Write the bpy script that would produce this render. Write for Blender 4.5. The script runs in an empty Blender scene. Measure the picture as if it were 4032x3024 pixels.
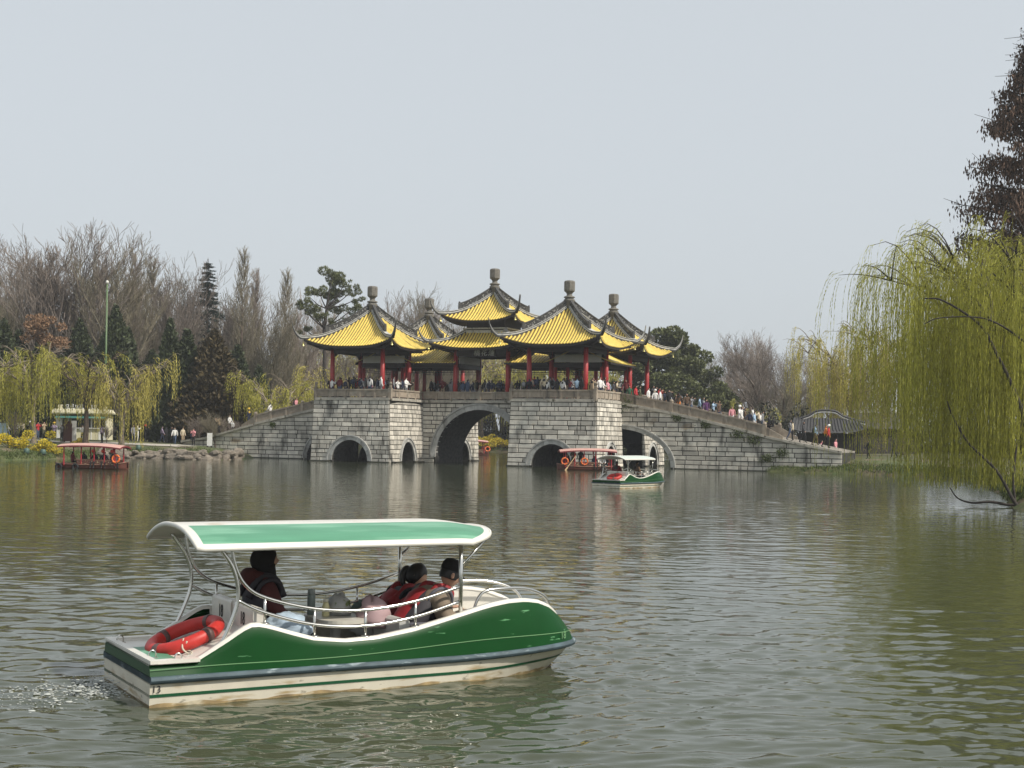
import bpy, bmesh, math, random
import numpy as np
from mathutils import Vector, Matrix, Euler

scn = bpy.context.scene
C = scn.collection
R = math.radians

# ------------------------------------------------------------------ camera
CAM_H = 2.4
FPX, PW, PH = 5550.0, 4032.0, 3024.0
ROLL = 0.018
HOR = 1715.0
cam = bpy.data.cameras.new('camera')
camo = bpy.data.objects.new('camera', cam)
C.objects.link(camo)
cam.sensor_fit = 'HORIZONTAL'
cam.sensor_width = 36.0
cam.lens = FPX / PW * 36.0
cam.shift_x = (HOR - PH / 2) * math.sin(ROLL) / PW
cam.shift_y = (HOR - PH / 2) * math.cos(ROLL) / PW
cam.clip_start = 0.1
cam.clip_end = 6000.0
camo.matrix_world = Matrix.Translation((0, 0, CAM_H)) @ Matrix.Rotation(R(90), 4, 'X') @ Matrix.Rotation(ROLL, 4, 'Z')
scn.camera = camo

# ------------------------------------------------------------------ light
SUN_AZ, SUN_EL = R(121), R(46)      # azimuth clockwise from +Y
world = bpy.data.worlds.new('World')
scn.world = world
world.use_nodes = True
wn = world.node_tree.nodes
wl = world.node_tree.links
bg = wn['Background']
sky = wn.new('ShaderNodeTexSky')
sky.sky_type = 'NISHITA'
sky.sun_disc = False
sky.sun_elevation = SUN_EL
sky.sun_rotation = SUN_AZ
sky.air_density = 1.0
sky.dust_density = 4.0
sky.ozone_density = 1.0
sky.altitude = 0
hsv = wn.new('ShaderNodeHueSaturation')
hsv.inputs['Saturation'].default_value = 0.45
mixw = wn.new('ShaderNodeMix')
mixw.data_type = 'RGBA'
mixw.inputs['Factor'].default_value = 0.70      # thin even overcast veil over the clear sky
mixw.inputs[7].default_value = (5.8, 6.25, 6.6, 1)
wl.new(sky.outputs['Color'], hsv.inputs['Color'])
wl.new(hsv.outputs['Color'], mixw.inputs[6])
wl.new(mixw.outputs[2], bg.inputs['Color'])
bg.inputs['Strength'].default_value = 0.105

sun = bpy.data.lights.new('sun', 'SUN')
sun.energy = 3.6
sun.angle = R(1.5)
sun.color = (1.0, 0.93, 0.82)
suno = bpy.data.objects.new('sun', sun)
C.objects.link(suno)
sdir = Vector((math.sin(SUN_AZ) * math.cos(SUN_EL), math.cos(SUN_AZ) * math.cos(SUN_EL), math.sin(SUN_EL)))
suno.rotation_euler = sdir.to_track_quat('Z', 'Y').to_euler()
suno.location = (60, -20, 80)

vs = scn.view_settings
vs.view_transform = 'Standard'
vs.look = 'None'
vs.exposure = 0.28
vs.gamma = 1.0
vs.use_curve_mapping = False
scn.render.engine = 'CYCLES'
scn.cycles.use_denoising = True
scn.cycles.max_bounces = 6
scn.cycles.diffuse_bounces = 3
scn.cycles.glossy_bounces = 3
scn.cycles.transmission_bounces = 3
scn.cycles.volume_bounces = 0
scn.cycles.transparent_max_bounces = 6
scn.cycles.caustics_reflective = False
scn.cycles.caustics_refractive = False

# ------------------------------------------------------------------ materials
MATS = {}


def mat(name, col, rough=0.6, metal=0.0, var=0.0, vscale=4.0, stretch=(1, 1, 1), bump=0.0, bscale=20.0,
        col2=None, thr=None, coords='Object', isl=0.0, objr=0.0, spec=None, transl=0.0, coat=0.0, layers=()):
    """Principled material. col2 mixes in by a noise (thr = lo, hi); isl / objr: brightness change per island / object.
    layers: more noise-masked colours (colour, scale, stretch, lo, hi)."""
    if name in MATS:
        return MATS[name]
    m = bpy.data.materials.new(name)
    m.use_nodes = True
    nt = m.node_tree
    N, L = nt.nodes, nt.links
    b = N['Principled BSDF']
    b.inputs['Roughness'].default_value = rough
    b.inputs['Metallic'].default_value = metal
    if spec is not None:
        b.inputs['Specular IOR Level'].default_value = spec
    if coat:
        b.inputs['Coat Weight'].default_value = coat
        b.inputs['Coat Roughness'].default_value = 0.12
    rgba = (*col, 1)
    b.inputs['Base Color'].default_value = rgba
    cur = None

    def vec(st):
        if coords == 'World':
            g = N.new('ShaderNodeNewGeometry')
            o = g.outputs['Position']
        else:
            g = N.new('ShaderNodeTexCoord')
            o = g.outputs['Object']
        mp = N.new('ShaderNodeMapping')
        mp.inputs['Scale'].default_value = st
        L.new(o, mp.inputs['Vector'])
        return mp.outputs['Vector']

    def noise(sc, st, det=4.0):
        t = N.new('ShaderNodeTexNoise')
        t.inputs['Scale'].default_value = sc
        t.inputs['Detail'].default_value = det
        L.new(vec(st), t.inputs['Vector'])
        return t.outputs['Fac']

    def ramp(o, lo, hi):
        r = N.new('ShaderNodeMapRange')
        r.inputs['From Min'].default_value = lo
        r.inputs['From Max'].default_value = hi
        L.new(o, r.inputs['Value'])
        return r.outputs['Result']

    def mix(a, bb, fac):
        x = N.new('ShaderNodeMix')
        x.data_type = 'RGBA'
        if isinstance(a, tuple):
            x.inputs[6].default_value = a
        else:
            L.new(a, x.inputs[6])
        x.inputs[7].default_value = bb
        L.new(fac, x.inputs['Factor'])
        return x.outputs[2]

    cur = rgba
    if col2 is not None:
        lo, hi = thr or (0.4, 0.6)
        cur = mix(cur, (*col2, 1), ramp(noise(vscale, stretch), lo, hi))
    for (lc, ls, lst, lo, hi) in layers:
        cur = mix(cur, (*lc, 1), ramp(noise(ls, lst), lo, hi))
    fac = None
    if var:
        fac = ramp(noise(vscale * 1.7, stretch, 5.0), 0.3, 0.7)
        mm = N.new('ShaderNodeMath')
        mm.operation = 'MULTIPLY_ADD'
        L.new(fac, mm.inputs[0])
        mm.inputs[1].default_value = 2 * var
        mm.inputs[2].default_value = 1 - var
        fac = mm.outputs[0]
    for k, amt in (('isl', isl), ('objr', objr)):
        if not amt:
            continue
        if k == 'isl':
            o = N.new('ShaderNodeNewGeometry').outputs['Random Per Island']
        else:
            o = N.new('ShaderNodeObjectInfo').outputs['Random']
        mm = N.new('ShaderNodeMath')
        mm.operation = 'MULTIPLY_ADD'
        L.new(o, mm.inputs[0])
        mm.inputs[1].default_value = 2 * amt
        mm.inputs[2].default_value = 1 - amt
        if fac is None:
            fac = mm.outputs[0]
        else:
            q = N.new('ShaderNodeMath')
            q.operation = 'MULTIPLY'
            L.new(fac, q.inputs[0])
            L.new(mm.outputs[0], q.inputs[1])
            fac = q.outputs[0]
    if fac is not None:
        v = N.new('ShaderNodeVectorMath')
        v.operation = 'SCALE'
        if isinstance(cur, tuple):
            v.inputs[0].default_value = cur[:3]
        else:
            L.new(cur, v.inputs[0])
        L.new(fac, v.inputs['Scale'])
        cur = v.outputs[0]
    if not isinstance(cur, tuple):
        L.new(cur, b.inputs['Base Color'])
    if bump:
        bp = N.new('ShaderNodeBump')
        bp.inputs['Strength'].default_value = bump
        bp.inputs['Distance'].default_value = 0.02
        L.new(noise(bscale, stretch), bp.inputs['Height'])
        L.new(bp.outputs['Normal'], b.inputs['Normal'])
    if transl:
        tr = N.new('ShaderNodeBsdfTranslucent')
        if isinstance(cur, tuple):
            tr.inputs['Color'].default_value = cur
        else:
            L.new(cur, tr.inputs['Color'])
        ms = N.new('ShaderNodeMixShader')
        ms.inputs[0].default_value = transl
        L.new(b.outputs[0], ms.inputs[1])
        L.new(tr.outputs[0], ms.inputs[2])
        L.new(ms.outputs[0], N['Material Output'].inputs['Surface'])
    MATS[name] = m
    return m


# ------------------------------------------------------------------ mesh helpers
class MB:
    def __init__(self):
        self.v, self.f, self.m = [], [], []

    def add(self, vs_, fs, mi=0):
        o = len(self.v)
        self.v.extend([tuple(p) for p in vs_])
        for f in fs:
            self.f.append(tuple(i + o for i in f))
            self.m.append(mi)

    def quad(self, a, b, c, d, mi=0):
        self.add([a, b, c, d], [(0, 1, 2, 3)], mi)

    def box(self, c, s, rz=0.0, mi=0, M=None):
        x, y, z = s[0] / 2, s[1] / 2, s[2] / 2
        P = [Vector((i * x, j * y, k * z)) for k in (-1, 1) for j in (-1, 1) for i in (-1, 1)]
        Mx = Matrix.Translation(c) @ (M if M is not None else Matrix.Rotation(rz, 4, 'Z'))
        self.add([Mx @ p for p in P], [(0, 2, 3, 1), (4, 5, 7, 6), (0, 1, 5, 4), (2, 6, 7, 3), (0, 4, 6, 2), (1, 3, 7, 5)], mi)

    def beam(self, a, b, w, hgt, mi=0):
        """rectangular bar from a to b, w across, hgt up"""
        a, b = Vector(a), Vector(b)
        d = (b - a).normalized()
        up = Vector((0, 0, 1))
        if abs(d.dot(up)) > 0.98:
            up = Vector((0, 1, 0))
        x = d.cross(up).normalized() * w / 2
        y = x.cross(d).normalized() * hgt / 2
        P = [a - x - y, a + x - y, a + x + y, a - x + y, b - x - y, b + x - y, b + x + y, b - x + y]
        self.add(P, [(0, 1, 2, 3), (7, 6, 5, 4), (0, 4, 5, 1), (1, 5, 6, 2), (2, 6, 7, 3), (3, 7, 4, 0)], mi)

    def tube(self, pts, rad, n=8, mi=0, cap=True):
        pts = [Vector(p) for p in pts]
        if not hasattr(rad, '__len__'):
            rad = [rad] * len(pts)
        rings = []
        ref = None
        for i, p in enumerate(pts):
            d = (pts[min(i + 1, len(pts) - 1)] - pts[max(i - 1, 0)])
            if d.length < 1e-9:
                d = Vector((0, 0, 1))
            d.normalize()
            if ref is None:
                ref = Vector((0, 0, 1)) if abs(d.z) < 0.9 else Vector((1, 0, 0))
            x = d.cross(ref)
            if x.length < 1e-6:
                x = d.cross(Vector((0.3, 0.9, 0.1)))
            x.normalize()
            y = x.cross(d).normalized()
            ref = y
            rings.append([p + x * (rad[i] * math.cos(2 * math.pi * k / n)) + y * (rad[i] * math.sin(2 * math.pi * k / n)) for k in range(n)])
        self.rings(rings, mi, cap)

    def rings(self, rings, mi=0, cap=True, closed=False):
        n = len(rings[0])
        vs_ = [p for r in rings for p in r]
        fs = []
        k = len(rings)
        for i in range(k if closed else k - 1):
            a, b = i * n, ((i + 1) % k) * n
            for j in range(n):
                fs.append((a + j, a + (j + 1) % n, b + (j + 1) % n, b + j))
        if cap and not closed:
            fs.append(tuple(range(n - 1, -1, -1)))
            fs.append(tuple((k - 1) * n + j for j in range(n)))
        self.add(vs_, fs, mi)

    def lathe(self, prof, n=12, c=(0, 0, 0), mi=0, square=False, rz=0.0):
        rings = []
        for (r_, z) in prof:
            ring = []
            for k in range(n):
                a = 2 * math.pi * (k + 0.5) / n + rz
                q = r_ / max(abs(math.cos(a - rz)), abs(math.sin(a - rz))) if square else r_
                ring.append((c[0] + q * math.cos(a), c[1] + q * math.sin(a), c[2] + z))
            rings.append(ring)
        self.rings(rings, mi)

    def grid(self, P, mi=0, flip=False):
        """P: rows of points"""
        n = len(P[0])
        vs_ = [p for r_ in P for p in r_]
        fs = []
        for i in range(len(P) - 1):
            for j in range(n - 1):
                q = (i * n + j, i * n + j + 1, (i + 1) * n + j + 1, (i + 1) * n + j)
                fs.append(q[::-1] if flip else q)
        self.add(vs_, fs, mi)

    def ellip(self, c, r_, nu=10, nv=7, mi=0, M=None):
        rings = []
        for i in range(1, nv):
            th = math.pi * i / nv
            ring = []
            for k in range(nu):
                a = 2 * math.pi * k / nu
                p = Vector((r_[0] * math.sin(th) * math.cos(a), r_[1] * math.sin(th) * math.sin(a), -r_[2] * math.cos(th)))
                if M is not None:
                    p = M @ p
                ring.append(Vector(c) + p)
            rings.append(ring)
        self.rings(rings, mi)

    def torus(self, c, R_, r_, n=32, k=10, M=None, mi=0, a0=0, a1=2 * math.pi):
        full = abs(a1 - a0 - 2 * math.pi) < 1e-6
        rings = []
        for i in range(n if full else n + 1):
            a = a0 + (a1 - a0) * i / n
            ring = []
            for j in range(k):
                b = 2 * math.pi * j / k
                p = Vector(((R_ + r_ * math.cos(b)) * math.cos(a), (R_ + r_ * math.cos(b)) * math.sin(a), r_ * math.sin(b)))
                if M is not None:
                    p = M @ p
                ring.append(Vector(c) + p)
            rings.append(ring)
        self.rings(rings, mi, cap=not full, closed=full)

    def mesh(self, name, mats, smooth=False):
        me = bpy.data.meshes.new(name)
        me.from_pydata(self.v, [], self.f)
        for x in (mats if isinstance(mats, (list, tuple)) else [mats]):
            me.materials.append(x)
        if any(self.m):
            me.polygons.foreach_set('material_index', self.m)
        if smooth:
            me.polygons.foreach_set('use_smooth', [True] * len(me.polygons))
        me.update()
        return me

    def build(self, name, mats, parent=None, smooth=False, **props):
        return link(name, self.mesh(name, mats, smooth), parent, **props)


def link(name, me, parent=None, **props):
    o = bpy.data.objects.new(name, me)
    C.objects.link(o)
    if parent is not None:
        o.parent = parent
    for k, v in props.items():
        o[k] = v
    return o


def np_mesh(name, verts, faces, mats, fm=None, smooth=False):
    """fast mesh from numpy arrays; faces: (n, 3) or (n, 4)"""
    me = bpy.data.meshes.new(name)
    nv, (nf, k) = len(verts), faces.shape
    me.vertices.add(nv)
    me.vertices.foreach_set('co', np.ascontiguousarray(verts, dtype=np.float32).ravel())
    me.loops.add(nf * k)
    me.loops.foreach_set('vertex_index', np.ascontiguousarray(faces, dtype=np.int32).ravel())
    me.polygons.add(nf)
    me.polygons.foreach_set('loop_start', np.arange(0, nf * k, k, dtype=np.int32))
    for x in (mats if isinstance(mats, (list, tuple)) else [mats]):
        me.materials.append(x)
    if fm is not None:
        me.polygons.foreach_set('material_index', np.ascontiguousarray(fm, dtype=np.int32))
    if smooth:
        me.polygons.foreach_set('use_smooth', np.ones(nf, dtype=bool))
    me.update(calc_edges=True)
    me.validate()
    return me


def thing(name, label, cat, loc=(0, 0, 0), rz=0.0, group=None, M=None):
    o = bpy.data.objects.new(name, None)
    C.objects.link(o)
    o.empty_display_size = 0.2
    if M is not None:
        o.matrix_world = M
    else:
        o.location = loc
        o.rotation_euler = (0, 0, rz)
    tag(o, label, cat, group)
    return o


def tag(o, label, cat, group=None):
    o['label'] = label
    o['category'] = cat
    if group:
        o['group'] = group
    return o


def copy_tree(o, parent=None):
    c = o.copy()
    C.objects.link(c)
    c.parent = parent
    for ch in list(o.children):
        copy_tree(ch, c)
    return c


def view_ray(px, py):
    a, b = px - PW / 2, py - PH / 2
    cr, sr = math.cos(ROLL), math.sin(ROLL)
    return (a * cr + b * sr) / FPX, (-a * sr + b * cr - (HOR - PH / 2)) / FPX


def at(px, py, Y):
    """world point that lies Y metres ahead and shows at that photograph pixel (used to survey positions)"""
    u, v = view_ray(px, py)
    return Vector((u * Y, Y, CAM_H - v * Y))


def lerp(a, b, t):
    return a + (b - a) * t


def smooth01(x):
    x = max(0.0, min(1.0, x))
    return x * x * (3 - 2 * x)


def interp(tab, x):
    if x <= tab[0][0]:
        return tab[0][1]
    for (x0, y0), (x1, y1) in zip(tab, tab[1:]):
        if x <= x1:
            return y0 + (y1 - y0) * (x - x0) / (x1 - x0)
    return tab[-1][1]


def spline(pts, n=8):
    """Catmull-Rom through points"""
    P = [Vector(p) for p in pts]
    P = [P[0] * 2 - P[1]] + P + [P[-1] * 2 - P[-2]]
    out = []
    for i in range(1, len(P) - 2):
        for k in range(n):
            t = k / n
            a, b, c, d = P[i - 1], P[i], P[i + 1], P[i + 2]
            out.append(0.5 * ((2 * b) + (c - a) * t + (2 * a - 5 * b + 4 * c - d) * t * t + (3 * b - a - 3 * c + d) * t ** 3))
    out.append(P[-2])
    return out
# ------------------------------------------------------------------ ground, banks, water
LAKE = [(-140, -40), (-140, 70), (-60, 84), (-44, 92), (-37, 97), (-34.5, 106), (-33, 114.5), (-28.7, 116), (-26, 113.5), (-23.5, 114.3), (-22.6, 118),
        (-22.8, 125.5), (-23.5, 131), (-26, 140), (-30, 150), (-34, 175), (-30, 196), (-10, 203), (6, 203), (20, 200), (25, 188), (26, 170), (25, 150), (23.5, 132),
        (22.8, 122), (21.5, 113.5), (19.6, 107.6), (22.8, 105.3), (26.5, 103.4), (30, 100), (29.8, 94), (26, 76), (22, 62), (19.2, 54), (18.6, 50.5), (20.5, 46), (28, 37), (45, 20), (60, -40)]


def lake_sd(X, Y):
    """signed distance to the lake outline, negative over water (numpy)"""
    P = np.array(LAKE, float)
    Q = np.roll(P, -1, axis=0)
    d = np.full(X.shape, 1e9)
    inside = np.zeros(X.shape, bool)
    for (x0, y0), (x1, y1) in zip(P, Q):
        ex, ey = x1 - x0, y1 - y0
        t = np.clip(((X - x0) * ex + (Y - y0) * ey) / (ex * ex + ey * ey), 0, 1)
        d = np.minimum(d, np.hypot(X - x0 - t * ex, Y - y0 - t * ey))
        c = ((y0 <= Y) & (y1 > Y)) | ((y1 <= Y) & (y0 > Y))
        xi = x0 + (Y - y0) / (ey if abs(ey) > 1e-9 else 1e-9) * ex
        inside ^= c & (X < xi)
    return np.where(inside, -d, d)


def ground_z(X, Y):
    sd = lake_sd(X, Y)
    wob = 0.5 * np.sin(X * 0.9 + 1.3 * np.sin(Y * 0.5)) * np.sin(Y * 0.8 + 0.7) + 0.3 * np.sin(X * 2.3) * np.sin(Y * 2.1)
    sd = sd + 0.35 * wob
    z = np.where(sd < 0, np.maximum(-1.4, sd * 0.8 - 0.05), 0.0)
    up = np.interp(sd, [0, 0.35, 1.5, 5, 12, 25, 60, 400], [0.0, 0.28, 0.5, 0.95, 1.25, 1.4, 1.5, 1.6])
    z = np.where(sd >= 0, up + 0.05 * wob * np.clip(sd, 0, 1), z)
    return z


def gz(x, y):
    return float(ground_z(np.array([[float(x)]]), np.array([[float(y)]]))[0, 0])


def axis(segs):
    out = []
    for a, b, st in segs:
        out.extend(np.arange(a, b, st))
    out.append(segs[-1][1])
    return np.array(out)


gx = axis([(-3000, -400, 400), (-400, -100, 40), (-100, -48, 4), (-48, 44, 0.7), (44, 100, 4), (100, 400, 40), (400, 3000, 400)])
gy = axis([(-600, -60, 60), (-60, 36, 6), (36, 128, 0.7), (128, 215, 2.5), (215, 420, 20), (420, 4200, 420)])
GX, GY = np.meshgrid(gx, gy)
GZ = ground_z(GX, GY)
V = np.stack([GX, GY, GZ], -1).reshape(-1, 3)
nx_, ny_ = len(gx), len(gy)
ii, jj = np.meshgrid(np.arange(nx_ - 1), np.arange(ny_ - 1))
a_ = (jj * nx_ + ii).ravel()
Fq = np.stack([a_, a_ + 1, a_ + nx_ + 1, a_ + nx_], -1)
m_ground = mat('bank_soil_and_turf', (0.075, 0.085, 0.028), 0.95, var=0.3, vscale=0.5, coords='World',
               layers=(((0.13, 0.10, 0.062), 0.35, (1, 1, 1), 0.47, 0.6), ((0.05, 0.075, 0.018), 1.6, (1, 1, 1), 0.52, 0.62)), bump=0.6, bscale=9)
ground = link('ground', np_mesh('ground', V, Fq, m_ground, smooth=True))
ground['kind'] = 'structure'
ground['label'] = 'turfed earth bank round the lake'

# water: one rippled sheet, finer towards the near shore where single ripples can be seen
rng = np.random.default_rng(7)
WAVES = []
for k in range(70):
    lam = 0.16 * (1.062 ** k)                       # 0.16 .. 10 m
    th = rng.normal(0.15, 0.6)
    amp = 0.0056 * lam ** 0.75 / (1 + (lam / 0.58) ** 2.2)
    WAVES.append((lam, th, amp, rng.uniform(0, 6.28)))


def water_z(X, Y, sp):
    Z = np.zeros_like(X)
    wx = X + 0.35 * np.sin(Y * 0.37 + 0.5 * X) + 0.2 * np.sin(0.9 * X - 0.5 * Y)
    wy = Y + 0.35 * np.sin(X * 0.41 - 0.3 * Y) + 0.2 * np.sin(0.8 * Y + 0.6 * X)
    gust = 0.75 + 0.35 * np.sin(X * 0.11 + 0.07 * Y) * np.sin(Y * 0.09 - 0.05 * X + 1.0)
    for lam, th, amp, p in WAVES:
        kk = 2 * math.pi / lam
        fade = np.clip((lam / sp - 2.2) / 2.0, 0, 1)
        Z += amp * fade * np.sin(kk * (wx * math.sin(th) + wy * math.cos(th)) + p)
    return Z * gust


ys = [5.0]
while ys[-1] < 225:
    ys.append(ys[-1] * 1.0043)
ys = np.array(ys)
ta = np.linspace(-0.47, 0.47, 340)
YY, TT = np.meshgrid(ys, ta, indexing='ij')
XX = YY * TT
sp = np.maximum(YY * 0.0043, YY * 0.94 / 340)
ZZ = water_z(XX, YY, sp)
V = np.stack([XX, YY, ZZ], -1).reshape(-1, 3)
n1, n2 = len(ys), len(ta)
ii, jj = np.meshgrid(np.arange(n2 - 1), np.arange(n1 - 1))
a_ = (jj * n2 + ii).ravel()
Fw = np.stack([a_, a_ + 1, a_ + n2 + 1, a_ + n2], -1)
# flat outer skirt so that the sheet also covers the lake outside the view
o_ = len(V)
ext = np.array([[-150, -45, 0], [150, -45, 0], [150, 5, 0], [-150, 5, 0], [-150, 230, 0], [150, 230, 0],
                [-5 * .47, 5, 0], [5 * .47, 5, 0], [-ys[-1] * .47, ys[-1], 0], [ys[-1] * .47, ys[-1], 0]], float)
V = np.vstack([V, ext])
Fw = np.vstack([Fw, np.array([[0, 1, 2, 3], [3, 6, 8, 4], [7, 2, 5, 9]]) + o_])
m_water = bpy.data.materials.new('lake_water')
m_water.use_nodes = True
N_, L_ = m_water.node_tree.nodes, m_water.node_tree.links
b_ = N_['Principled BSDF']
b_.inputs['Base Color'].default_value = (0.050, 0.058, 0.033, 1)
b_.inputs['Roughness'].default_value = 0.035
b_.inputs['IOR'].default_value = 1.333
g_ = N_.new('ShaderNodeNewGeometry')
mp_ = N_.new('ShaderNodeMapping')
mp_.inputs['Scale'].default_value = (0.55, 1.0, 1.0)
L_.new(g_.outputs['Position'], mp_.inputs['Vector'])
t1 = N_.new('ShaderNodeTexNoise')
t1.inputs['Scale'].default_value = 2.6
t1.inputs['Detail'].default_value = 3.0
t1.inputs['Distortion'].default_value = 0.6
L_.new(mp_.outputs['Vector'], t1.inputs['Vector'])
bp_ = N_.new('ShaderNodeBump')
bp_.inputs['Strength'].default_value = 0.5
bp_.inputs['Distance'].default_value = 0.03
L_.new(t1.outputs['Fac'], bp_.inputs['Height'])
L_.new(bp_.outputs['Normal'], b_.inputs['Normal'])
water = link('water', np_mesh('water', V, Fw, m_water, smooth=True))
water['kind'] = 'structure'
water['label'] = 'rippled grey green lake water'
# ------------------------------------------------------------------ stone bridge
BPH = 0.4051
BC = (-1.62, 120.12)
BM = Matrix.Translation((BC[0], BC[1], 0)) @ Matrix.Rotation(-BPH, 4, 'Z')
DECK = 5.33
rb = random.Random(11)
m_stone = mat('weathered_limestone_blocks', (0.61, 0.575, 0.505), 0.85, var=0.20, vscale=1.1, coords='World', objr=0.27, isl=0.27, bump=0.5, bscale=14,
              layers=(((0.12, 0.115, 0.10), 0.75, (1.6, 1.6, 0.42), 0.55, 0.70), ((0.70, 0.66, 0.57), 1.3, (1, 1, 0.7), 0.56, 0.72),
                      ((0.055, 0.05, 0.042), 3.0, (1.6, 1.6, 0.16), 0.64, 0.76), ((0.40, 0.30, 0.19), 0.5, (1, 1, 1.5), 0.66, 0.78)))
m_joint = mat('dark_mossy_mortar', (0.034, 0.034, 0.027), 0.95, var=0.3, vscale=2.0, coords='World')
m_ring = mat('grey_arch_stone', (0.40, 0.40, 0.38), 0.8, var=0.2, vscale=1.4, coords='World', objr=0.2, bump=0.4, bscale=12,
             layers=(((0.10, 0.095, 0.085), 1.2, (1, 1, 0.5), 0.56, 0.72),))
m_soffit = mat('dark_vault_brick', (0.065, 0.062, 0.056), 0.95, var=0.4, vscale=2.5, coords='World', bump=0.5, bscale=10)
m_plinth = mat('wet_algae_stone', (0.05, 0.05, 0.035), 0.6, var=0.4, vscale=3, coords='World')
m_rail = mat('brown_grey_parapet_stone', (0.30, 0.25, 0.195), 0.85, var=0.22, vscale=1.6, coords='World', objr=0.14, bump=0.4, bscale=16,
             layers=(((0.10, 0.085, 0.07), 1.3, (2, 2, 0.4), 0.58, 0.72), ((0.30, 0.27, 0.22), 1.1, (1, 1, 1), 0.56, 0.7)))
m_cope = mat('pale_ledge_stone', (0.40, 0.375, 0.32), 0.85, var=0.2, vscale=2.0, coords='World', objr=0.12,
             layers=(((0.09, 0.085, 0.06), 1.5, (1.5, 1.5, 1), 0.58, 0.68),))
m_deck = mat('worn_deck_paving', (0.26, 0.24, 0.21), 0.9, var=0.2, vscale=1.5, coords='World')

bridge = thing('stone_bridge', 'grey granite block bridge of stout piers and round arches carrying five pavilions', 'bridge', M=BM)

STONES = []     # (screen area, 8 local points)
CORE = MB()
RINGS = []


class Arch:
    def __init__(s, uc, hw, z0, rise, ring, n, lo=-1.0, hi=1.0):
        s.uc, s.hw, s.z0, s.rise, s.ring, s.n, s.lo, s.hi = uc, hw, z0, rise, ring, n, lo, hi

    def inner(s, u):
        x = (u - s.uc) / s.hw
        if abs(x) >= 1:
            return None
        return s.z0 + s.rise * math.sqrt(1 - x * x)

    def outer_hw(s, z):
        """half width at height z that the wall stones keep clear (they run in under the proud ring)"""
        H, W = s.rise, s.hw
        if z <= s.z0:
            return W + 0.14
        x = (z - s.z0) / H
        return 0.0 if x >= 1 else W * math.sqrt(1 - x * x) + 0.14

    def top(s):
        return s.z0 + s.rise


def scr(p):
    q = BM @ Vector(p)
    return (PW / 2 + FPX * q.x / q.y, HOR + FPX * (CAM_H - q.z) / q.y)


def facade(P, u0, u1, ztop, arches=(), course=0.365, lens=(0.55, 1.7), zbot=-0.02, stones=True, name='wall'):
    """P(u, z, d) -> local point, d proud of the wall plane. ztop(u): upper edge."""
    # core wall in narrow strips
    cuts = set(np.arange(u0, u1, 0.3)) | {u1}
    for A in arches:
        cuts |= {A.uc + A.hw * A_ for A_ in np.sin(np.linspace(-math.pi / 2, math.pi / 2, 25)) if u0 <= A.uc + A.hw * A_ <= u1}
    cuts = sorted(cuts)
    for a, b in zip(cuts, cuts[1:]):
        if b - a < 1e-6:
            continue
        za = zb = -0.6
        for A in arches:
            mid = A.inner((a + b) / 2)
            if mid is not None:
                za = A.inner(a) or A.z0
                zb = A.inner(b) or A.z0
        CORE.quad(P(a, za, 0), P(b, zb, 0), P(b, ztop(b), 0), P(a, ztop(a), 0))
    if not stones:
        return

    def span(z, row0):
        """free intervals at height z for a row whose lower edge is row0"""
        a, b = u0, u1
        # clip by the upper edge (monotone ramps)
        if ztop(a) < z or ztop(b) < z:
            lo, hi = a, b
            if ztop(a) < z and ztop(b) < z:
                return []
            for _ in range(40):
                mid = (lo + hi) / 2
                if (ztop(mid) >= z) == (ztop(a) >= z):
                    lo = mid
                else:
                    hi = mid
            if ztop(a) >= z:
                b = lo
            else:
                a = hi
        iv = [(a, b)]
        for A in arches:
            if A.top() <= row0 + 0.02:
                continue
            w = A.outer_hw(z)
            if w == 0.0:          # row that passes over the crown: the ring itself closes the gap
                w = 0.88 * A.outer_hw(row0)
            out = []
            for p, q in iv:
                if A.uc - A.hw - A.ring > p and A.uc < q or A.lo < 0:
                    pass
                if A.lo < 0:
                    out.append((p, min(q, A.uc - w)))
                if A.hi > 0:
                    out.append((max(p, A.uc + w), q))
            iv = out
        return iv

    z = zbot
    while True:
        h = course * rb.uniform(0.93, 1.07)
        s0, s1 = span(z, z), span(z + h - 0.001, z)
        if not s0:
            break
        if len(s1) < len(s0):
            s1 = [(x, x) for x in [(a + b) / 2 for a, b in s0]] if not s1 else s0
        for (a0, b0), (a1, b1) in zip(s0, s1):
            if b0 - a0 < 0.12 or b1 - a1 < -0.4:
                continue
            b1 = max(b1, a1 + 0.02)
            L0, R0 = max(a0, a1), min(b0, b1)
            js = []
            u = L0
            while True:
                u += rb.uniform(*lens)
                if u > R0 - 0.28:
                    break
                js.append(u)
            e0 = [a0] + js + [b0]
            e1 = [a1] + js + [b1]
            for k in range(len(e0) - 1):
                g = 0.022
                q = [(e0[k] + g, z + g), (e0[k + 1] - g, z + g), (max(e1[k + 1] - g, e1[k] + g + 0.01), z + h - g), (e1[k] + g, z + h - g)]
                if max(q[1][0] - q[0][0], q[2][0] - q[3][0]) < 0.1:
                    continue
                zt = [min(ztop(x) - 0.01, zz) for x, zz in q]
                q = [(x, min(zz, t_)) for (x, zz), t_ in zip(q, zt)]
                cu, cz = sum(x for x, _ in q) / 4, sum(y for _, y in q) / 4
                dp = 0.035 + rb.uniform(-0.012, 0.022)
                fr = []
                for x, y in q:
                    dx, dy = x - cu, y - cz
                    sx = max(0.0, 1 - 0.022 / max(abs(dx), 0.022))
                    sy = max(0.0, 1 - 0.02 / max(abs(dy), 0.02))
                    fr.append(P(cu + dx * sx, cz + dy * sy, dp))
                bk = [P(x, y, -0.01) for x, y in q]
                sc = [scr(p) for p in fr]
                ar = sum(sc[i][0] * sc[(i + 1) % 4][1] - sc[(i + 1) % 4][0] * sc[i][1] for i in range(4)) / 2
                STONES.append((abs(ar), bk + fr))
        z += h
        if z > 7:
            break


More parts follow.
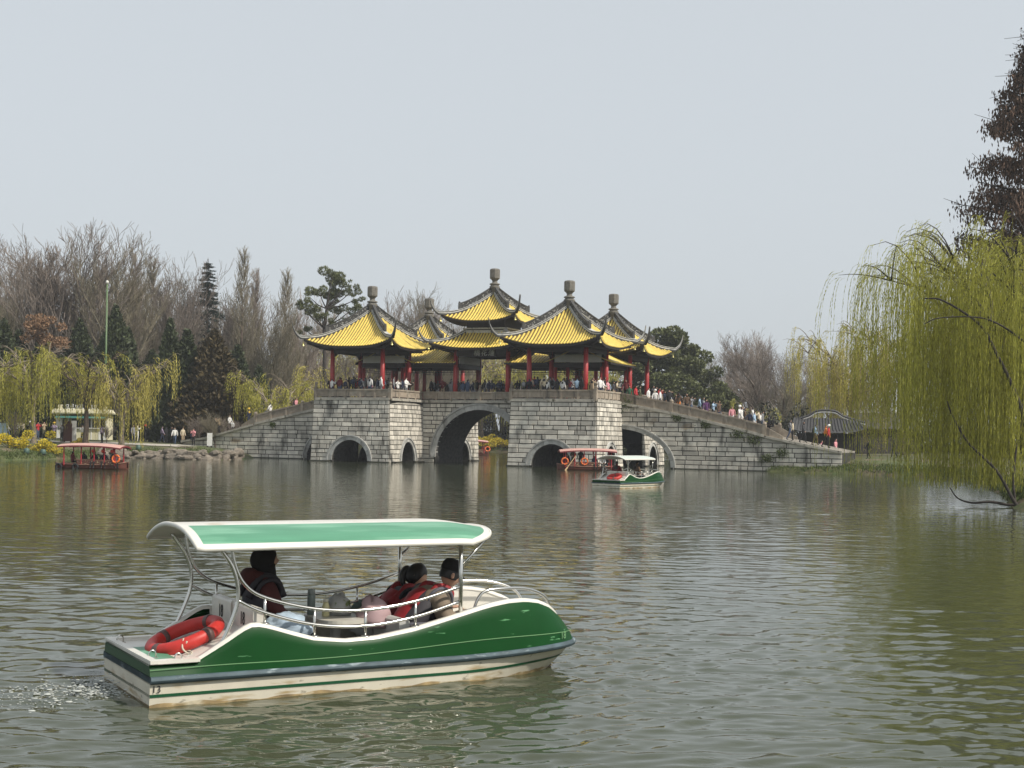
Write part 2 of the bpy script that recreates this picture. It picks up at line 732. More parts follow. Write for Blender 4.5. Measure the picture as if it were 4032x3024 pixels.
def arch_ring(P, A, proud=0.07, depth=0.25, vis=True, nm='voussoir'):
    n = A.n
    a0 = math.pi if A.lo < 0 else math.pi / 2
    a1 = 0.0 if A.hi > 0 else math.pi / 2

    def pt(ang, k, d):
        return P(A.uc + (A.hw + k) * math.cos(ang), A.z0 + (A.rise + k) * math.sin(ang), d)
    for i in range(n):
        t0, t1 = lerp(a0, a1, i / n), lerp(a0, a1, (i + 1) / n)
        g = 0.012 / (A.hw + A.ring)
        b = MB()
        sub = 3
        ro = []
        for j in range(sub + 1):
            t = lerp(t0 - g if a0 > a1 else t0 + g, t1 + g, j / sub)
            ro.append([pt(t, 0, proud), pt(t, A.ring * 0.72, proud), pt(t, A.ring * 0.72, -0.02), pt(t, 0, -depth)])
        b.rings(ro)
        b.build(nm, m_ring, bridge)
    b = MB()
    ro = []
    for j in range(25):
        t = lerp(a0, a1, j / 24)
        ro.append([pt(t, A.ring * 0.74, proud + 0.06), pt(t, A.ring, proud + 0.06), pt(t, A.ring, -0.02), pt(t, A.ring * 0.74, -0.02)])
    b.rings(ro)
    b.build('arch_moulding', m_ring, bridge)


def barrel(mb, Q, A, d0, d1, n=20):
    """vault under an arch from depth d0 to d1; Q(u, z, depth)"""
    a0 = math.pi if A.lo < 0 else math.pi / 2
    a1 = 0.0 if A.hi > 0 else math.pi / 2
    rows = []
    for d in (d0, d1):
        r_ = []
        if A.lo < 0:
            r_.append(Q(A.uc - A.hw, -0.6, d))
        r_ += [Q(A.uc + A.hw * math.cos(lerp(a0, a1, i / n)), A.z0 + A.rise * math.sin(lerp(a0, a1, i / n)), d) for i in range(n + 1)]
        if A.hi > 0:
            r_.append(Q(A.uc + A.hw, -0.6, d))
        rows.append(r_)
    mb.grid(rows)


PS0, PS1 = 5.35, 12.45      # pier extent along the bridge
PT0, PT1 = 2.65, 8.55       # pier extent across it
bat = lambda z: 0.16 * (1 - z / 5.1)
VAULT = MB()
flat = lambda u: 5.1
for sx in (-1, 1):
    for sy in (-1, 1):
        front = sy < 0
        scx = sx * (PS0 + PS1) / 2

        def Pf(u, z, d, sx=sx, sy=sy, scx=scx):       # face across the view
            return (scx + (u - scx) * (1 + bat(z) / 3.5), sy * (PT1 + bat(z) + d), z)

        def Pside(u, z, d, sx=sx, sy=sy, side=1, scx=scx):
            tc = sy * (PT0 + PT1) / 2
            return (scx + side * ((PS1 - PS0) / 2 + bat(z) + d), u if abs(u) < PT0 + 0.01 else tc + (u - tc) * (1 + bat(z) / 3.0) * 1.0, z)
        A = Arch(scx, 1.62, 0.12, 1.68, 0.42, 13)
        u0, u1 = scx - (PS1 - PS0) / 2, scx + (PS1 - PS0) / 2
        facade(Pf, u0, u1, flat, [A], lens=(0.45, 1.15) if sx < 0 else (0.7, 1.75), stones=front)
        if front:
            arch_ring(Pf, A)
        B_ = Arch(sy * 5.45, 1.1, 0.12, 1.6, 0.36, 9)
        for side in (-1, 1):
            Ps = lambda u, z, d, side=side, Pside=Pside: Pside(u, z, d, side=side)
            lo, hi = sorted((sy * PT0, sy * PT1))
            facade(Ps, lo, hi, flat, [B_], lens=(0.4, 0.85), stones=(side == 1))
            if side == 1:
                arch_ring(Ps, B_)
            # side vaults up to the crossing
            Qs = lambda u, z, d, side=side, scx=scx: (scx + side * d, u, z)
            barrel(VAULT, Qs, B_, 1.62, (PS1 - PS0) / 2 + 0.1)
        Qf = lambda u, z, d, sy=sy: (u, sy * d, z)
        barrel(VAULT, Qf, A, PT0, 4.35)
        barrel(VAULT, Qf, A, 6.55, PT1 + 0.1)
        VAULT.box((scx, sy * 5.45, 1.95), (3.4, 2.3, 0.1))
        VAULT.box((scx - 1.75, sy * 5.45, 0.7), (0.1, 2.5, 2.6))  # wall added inside the pier to stop daylight showing through the arch
VAULT.box((-8.9, 0, 0.6), (0.1, 5.2, 2.6))
VAULT.box((8.9, 0, 0.6), (0.1, 5.2, 2.6))

# the middle of the bridge with the great arch
MA = Arch(0.0, 4.02, 0.45, 4.05, 0.55, 15)
Pm = lambda u, z, d: (u, -(PT0 + d), z)
facade(Pm, -PS0, PS0, flat, [MA], lens=(0.6, 1.4))
arch_ring(Pm, MA, proud=0.1, depth=0.4)
Pmb = lambda u, z, d: (u, PT0 + d, z)
facade(Pmb, -PS0, PS0, flat, [MA], stones=False)
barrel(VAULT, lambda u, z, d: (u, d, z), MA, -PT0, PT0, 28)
VAULT.box((-4.15, 0, 0.25), (0.5, 5.0, 0.62))
VAULT.box((4.15, 0, 0.25), (0.5, 5.0, 0.62))

# stair ramps with their half arches
RTOP = [(12.3, 5.1), (16.9, 4.28), (21.9, 3.19), (24.0, 2.66), (30.2, 1.5)]
LTOP = [(12.3, 5.05), (15.0, 4.48), (20.7, 3.27), (23.0, 2.75), (27.3, 1.65), (30.0, 1.3)]
RAMP_END = 30.0
for sx, tab in ((1, RTOP), (-1, LTOP)):
    top = lambda u, tab=tab: interp(tab, abs(u))
    RA = Arch(sx * 12.1, 4.55, 0.1, 3.0, 0.4, 9, lo=(0 if sx > 0 else -1), hi=(1 if sx > 0 else 0))
    a, b = sorted((sx * 12.5, sx * RAMP_END))
    Pr = lambda u, z, d: (u, -(PT0 + d), z)
    facade(Pr, a, b, top, [RA], lens=(0.7, 1.6))
    arch_ring(Pr, RA)
    Prb = lambda u, z, d: (u, PT0 + d, z)
    facade(Prb, a, b, top, [RA], stones=False)
    barrel(VAULT, lambda u, z, d: (u, d, z), RA, -PT0, PT0)
    CORE.quad((sx * RAMP_END, -PT0, -0.6), (sx * RAMP_END, PT0, -0.6), (sx * RAMP_END, PT0, top(RAMP_END)), (sx * RAMP_END, -PT0, top(RAMP_END)))

CORE.build('masonry_core', m_joint, bridge)
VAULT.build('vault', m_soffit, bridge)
STONES.sort(key=lambda s: -s[0])
FQ = [(4, 5, 6, 7), (0, 1, 5, 4), (1, 2, 6, 5), (2, 3, 7, 6), (3, 0, 4, 7)]
for ar, pts in STONES[:300]:
    b = MB()
    b.add(pts, FQ)
    b.build('stone_block', m_stone, bridge)
b = MB()
for ar, pts in STONES[300:]:
    b.add(pts, FQ)
b.build('small_stone_blocks', m_stone, bridge, kind='stuff')

# plinths at the waterline
def plinth(c, sz):
    b = MB()
    b.box(c, sz)
    b.build('plinth', m_plinth, bridge)


for sx in (-1, 1):
    for sy in (-1, 1):
        scx = sx * (PS0 + PS1) / 2
        for k in (-1, 1):
            plinth((scx + k * 2.76, sy * (PT1 + 0.24), 0.0), (1.9, 0.2, 0.2))
        for side in (-1, 1):
            for k in (-1, 1):
                plinth((scx + side * ((PS1 - PS0) / 2 + 0.26), sy * (5.6 + k * 2.05), 0.0), (0.2, 1.6, 0.2))
plinth((23.4, -PT0 - 0.14, 0.0), (12.8, 0.3, 0.16))
plinth((-23.4, -PT0 - 0.14, 0.0), (12.8, 0.3, 0.16))

# deck and ramp surface
b = MB()
b.box((0, 0, 5.2), (2 * PS1 - 0.1, 2 * PT0 + 0.02, 0.26))
for sx in (-1, 1):
    for sy in (-1, 1):
        b.box((sx * (PS0 + PS1) / 2, sy * (PT0 + PT1 + 0.02) / 2, 5.2), (PS1 - PS0 - 0.05, PT1 - PT0 - 0.06, 0.256))
b.build('deck', m_deck, bridge)
for sx, tab in ((1, RTOP), (-1, LTOP)):
    b = MB()
    s = 12.42
    while s < RAMP_END:
        e_ = min(s + 0.34, RAMP_END)
        zt = interp(tab, (s + e_) / 2) + 0.08
        b.box((sx * (s + e_) / 2, 0, zt - 0.15), (e_ - s, 2 * PT0 - 0.1, 0.3))
        s = e_
    b.build('stair_flight', m_deck, bridge)


def edge_run(path, zf, side, post_every=1.38, end_posts=True, slot=True, hgt=0.78):
    """parapet along a straight run path=(p, q) in local xy; zf(t) ledge top height; posts, panels, hand rail, ledge"""
    (x0, y0), (x1, y1) = path
    Ln = math.hypot(x1 - x0, y1 - y0)
    n = max(1, round(Ln / post_every))
    P = lambda t, z: Vector((lerp(x0, x1, t), lerp(y0, y1, t), z))
    for i in range(n):
        t0, t1 = i / n, (i + 1) / n
        g = 0.09 / Ln
        b = MB()
        za, zb = zf(t0), zf(t1)
        lo = 0.17 if slot else 0.02
        # panel with a slot left open under it
        b.beam(P(t0 + g, za + (lo + hgt - 0.12) / 2 + (zb - za) * g), P(t1 - g, zb + (lo + hgt - 0.12) / 2 - (zb - za) * g), 0.10, hgt - 0.12 - lo)
        b.build('parapet_panel', m_rail, bridge)
        b = MB()
        b.beam(P(t0, za + hgt - 0.055) if i else P(t0 - 0.02 / Ln, za + hgt - 0.055), P(t1, zb + hgt - 0.055), 0.21, 0.13)
        b.build('hand_rail', m_rail, bridge)
        b = MB()
        b.beam(P(t0 + 0.008 / Ln, za - 0.05), P(t1 - 0.008 / Ln, zb - 0.05), 0.36 + 0.03 * rb.random(), 0.2)
        b.build('ledge_slab', m_cope, bridge)
        if i:
            b = MB()
            b.box(P(t0, za + (hgt - 0.1) / 2), (0.17, 0.17, hgt - 0.12), rz=math.atan2(y1 - y0, x1 - x0))
            b.build('parapet_post', m_rail, bridge)


def lion_post(x, y, z, top=0.5, lion=True):
    b = MB()
    b.box((x, y, z + 0.42), (0.26, 0.26, 0.86))
    if lion:      # small seated lion on the post
        b.box((x, y, z + 0.885), (0.3, 0.3, 0.07))
        b.rings([[(x + 0.02 * k + r_ * math.cos(a), y - 0.03 * k + r_ * 0.9 * math.sin(a), z + 0.92 + h) for a in np.linspace(0, 5.5, 8)]
                 for k, (r_, h) in enumerate([(0.13, 0.0), (0.145, 0.1), (0.12, 0.2), (0.10, 0.26), (0.13, 0.32), (0.12, 0.42), (0.06, 0.48)])])
    else:
        b.lathe([(0.13, 0.86), (0.15, 0.9), (0.13, 1.0), (0.09, 1.06)], 8, (x, y, z), square=True)
    b.build('lion_post' if lion else 'newel_post', m_rail, bridge)


ZL = 5.22
f_ = lambda t: ZL
E1, T1, T0 = PS1 - 0.12, PT1 - 0.1, PT0 + 0.0
for sx in (-1, 1):
    for sy in (-1, 1):
        i0, i1 = sx * PS0, sx * E1
        edge_run(((min(i0, i1), sy * T1), (max(i0, i1), sy * T1)), f_, sy)
        edge_run(((i0, sy * T1), (i0, sy * T0)), f_, sx)
        edge_run(((i1, sy * T1), (i1, sy * T0)), f_, sx, post_every=1.0 if sx > 0 else 1.2)
        lion_post(i1, sy * T1, ZL - 0.05)
        lion_post(i0, sy * T1, ZL - 0.05)
for sy in (-1, 1):
    edge_run(((-PS0, sy * T0), (0, sy * T0)), f_, sy)
    edge_run(((0, sy * T0), (PS0, sy * T0)), f_, sy)
    lion_post(0, sy * T0, ZL - 0.05)
    for sx, tab, end in ((1, RTOP, 24.2), (-1, LTOP, 22.2)):
        knots = [12.33, 16.6, end - 0.15] if sx > 0 else [12.33, 17.2, end - 0.15]
        for k0, k1 in zip(knots, knots[1:]):
            zz = lambda t, k0=k0, k1=k1, tab=tab: interp(tab, lerp(k0, k1, t)) + 0.12
            edge_run(((sx * k0, sy * T0), (sx * k1, sy * T0)), zz, sy, slot=False, post_every=1.5)
            lion_post(sx * k1, sy * T0, zz(1) - 0.03, lion=False)
        # low end stone that runs out on the ramp
        z0_ = interp(tab, end) + 0.1
        b = MB()
        z1_ = interp(tab, end + 1.3) + 0.1
        pr = [(sx * end, z0_), (sx * (end + 1.3), z1_), (sx * (end + 1.3), z1_ + 0.22), (sx * (end + 0.8), z1_ + 0.5), (sx * end, z0_ + 0.68)]
        b.add([(x, sy * (T0 - 0.07), z) for x, z in pr] + [(x, sy * (T0 + 0.07), z) for x, z in pr],
              [(0, 1, 2, 3, 4), (9, 8, 7, 6, 5)] + [(i, (i + 1) % 5, (i + 1) % 5 + 5, i + 5) for i in range(5)])
        b.build('end_stone', m_rail, bridge)
        # ledge below the run-out
        s = end
        while s < RAMP_END - 0.2:
            e_ = min(s + 1.3, RAMP_END)
            b = MB()
            b.beam((sx * s, sy * T0, interp(tab, s) + 0.02), (sx * (e_ - 0.015), sy * T0, interp(tab, e_) + 0.02), 0.4, 0.18)
            b.build('ledge_slab', m_cope, bridge)
            s = e_
# ------------------------------------------------------------------ pavilions
m_tile = mat('yellow_glazed_tile', (0.72, 0.55, 0.125), 0.36, var=0.12, vscale=3.0, coords='World', objr=0.08, coat=0.25,
             layers=(((0.42, 0.27, 0.05), 2.2, (1, 1, 1), 0.60, 0.74),))
m_pan = mat('brown_yellow_pan_tile', (0.17, 0.11, 0.03), 0.5, var=0.25, vscale=3.0, coords='World')
m_ridge = mat('dark_grey_ridge_brick', (0.055, 0.055, 0.055), 0.8, var=0.35, vscale=4, coords='World')
m_carve = mat('carved_ridge_band', (0.030, 0.030, 0.030), 0.8, coords='World', col2=(0.26, 0.26, 0.25), vscale=7.5, thr=(0.54, 0.6))
m_lime = mat('grey_white_lime_band', (0.46, 0.46, 0.44), 0.8, var=0.2, vscale=3, coords='World', layers=(((0.18, 0.18, 0.17), 2.5, (1, 1, 1), 0.56, 0.68),))
m_red = mat('red_lacquered_timber', (0.33, 0.020, 0.020), 0.42, var=0.2, vscale=2.0, coords='World')
m_dark = mat('dark_brown_timber', (0.022, 0.015, 0.013), 0.6, var=0.3, vscale=3, coords='World')
m_fin = mat('grey_stone_finial', (0.15, 0.14, 0.12), 0.8, var=0.3, vscale=5, coords='World', bump=0.4, bscale=12)
m_plaster = mat('white_plaster_panel', (0.62, 0.62, 0.60), 0.8, var=0.05, vscale=2, coords='World')
m_bell = mat('bronze_wind_bell', (0.45, 0.40, 0.16), 0.4, metal=0.7)
m_white_letter = mat('white_lettering', (0.75, 0.76, 0.75), 0.6)

RIB, RIBR = 0.262, 0.078


class Roof:
    """hipped pyramid roof with upturned corners; face k looks to -y turned by k*90 degrees"""

    def __init__(s, za, ze, E, flare, lift, b0=0.0, p=1.27):
        s.za, s.ze, s.E, s.fl, s.li, s.b0, s.p = za, ze, E, flare, lift, b0, p

    def pt(s, a, b, k=0, dz=0.0):
        w = b * (s.E + s.fl * abs(a) ** 3 * b * b)
        z = s.ze + (s.za - s.ze) * ((1 - b) ** s.p) + s.li * abs(a) ** 3.2 * b ** 3 + dz
        x, y = a * w, -w
        for _ in range(k):
            x, y = -y, x
        return Vector((x, y, z))

    def rib(s, x0):
        """points up the slope at across-distance x0, on face 0, from the eave up"""
        out = []
        bs = np.linspace(1.0, max(s.b0, 0.03), 15)
        for b in bs:
            a = x0 / (b * s.E)
            for _ in range(12):
                a = x0 / (b * (s.E + s.fl * min(abs(a), 1.2) ** 3 * b * b))
            if abs(a) > 0.985:
                break
            out.append(s.pt(a, b))
        return out

    def corner(s):
        return s.E + s.fl


def rot4(p, k):
    x, y, z = p
    for _ in range(k):
        x, y = -y, x
    return Vector((x, y, z))


def build_roof(pav, name, rf, faces=(0, 1), ridge_to=0.68, horn=1.3, horn_out=0.95):
    roof = MB()
    for k in range(4):
        rows = [[rf.pt(a, b, k) for a in np.linspace(-1, 1, 25)] for b in np.linspace(max(rf.b0, 0.015), 1, 13)]
        roof.grid(rows, 0)
        rows = [[rf.pt(a, b, k, -0.16) for a in np.linspace(-1, 1, 17)] for b in np.linspace(max(rf.b0, 0.015), 1, 9)]
        roof.grid(rows, 1, flip=True)
        # eave fascia
        roof.grid([[rf.pt(a, 1, k, d) for a in np.linspace(-1, 1, 25)] for d in (0.0, -0.2)], 1)
    ro = roof.build(name, [m_pan, m_dark], pav, smooth=False)
    hid = MB()
    n = int(rf.corner() / RIB)
    for k in range(4):
        for i in range(-n, n + 1):
            pts = rf.rib(i * RIB)
            if len(pts) < 2:
                # short rib in the corner
                continue
            pts = [rot4(p, k) + Vector((0, 0, 0.012)) for p in pts]
            d0 = (pts[0] - pts[1]).normalized()
            pts = [pts[0] + d0 * 0.09] + pts
            side = rot4((1, 0, 0), k)
            rings = []
            for j, p in enumerate(pts):
                d = (pts[min(j + 1, len(pts) - 1)] - pts[max(j - 1, 0)]).normalized()
                up = side.cross(d).normalized()
                if up.z < 0:
                    up = -up
                rings.append([p + side * (RIBR * math.cos(t)) + up * (RIBR * 1.05 * math.sin(t)) for t in (math.pi, math.pi * 0.72, math.pi * 0.5, math.pi * 0.28, 0)])
            if k in faces:
                b = MB()
                b.rings(rings)
                b.build('tile_row', m_tile, ro)
            else:
                hid.rings(rings)
    hid.build('far_tile_rows', m_tile, ro, kind='stuff')
    # hip ridges: brick base, lime band, carved upper band, horn
    for k in range(4):
        b0 = max(rf.b0, 0.05)
        line = [rf.pt(1, b, k) for b in np.linspace(b0, 1, 16)]
        out = Vector((line[-1].x, line[-1].y, 0)).normalized()
        across = Vector((-out.y, out.x, 0))
        c = line[-1]
        tip = [c + out * (horn_out * 0.38) + Vector((0, 0, 0.12)), c + out * (horn_out * 0.72) + Vector((0, 0, horn * 0.36)),
               c + out * (horn_out * 0.93) + Vector((0, 0, horn * 0.70)), c + out * (horn_out * 1.02) + Vector((0, 0, horn))]
        path = spline(line[:-1:3] + [line[-1]] + tip, 4)
        nl = len(path)
        b = MB()
        hz = rf.corner() * 0.98 * math.sqrt(2)

        def prof(p, w, z0, z1):
            return [p - across * w + Vector((0, 0, z0)), p + across * w + Vector((0, 0, z0)), p + across * w + Vector((0, 0, z1)), p - across * w + Vector((0, 0, z1))]

        def taper(p):
            r_ = math.hypot(p.x, p.y)
            return 1.0 if r_ < hz else max(0.34, 1 - 0.6 * (r_ - hz) / (horn_out * 1.15 + 0.02))
        b.rings([prof(p, 0.145 * taper(p), -0.08, 0.19 * taper(p)) for p in path], 0)
        b.rings([prof(p, 0.165 * taper(p), 0.05 * taper(p), 0.14 * taper(p)) for p in path], 1)
        b.rings([prof(p, 0.17 * taper(p), 0.205 * taper(p), 0.25 * taper(p)) for p in path], 1)
        b.rings([prof(p, 0.10 * taper(p), 0.18 * taper(p), 0.22 * taper(p)) for p in path], 0)
        b.build('hip_ridge', [m_ridge, m_lime], ro)
        if ridge_to:
            b = MB()
            seg = [rf.pt(1, bb, k) for bb in np.linspace(b0, ridge_to, 12)]
            b.rings([prof(p, 0.065, 0.24, 0.68) for p in seg], 1)
            b.rings([prof(p, 0.11, 0.66, 0.76) for p in seg], 0)
            e = seg[-1]
            b.rings([prof(e + out * q, 0.09, 0.2, 0.62 + h) for q, h in ((-0.02, 0.0), (0.12, 0.16), (0.2, 0.22), (0.24, 0.05))], 0)
            b.build('ridge_ornament', [m_ridge, m_carve], ro)
        # bell under the corner
        b = MB()
        q = c + Vector((0, 0, -0.25))
        b.tube([q + Vector((0, 0, 0.2)), q - Vector((0, 0, 0.1))], 0.012, 5)
        b.lathe([(0.03, -0.1), (0.06, -0.13), (0.075, -0.28), (0.11, -0.36), (0.10, -0.37)], 10, q)
        b.build('wind_bell', m_bell, pav)
    return ro


def finial(pav, z):
    b = MB()
    b.lathe([(0.30, -0.6), (0.34, -0.1), (0.46, 0.06), (0.42, 0.14), (0.34, 0.18), (0.36, 0.24), (0.46, 0.28), (0.42, 0.36), (0.26, 0.42)], 16, (0, 0, z))
    b.build('finial_base', m_fin, pav, smooth=True)
    b = MB()
    b.lathe([(0.24, 0.40), (0.21, 0.56), (0.28, 0.68), (0.36, 0.73), (0.42, 0.80), (0.43, 0.88), (0.43, 1.50), (0.39, 1.60), (0.28, 1.63)], 8, (0, 0, z), square=False)
    b.build('finial_block', m_fin, pav)


def columns(pav, q, z1, rad=0.19, name='column'):
    for x in (-q, q):
        for y in (-q, q):
            b = MB()
            b.lathe([(rad * 1.06, DECK), (rad * 1.05, DECK + 1.5), (rad * 0.96, z1)], 14, (x * 1.0, y * 1.0, 0))
            b.build(name, m_red, pav, smooth=True)
            b = MB()
            b.lathe([(rad * 1.7, DECK), (rad * 1.75, DECK + 0.1), (rad * 1.3, DECK + 0.2)], 12, (x, y, 0))
            b.build('column_base', m_cope, pav, smooth=True)


def lattice(mb, a, b, z0, z1, n=7):
    """hanging lattice screen between two points"""
    a, b = Vector(a), Vector(b)
    for z in (z0, (z0 + z1) / 2, z1):
        mb.beam((a.x, a.y, z), (b.x, b.y, z), 0.03, 0.035)
    for i in range(n + 1):
        p = a.lerp(b, i / n)
        zz = z0 if i % 2 == 0 else (z0 + z1) / 2
        mb.beam((p.x, p.y, zz), (p.x, p.y, z1), 0.03, 0.03)


def corner_pavilion(sx, sy, label):
    pav = thing('corner_pavilion', label, 'pavilion', group='pavilions on the bridge', M=BM @ Matrix.Translation((sx * 8.87, sy * 5.35, 0)))
    q, zt = 2.36, 9.42
    columns(pav, q, zt)
    b = MB()
    for k in range(4):
        b.beam(rot4((-q, -q, 9.2), k), rot4((q, -q, 9.2), k), 0.22, 0.42)
        b.beam(rot4((-3.2, -3.15, 9.36), k), rot4((3.2, -3.15, 9.36), k), 0.10, 0.16)
        b.beam(rot4((-q, -q, 9.42), k), rot4((-3.9, -3.9, 9.75), k), 0.18, 0.24)
    # ceiling inside the roof
    b.box((0, 0, 9.52), (2 * q, 2 * q, 0.06))
    b.build('beam', m_dark, pav)
    for k in range(4):
        for e in (-1, 1):
            b = MB()
            pr = [(0, 0), (0.55, 0), (0.5, -0.1), (0.3, -0.14), (0.22, -0.26), (0.08, -0.3), (0, -0.42)]
            vs_ = [rot4((e * (q - 0.12 - x), -q + d, 9.0 + z), k) for d in (-0.04, 0.04) for x, z in pr]
            b.add(vs_, [tuple(range(7)), tuple(range(13, 6, -1))] + [(i, (i + 1) % 7, (i + 1) % 7 + 7, i + 7) for i in range(7)])
            b.build('bracket', m_dark, pav)
    rf = Roof(12.72, 9.5, 3.72, 0.42, 0.62, p=1.2)
    build_roof(pav, 'roof', rf)
    finial(pav, 13.13)
    # low bench and inner back rails
    for k in ((2,) if sy > 0 else ()):
        b = MB()
        b.beam(rot4((-q, -q, DECK + 0.45), k), rot4((q, -q, DECK + 0.45), k), 0.3, 0.06)
        b.build('bench_board', m_dark, pav)
    return pav


pavLF = corner_pavilion(-1, -1, 'yellow tiled corner pavilion over the pier near the kiosk bank, lake side')
pavRF = corner_pavilion(1, -1, 'yellow tiled corner pavilion over the pier near the willow bank, lake side')
pavLB = corner_pavilion(-1, 1, 'yellow tiled corner pavilion behind the lake side one near the kiosk bank')
pavRB = corner_pavilion(1, 1, 'yellow tiled corner pavilion behind the lake side one near the willow bank')

# centre pavilion with two roofs
pavC = thing('centre_pavilion', 'tallest pavilion with two tiers of yellow tiled roof above the great arch', 'pavilion', group='pavilions on the bridge', M=BM)
q = 2.4
columns(pavC, q, 9.6)
b = MB()
for k in range(4):
    b.beam(rot4((-q, -q, 9.25), k), rot4((q, -q, 9.25), k), 0.22, 0.5)
    b.beam(rot4((-q, -q, 9.45), k), rot4((-3.9, -3.9, 9.85), k), 0.18, 0.24)
b.box((0, 0, 9.62), (2 * q, 2 * q, 0.06))
b.build('beam', m_dark, pavC)
b = MB()
b.box((0, 0, 11.55), (3.5, 3.5, 1.3))
b.build('upper_wall', m_dark, pavC)
b = MB()
for k in range(4):
    b.beam(rot4((-1.9, -1.9, 11.36), k), rot4((1.9, -1.9, 11.36), k), 0.3, 0.12)
    b.beam(rot4((-1.82, -1.82, 11.1), k), rot4((1.82, -1.82, 11.1), k), 0.2, 0.24)
b.build('roof_collar', m_lime, pavC)
rl = Roof(13.1, 9.62, 3.75, 0.38, 0.5, b0=0.47, p=1.4)
build_roof(pavC, 'lower_roof', rl, ridge_to=None, horn=1.3, horn_out=0.95)
ru = Roof(14.5, 11.95, 3.05, 0.36, 0.55, p=1.2)
build_roof(pavC, 'upper_roof', ru, ridge_to=0.66, horn=1.3, horn_out=0.95)
finial(pavC, 14.96)
# name board with three characters
b = MB()
b.box((0.35, -2.62, 9.22), (2.1, 0.08, 0.58), M=Matrix.Rotation(R(-12), 4, 'X'))
pl = b.build('name_board', m_dark, pavC)
b = MB()
for (px_, pz_, sx_, sz_) in ((0.35, 9.53, 2.2, 0.05), (0.35, 8.92, 2.2, 0.05), (-0.73, 9.22, 0.05, 0.62), (1.43, 9.22, 0.05, 0.62)):
    b.box((px_, -2.66 - (9.22 - pz_) * -0.2, pz_), (sx_, 0.06, sz_), M=Matrix.Rotation(R(-12), 4, 'X'))
b.build('board_frame', m_ridge, pl)


def text_mesh(s, size, depth=0.006):
    cu = bpy.data.curves.new('lettering', 'FONT')
    cu.body = s
    cu.size = size
    cu.align_x = 'CENTER'
    cu.align_y = 'CENTER'
    cu.extrude = depth
    o = bpy.data.objects.new('tmp', cu)
    C.objects.link(o)
    dg = bpy.context.evaluated_depsgraph_get()
    me = bpy.data.meshes.new_from_object(o.evaluated_get(dg))
    bpy.data.objects.remove(o)
    bpy.data.curves.remove(cu)
    return me


for i, ch in enumerate('橋花蓮'):
    me = text_mesh(ch, 0.6, 0.02)
    me.materials.clear()
    me.materials.append(m_white_letter)
    o = link('character', me, pl)
    o.matrix_local = Matrix.Translation((0.35 + (i - 1) * 0.66, -2.70, 9.24)) @ Matrix.Rotation(R(90 - 12), 4, 'X')


# galleries that join the pavilions
def gallery(label, c, along, half_len, half_w, ze=8.42, zr=9.75, vis=(0,), plaster=True):
    """ridge roof; along: 0 = ridge along the bridge, 1 = across it"""
    Mg = BM @ Matrix.Translation((c[0], c[1], 0)) @ Matrix.Rotation(R(90) * along, 4, 'Z')
    g = thing('gallery', label, 'gallery', group='roofed galleries on the bridge', M=Mg)
    rows = lambda s_: [[Vector((x, s_ * half_w * t, zr - (zr - ze) * (t ** 0.8 if t > 0 else 0))) for x in np.linspace(-half_len, half_len, 9)] for t in np.linspace(0, 1, 8)]
    b = MB()
    for s_ in (-1, 1):
        b.grid(rows(s_), 0)
        b.grid([[p - Vector((0, 0, 0.14)) for p in r_] for r_ in rows(s_)], 1)
        b.beam((-half_len, s_ * half_w, ze - 0.07), (half_len, s_ * half_w, ze - 0.07), 0.05, 0.16, 1)
    ro = b.build('roof', [m_pan, m_dark], g)
    hid = MB()
    n = int(half_len / RIB)
    for s_ in (-1, 1):
        for i in range(-n, n + 1):
            x = i * RIB
            pts = [Vector((x, s_ * half_w * t, zr - (zr - ze) * (t ** 0.8) + 0.012)) for t in np.linspace(0.001, 1.02, 8)]
            rings = []
            for j, p in enumerate(pts):
                d = (pts[min(j + 1, 7)] - pts[max(j - 1, 0)]).normalized()
                up = Vector((1, 0, 0)).cross(d)
                up = up if up.z > 0 else -up
                rings.append([p + Vector((RIBR * math.cos(t), 0, 0)) + up * (RIBR * math.sin(t)) for t in (math.pi, math.pi * .72, math.pi * .5, math.pi * .28, 0)])
            if (0 if s_ < 0 else 1) in vis:
                bb = MB()
                bb.rings(rings)
                bb.build('tile_row', m_tile, ro)
            else:
                hid.rings(rings)
    if hid.v:
        hid.build('far_tile_rows', m_tile, ro, kind='stuff')
    b = MB()
    b.beam((-half_len, 0, zr + 0.1), (half_len, 0, zr + 0.1), 0.22, 0.34)
    b.build('ridge', m_ridge, ro)
    cw = half_w - 0.75
    for s_ in (-1, 1):
        b = MB()
        b.beam((-half_len, s_ * cw, ze - 0.2), (half_len, s_ * cw, ze - 0.2), 0.18, 0.34)
        b.build('beam', m_dark, g)
        b = MB()
        lattice(b, (-half_len, s_ * cw, 0), (half_len, s_ * cw, 0), ze - 0.78, ze - 0.42, n=int(half_len * 6))
        b.build('lattice_screen', m_dark, g)
        for x in (-half_len + 0.15, half_len - 0.15):
            b = MB()
            b.lathe([(0.16, DECK), (0.15, ze)], 12, (x, s_ * cw, 0))
            b.build('column', m_red, g, smooth=True)
    if plaster:
        for s_ in (-1, 1):
            b = MB()
            b.box((s_ * (half_len + 0.03), 0, 8.72), (0.06, 2 * cw, 0.62))
            b.build('plaster_panel', m_plaster, g)
            b = MB()
            b.box((s_ * (half_len + 0.02), 0, 8.2), (0.14, 2 * cw, 0.36))
            b.build('end_beam', m_dark, g)
    return g


gallery('low gallery roof joining the tall centre pavilion to the kiosk end pavilions', (-5.0, 0), 0, 2.75, 2.85)
gallery('low gallery roof joining the tall centre pavilion to the willow end pavilions', (5.0, 0), 0, 2.75, 2.85)
gallery('low cross gallery between the two pavilions at the kiosk end', (-8.87, 0), 1, 3.15, 2.75, vis=(0, 1))
gallery('low cross gallery between the two pavilions at the willow end', (8.87, 0), 1, 3.15, 2.75, vis=(0, 1))
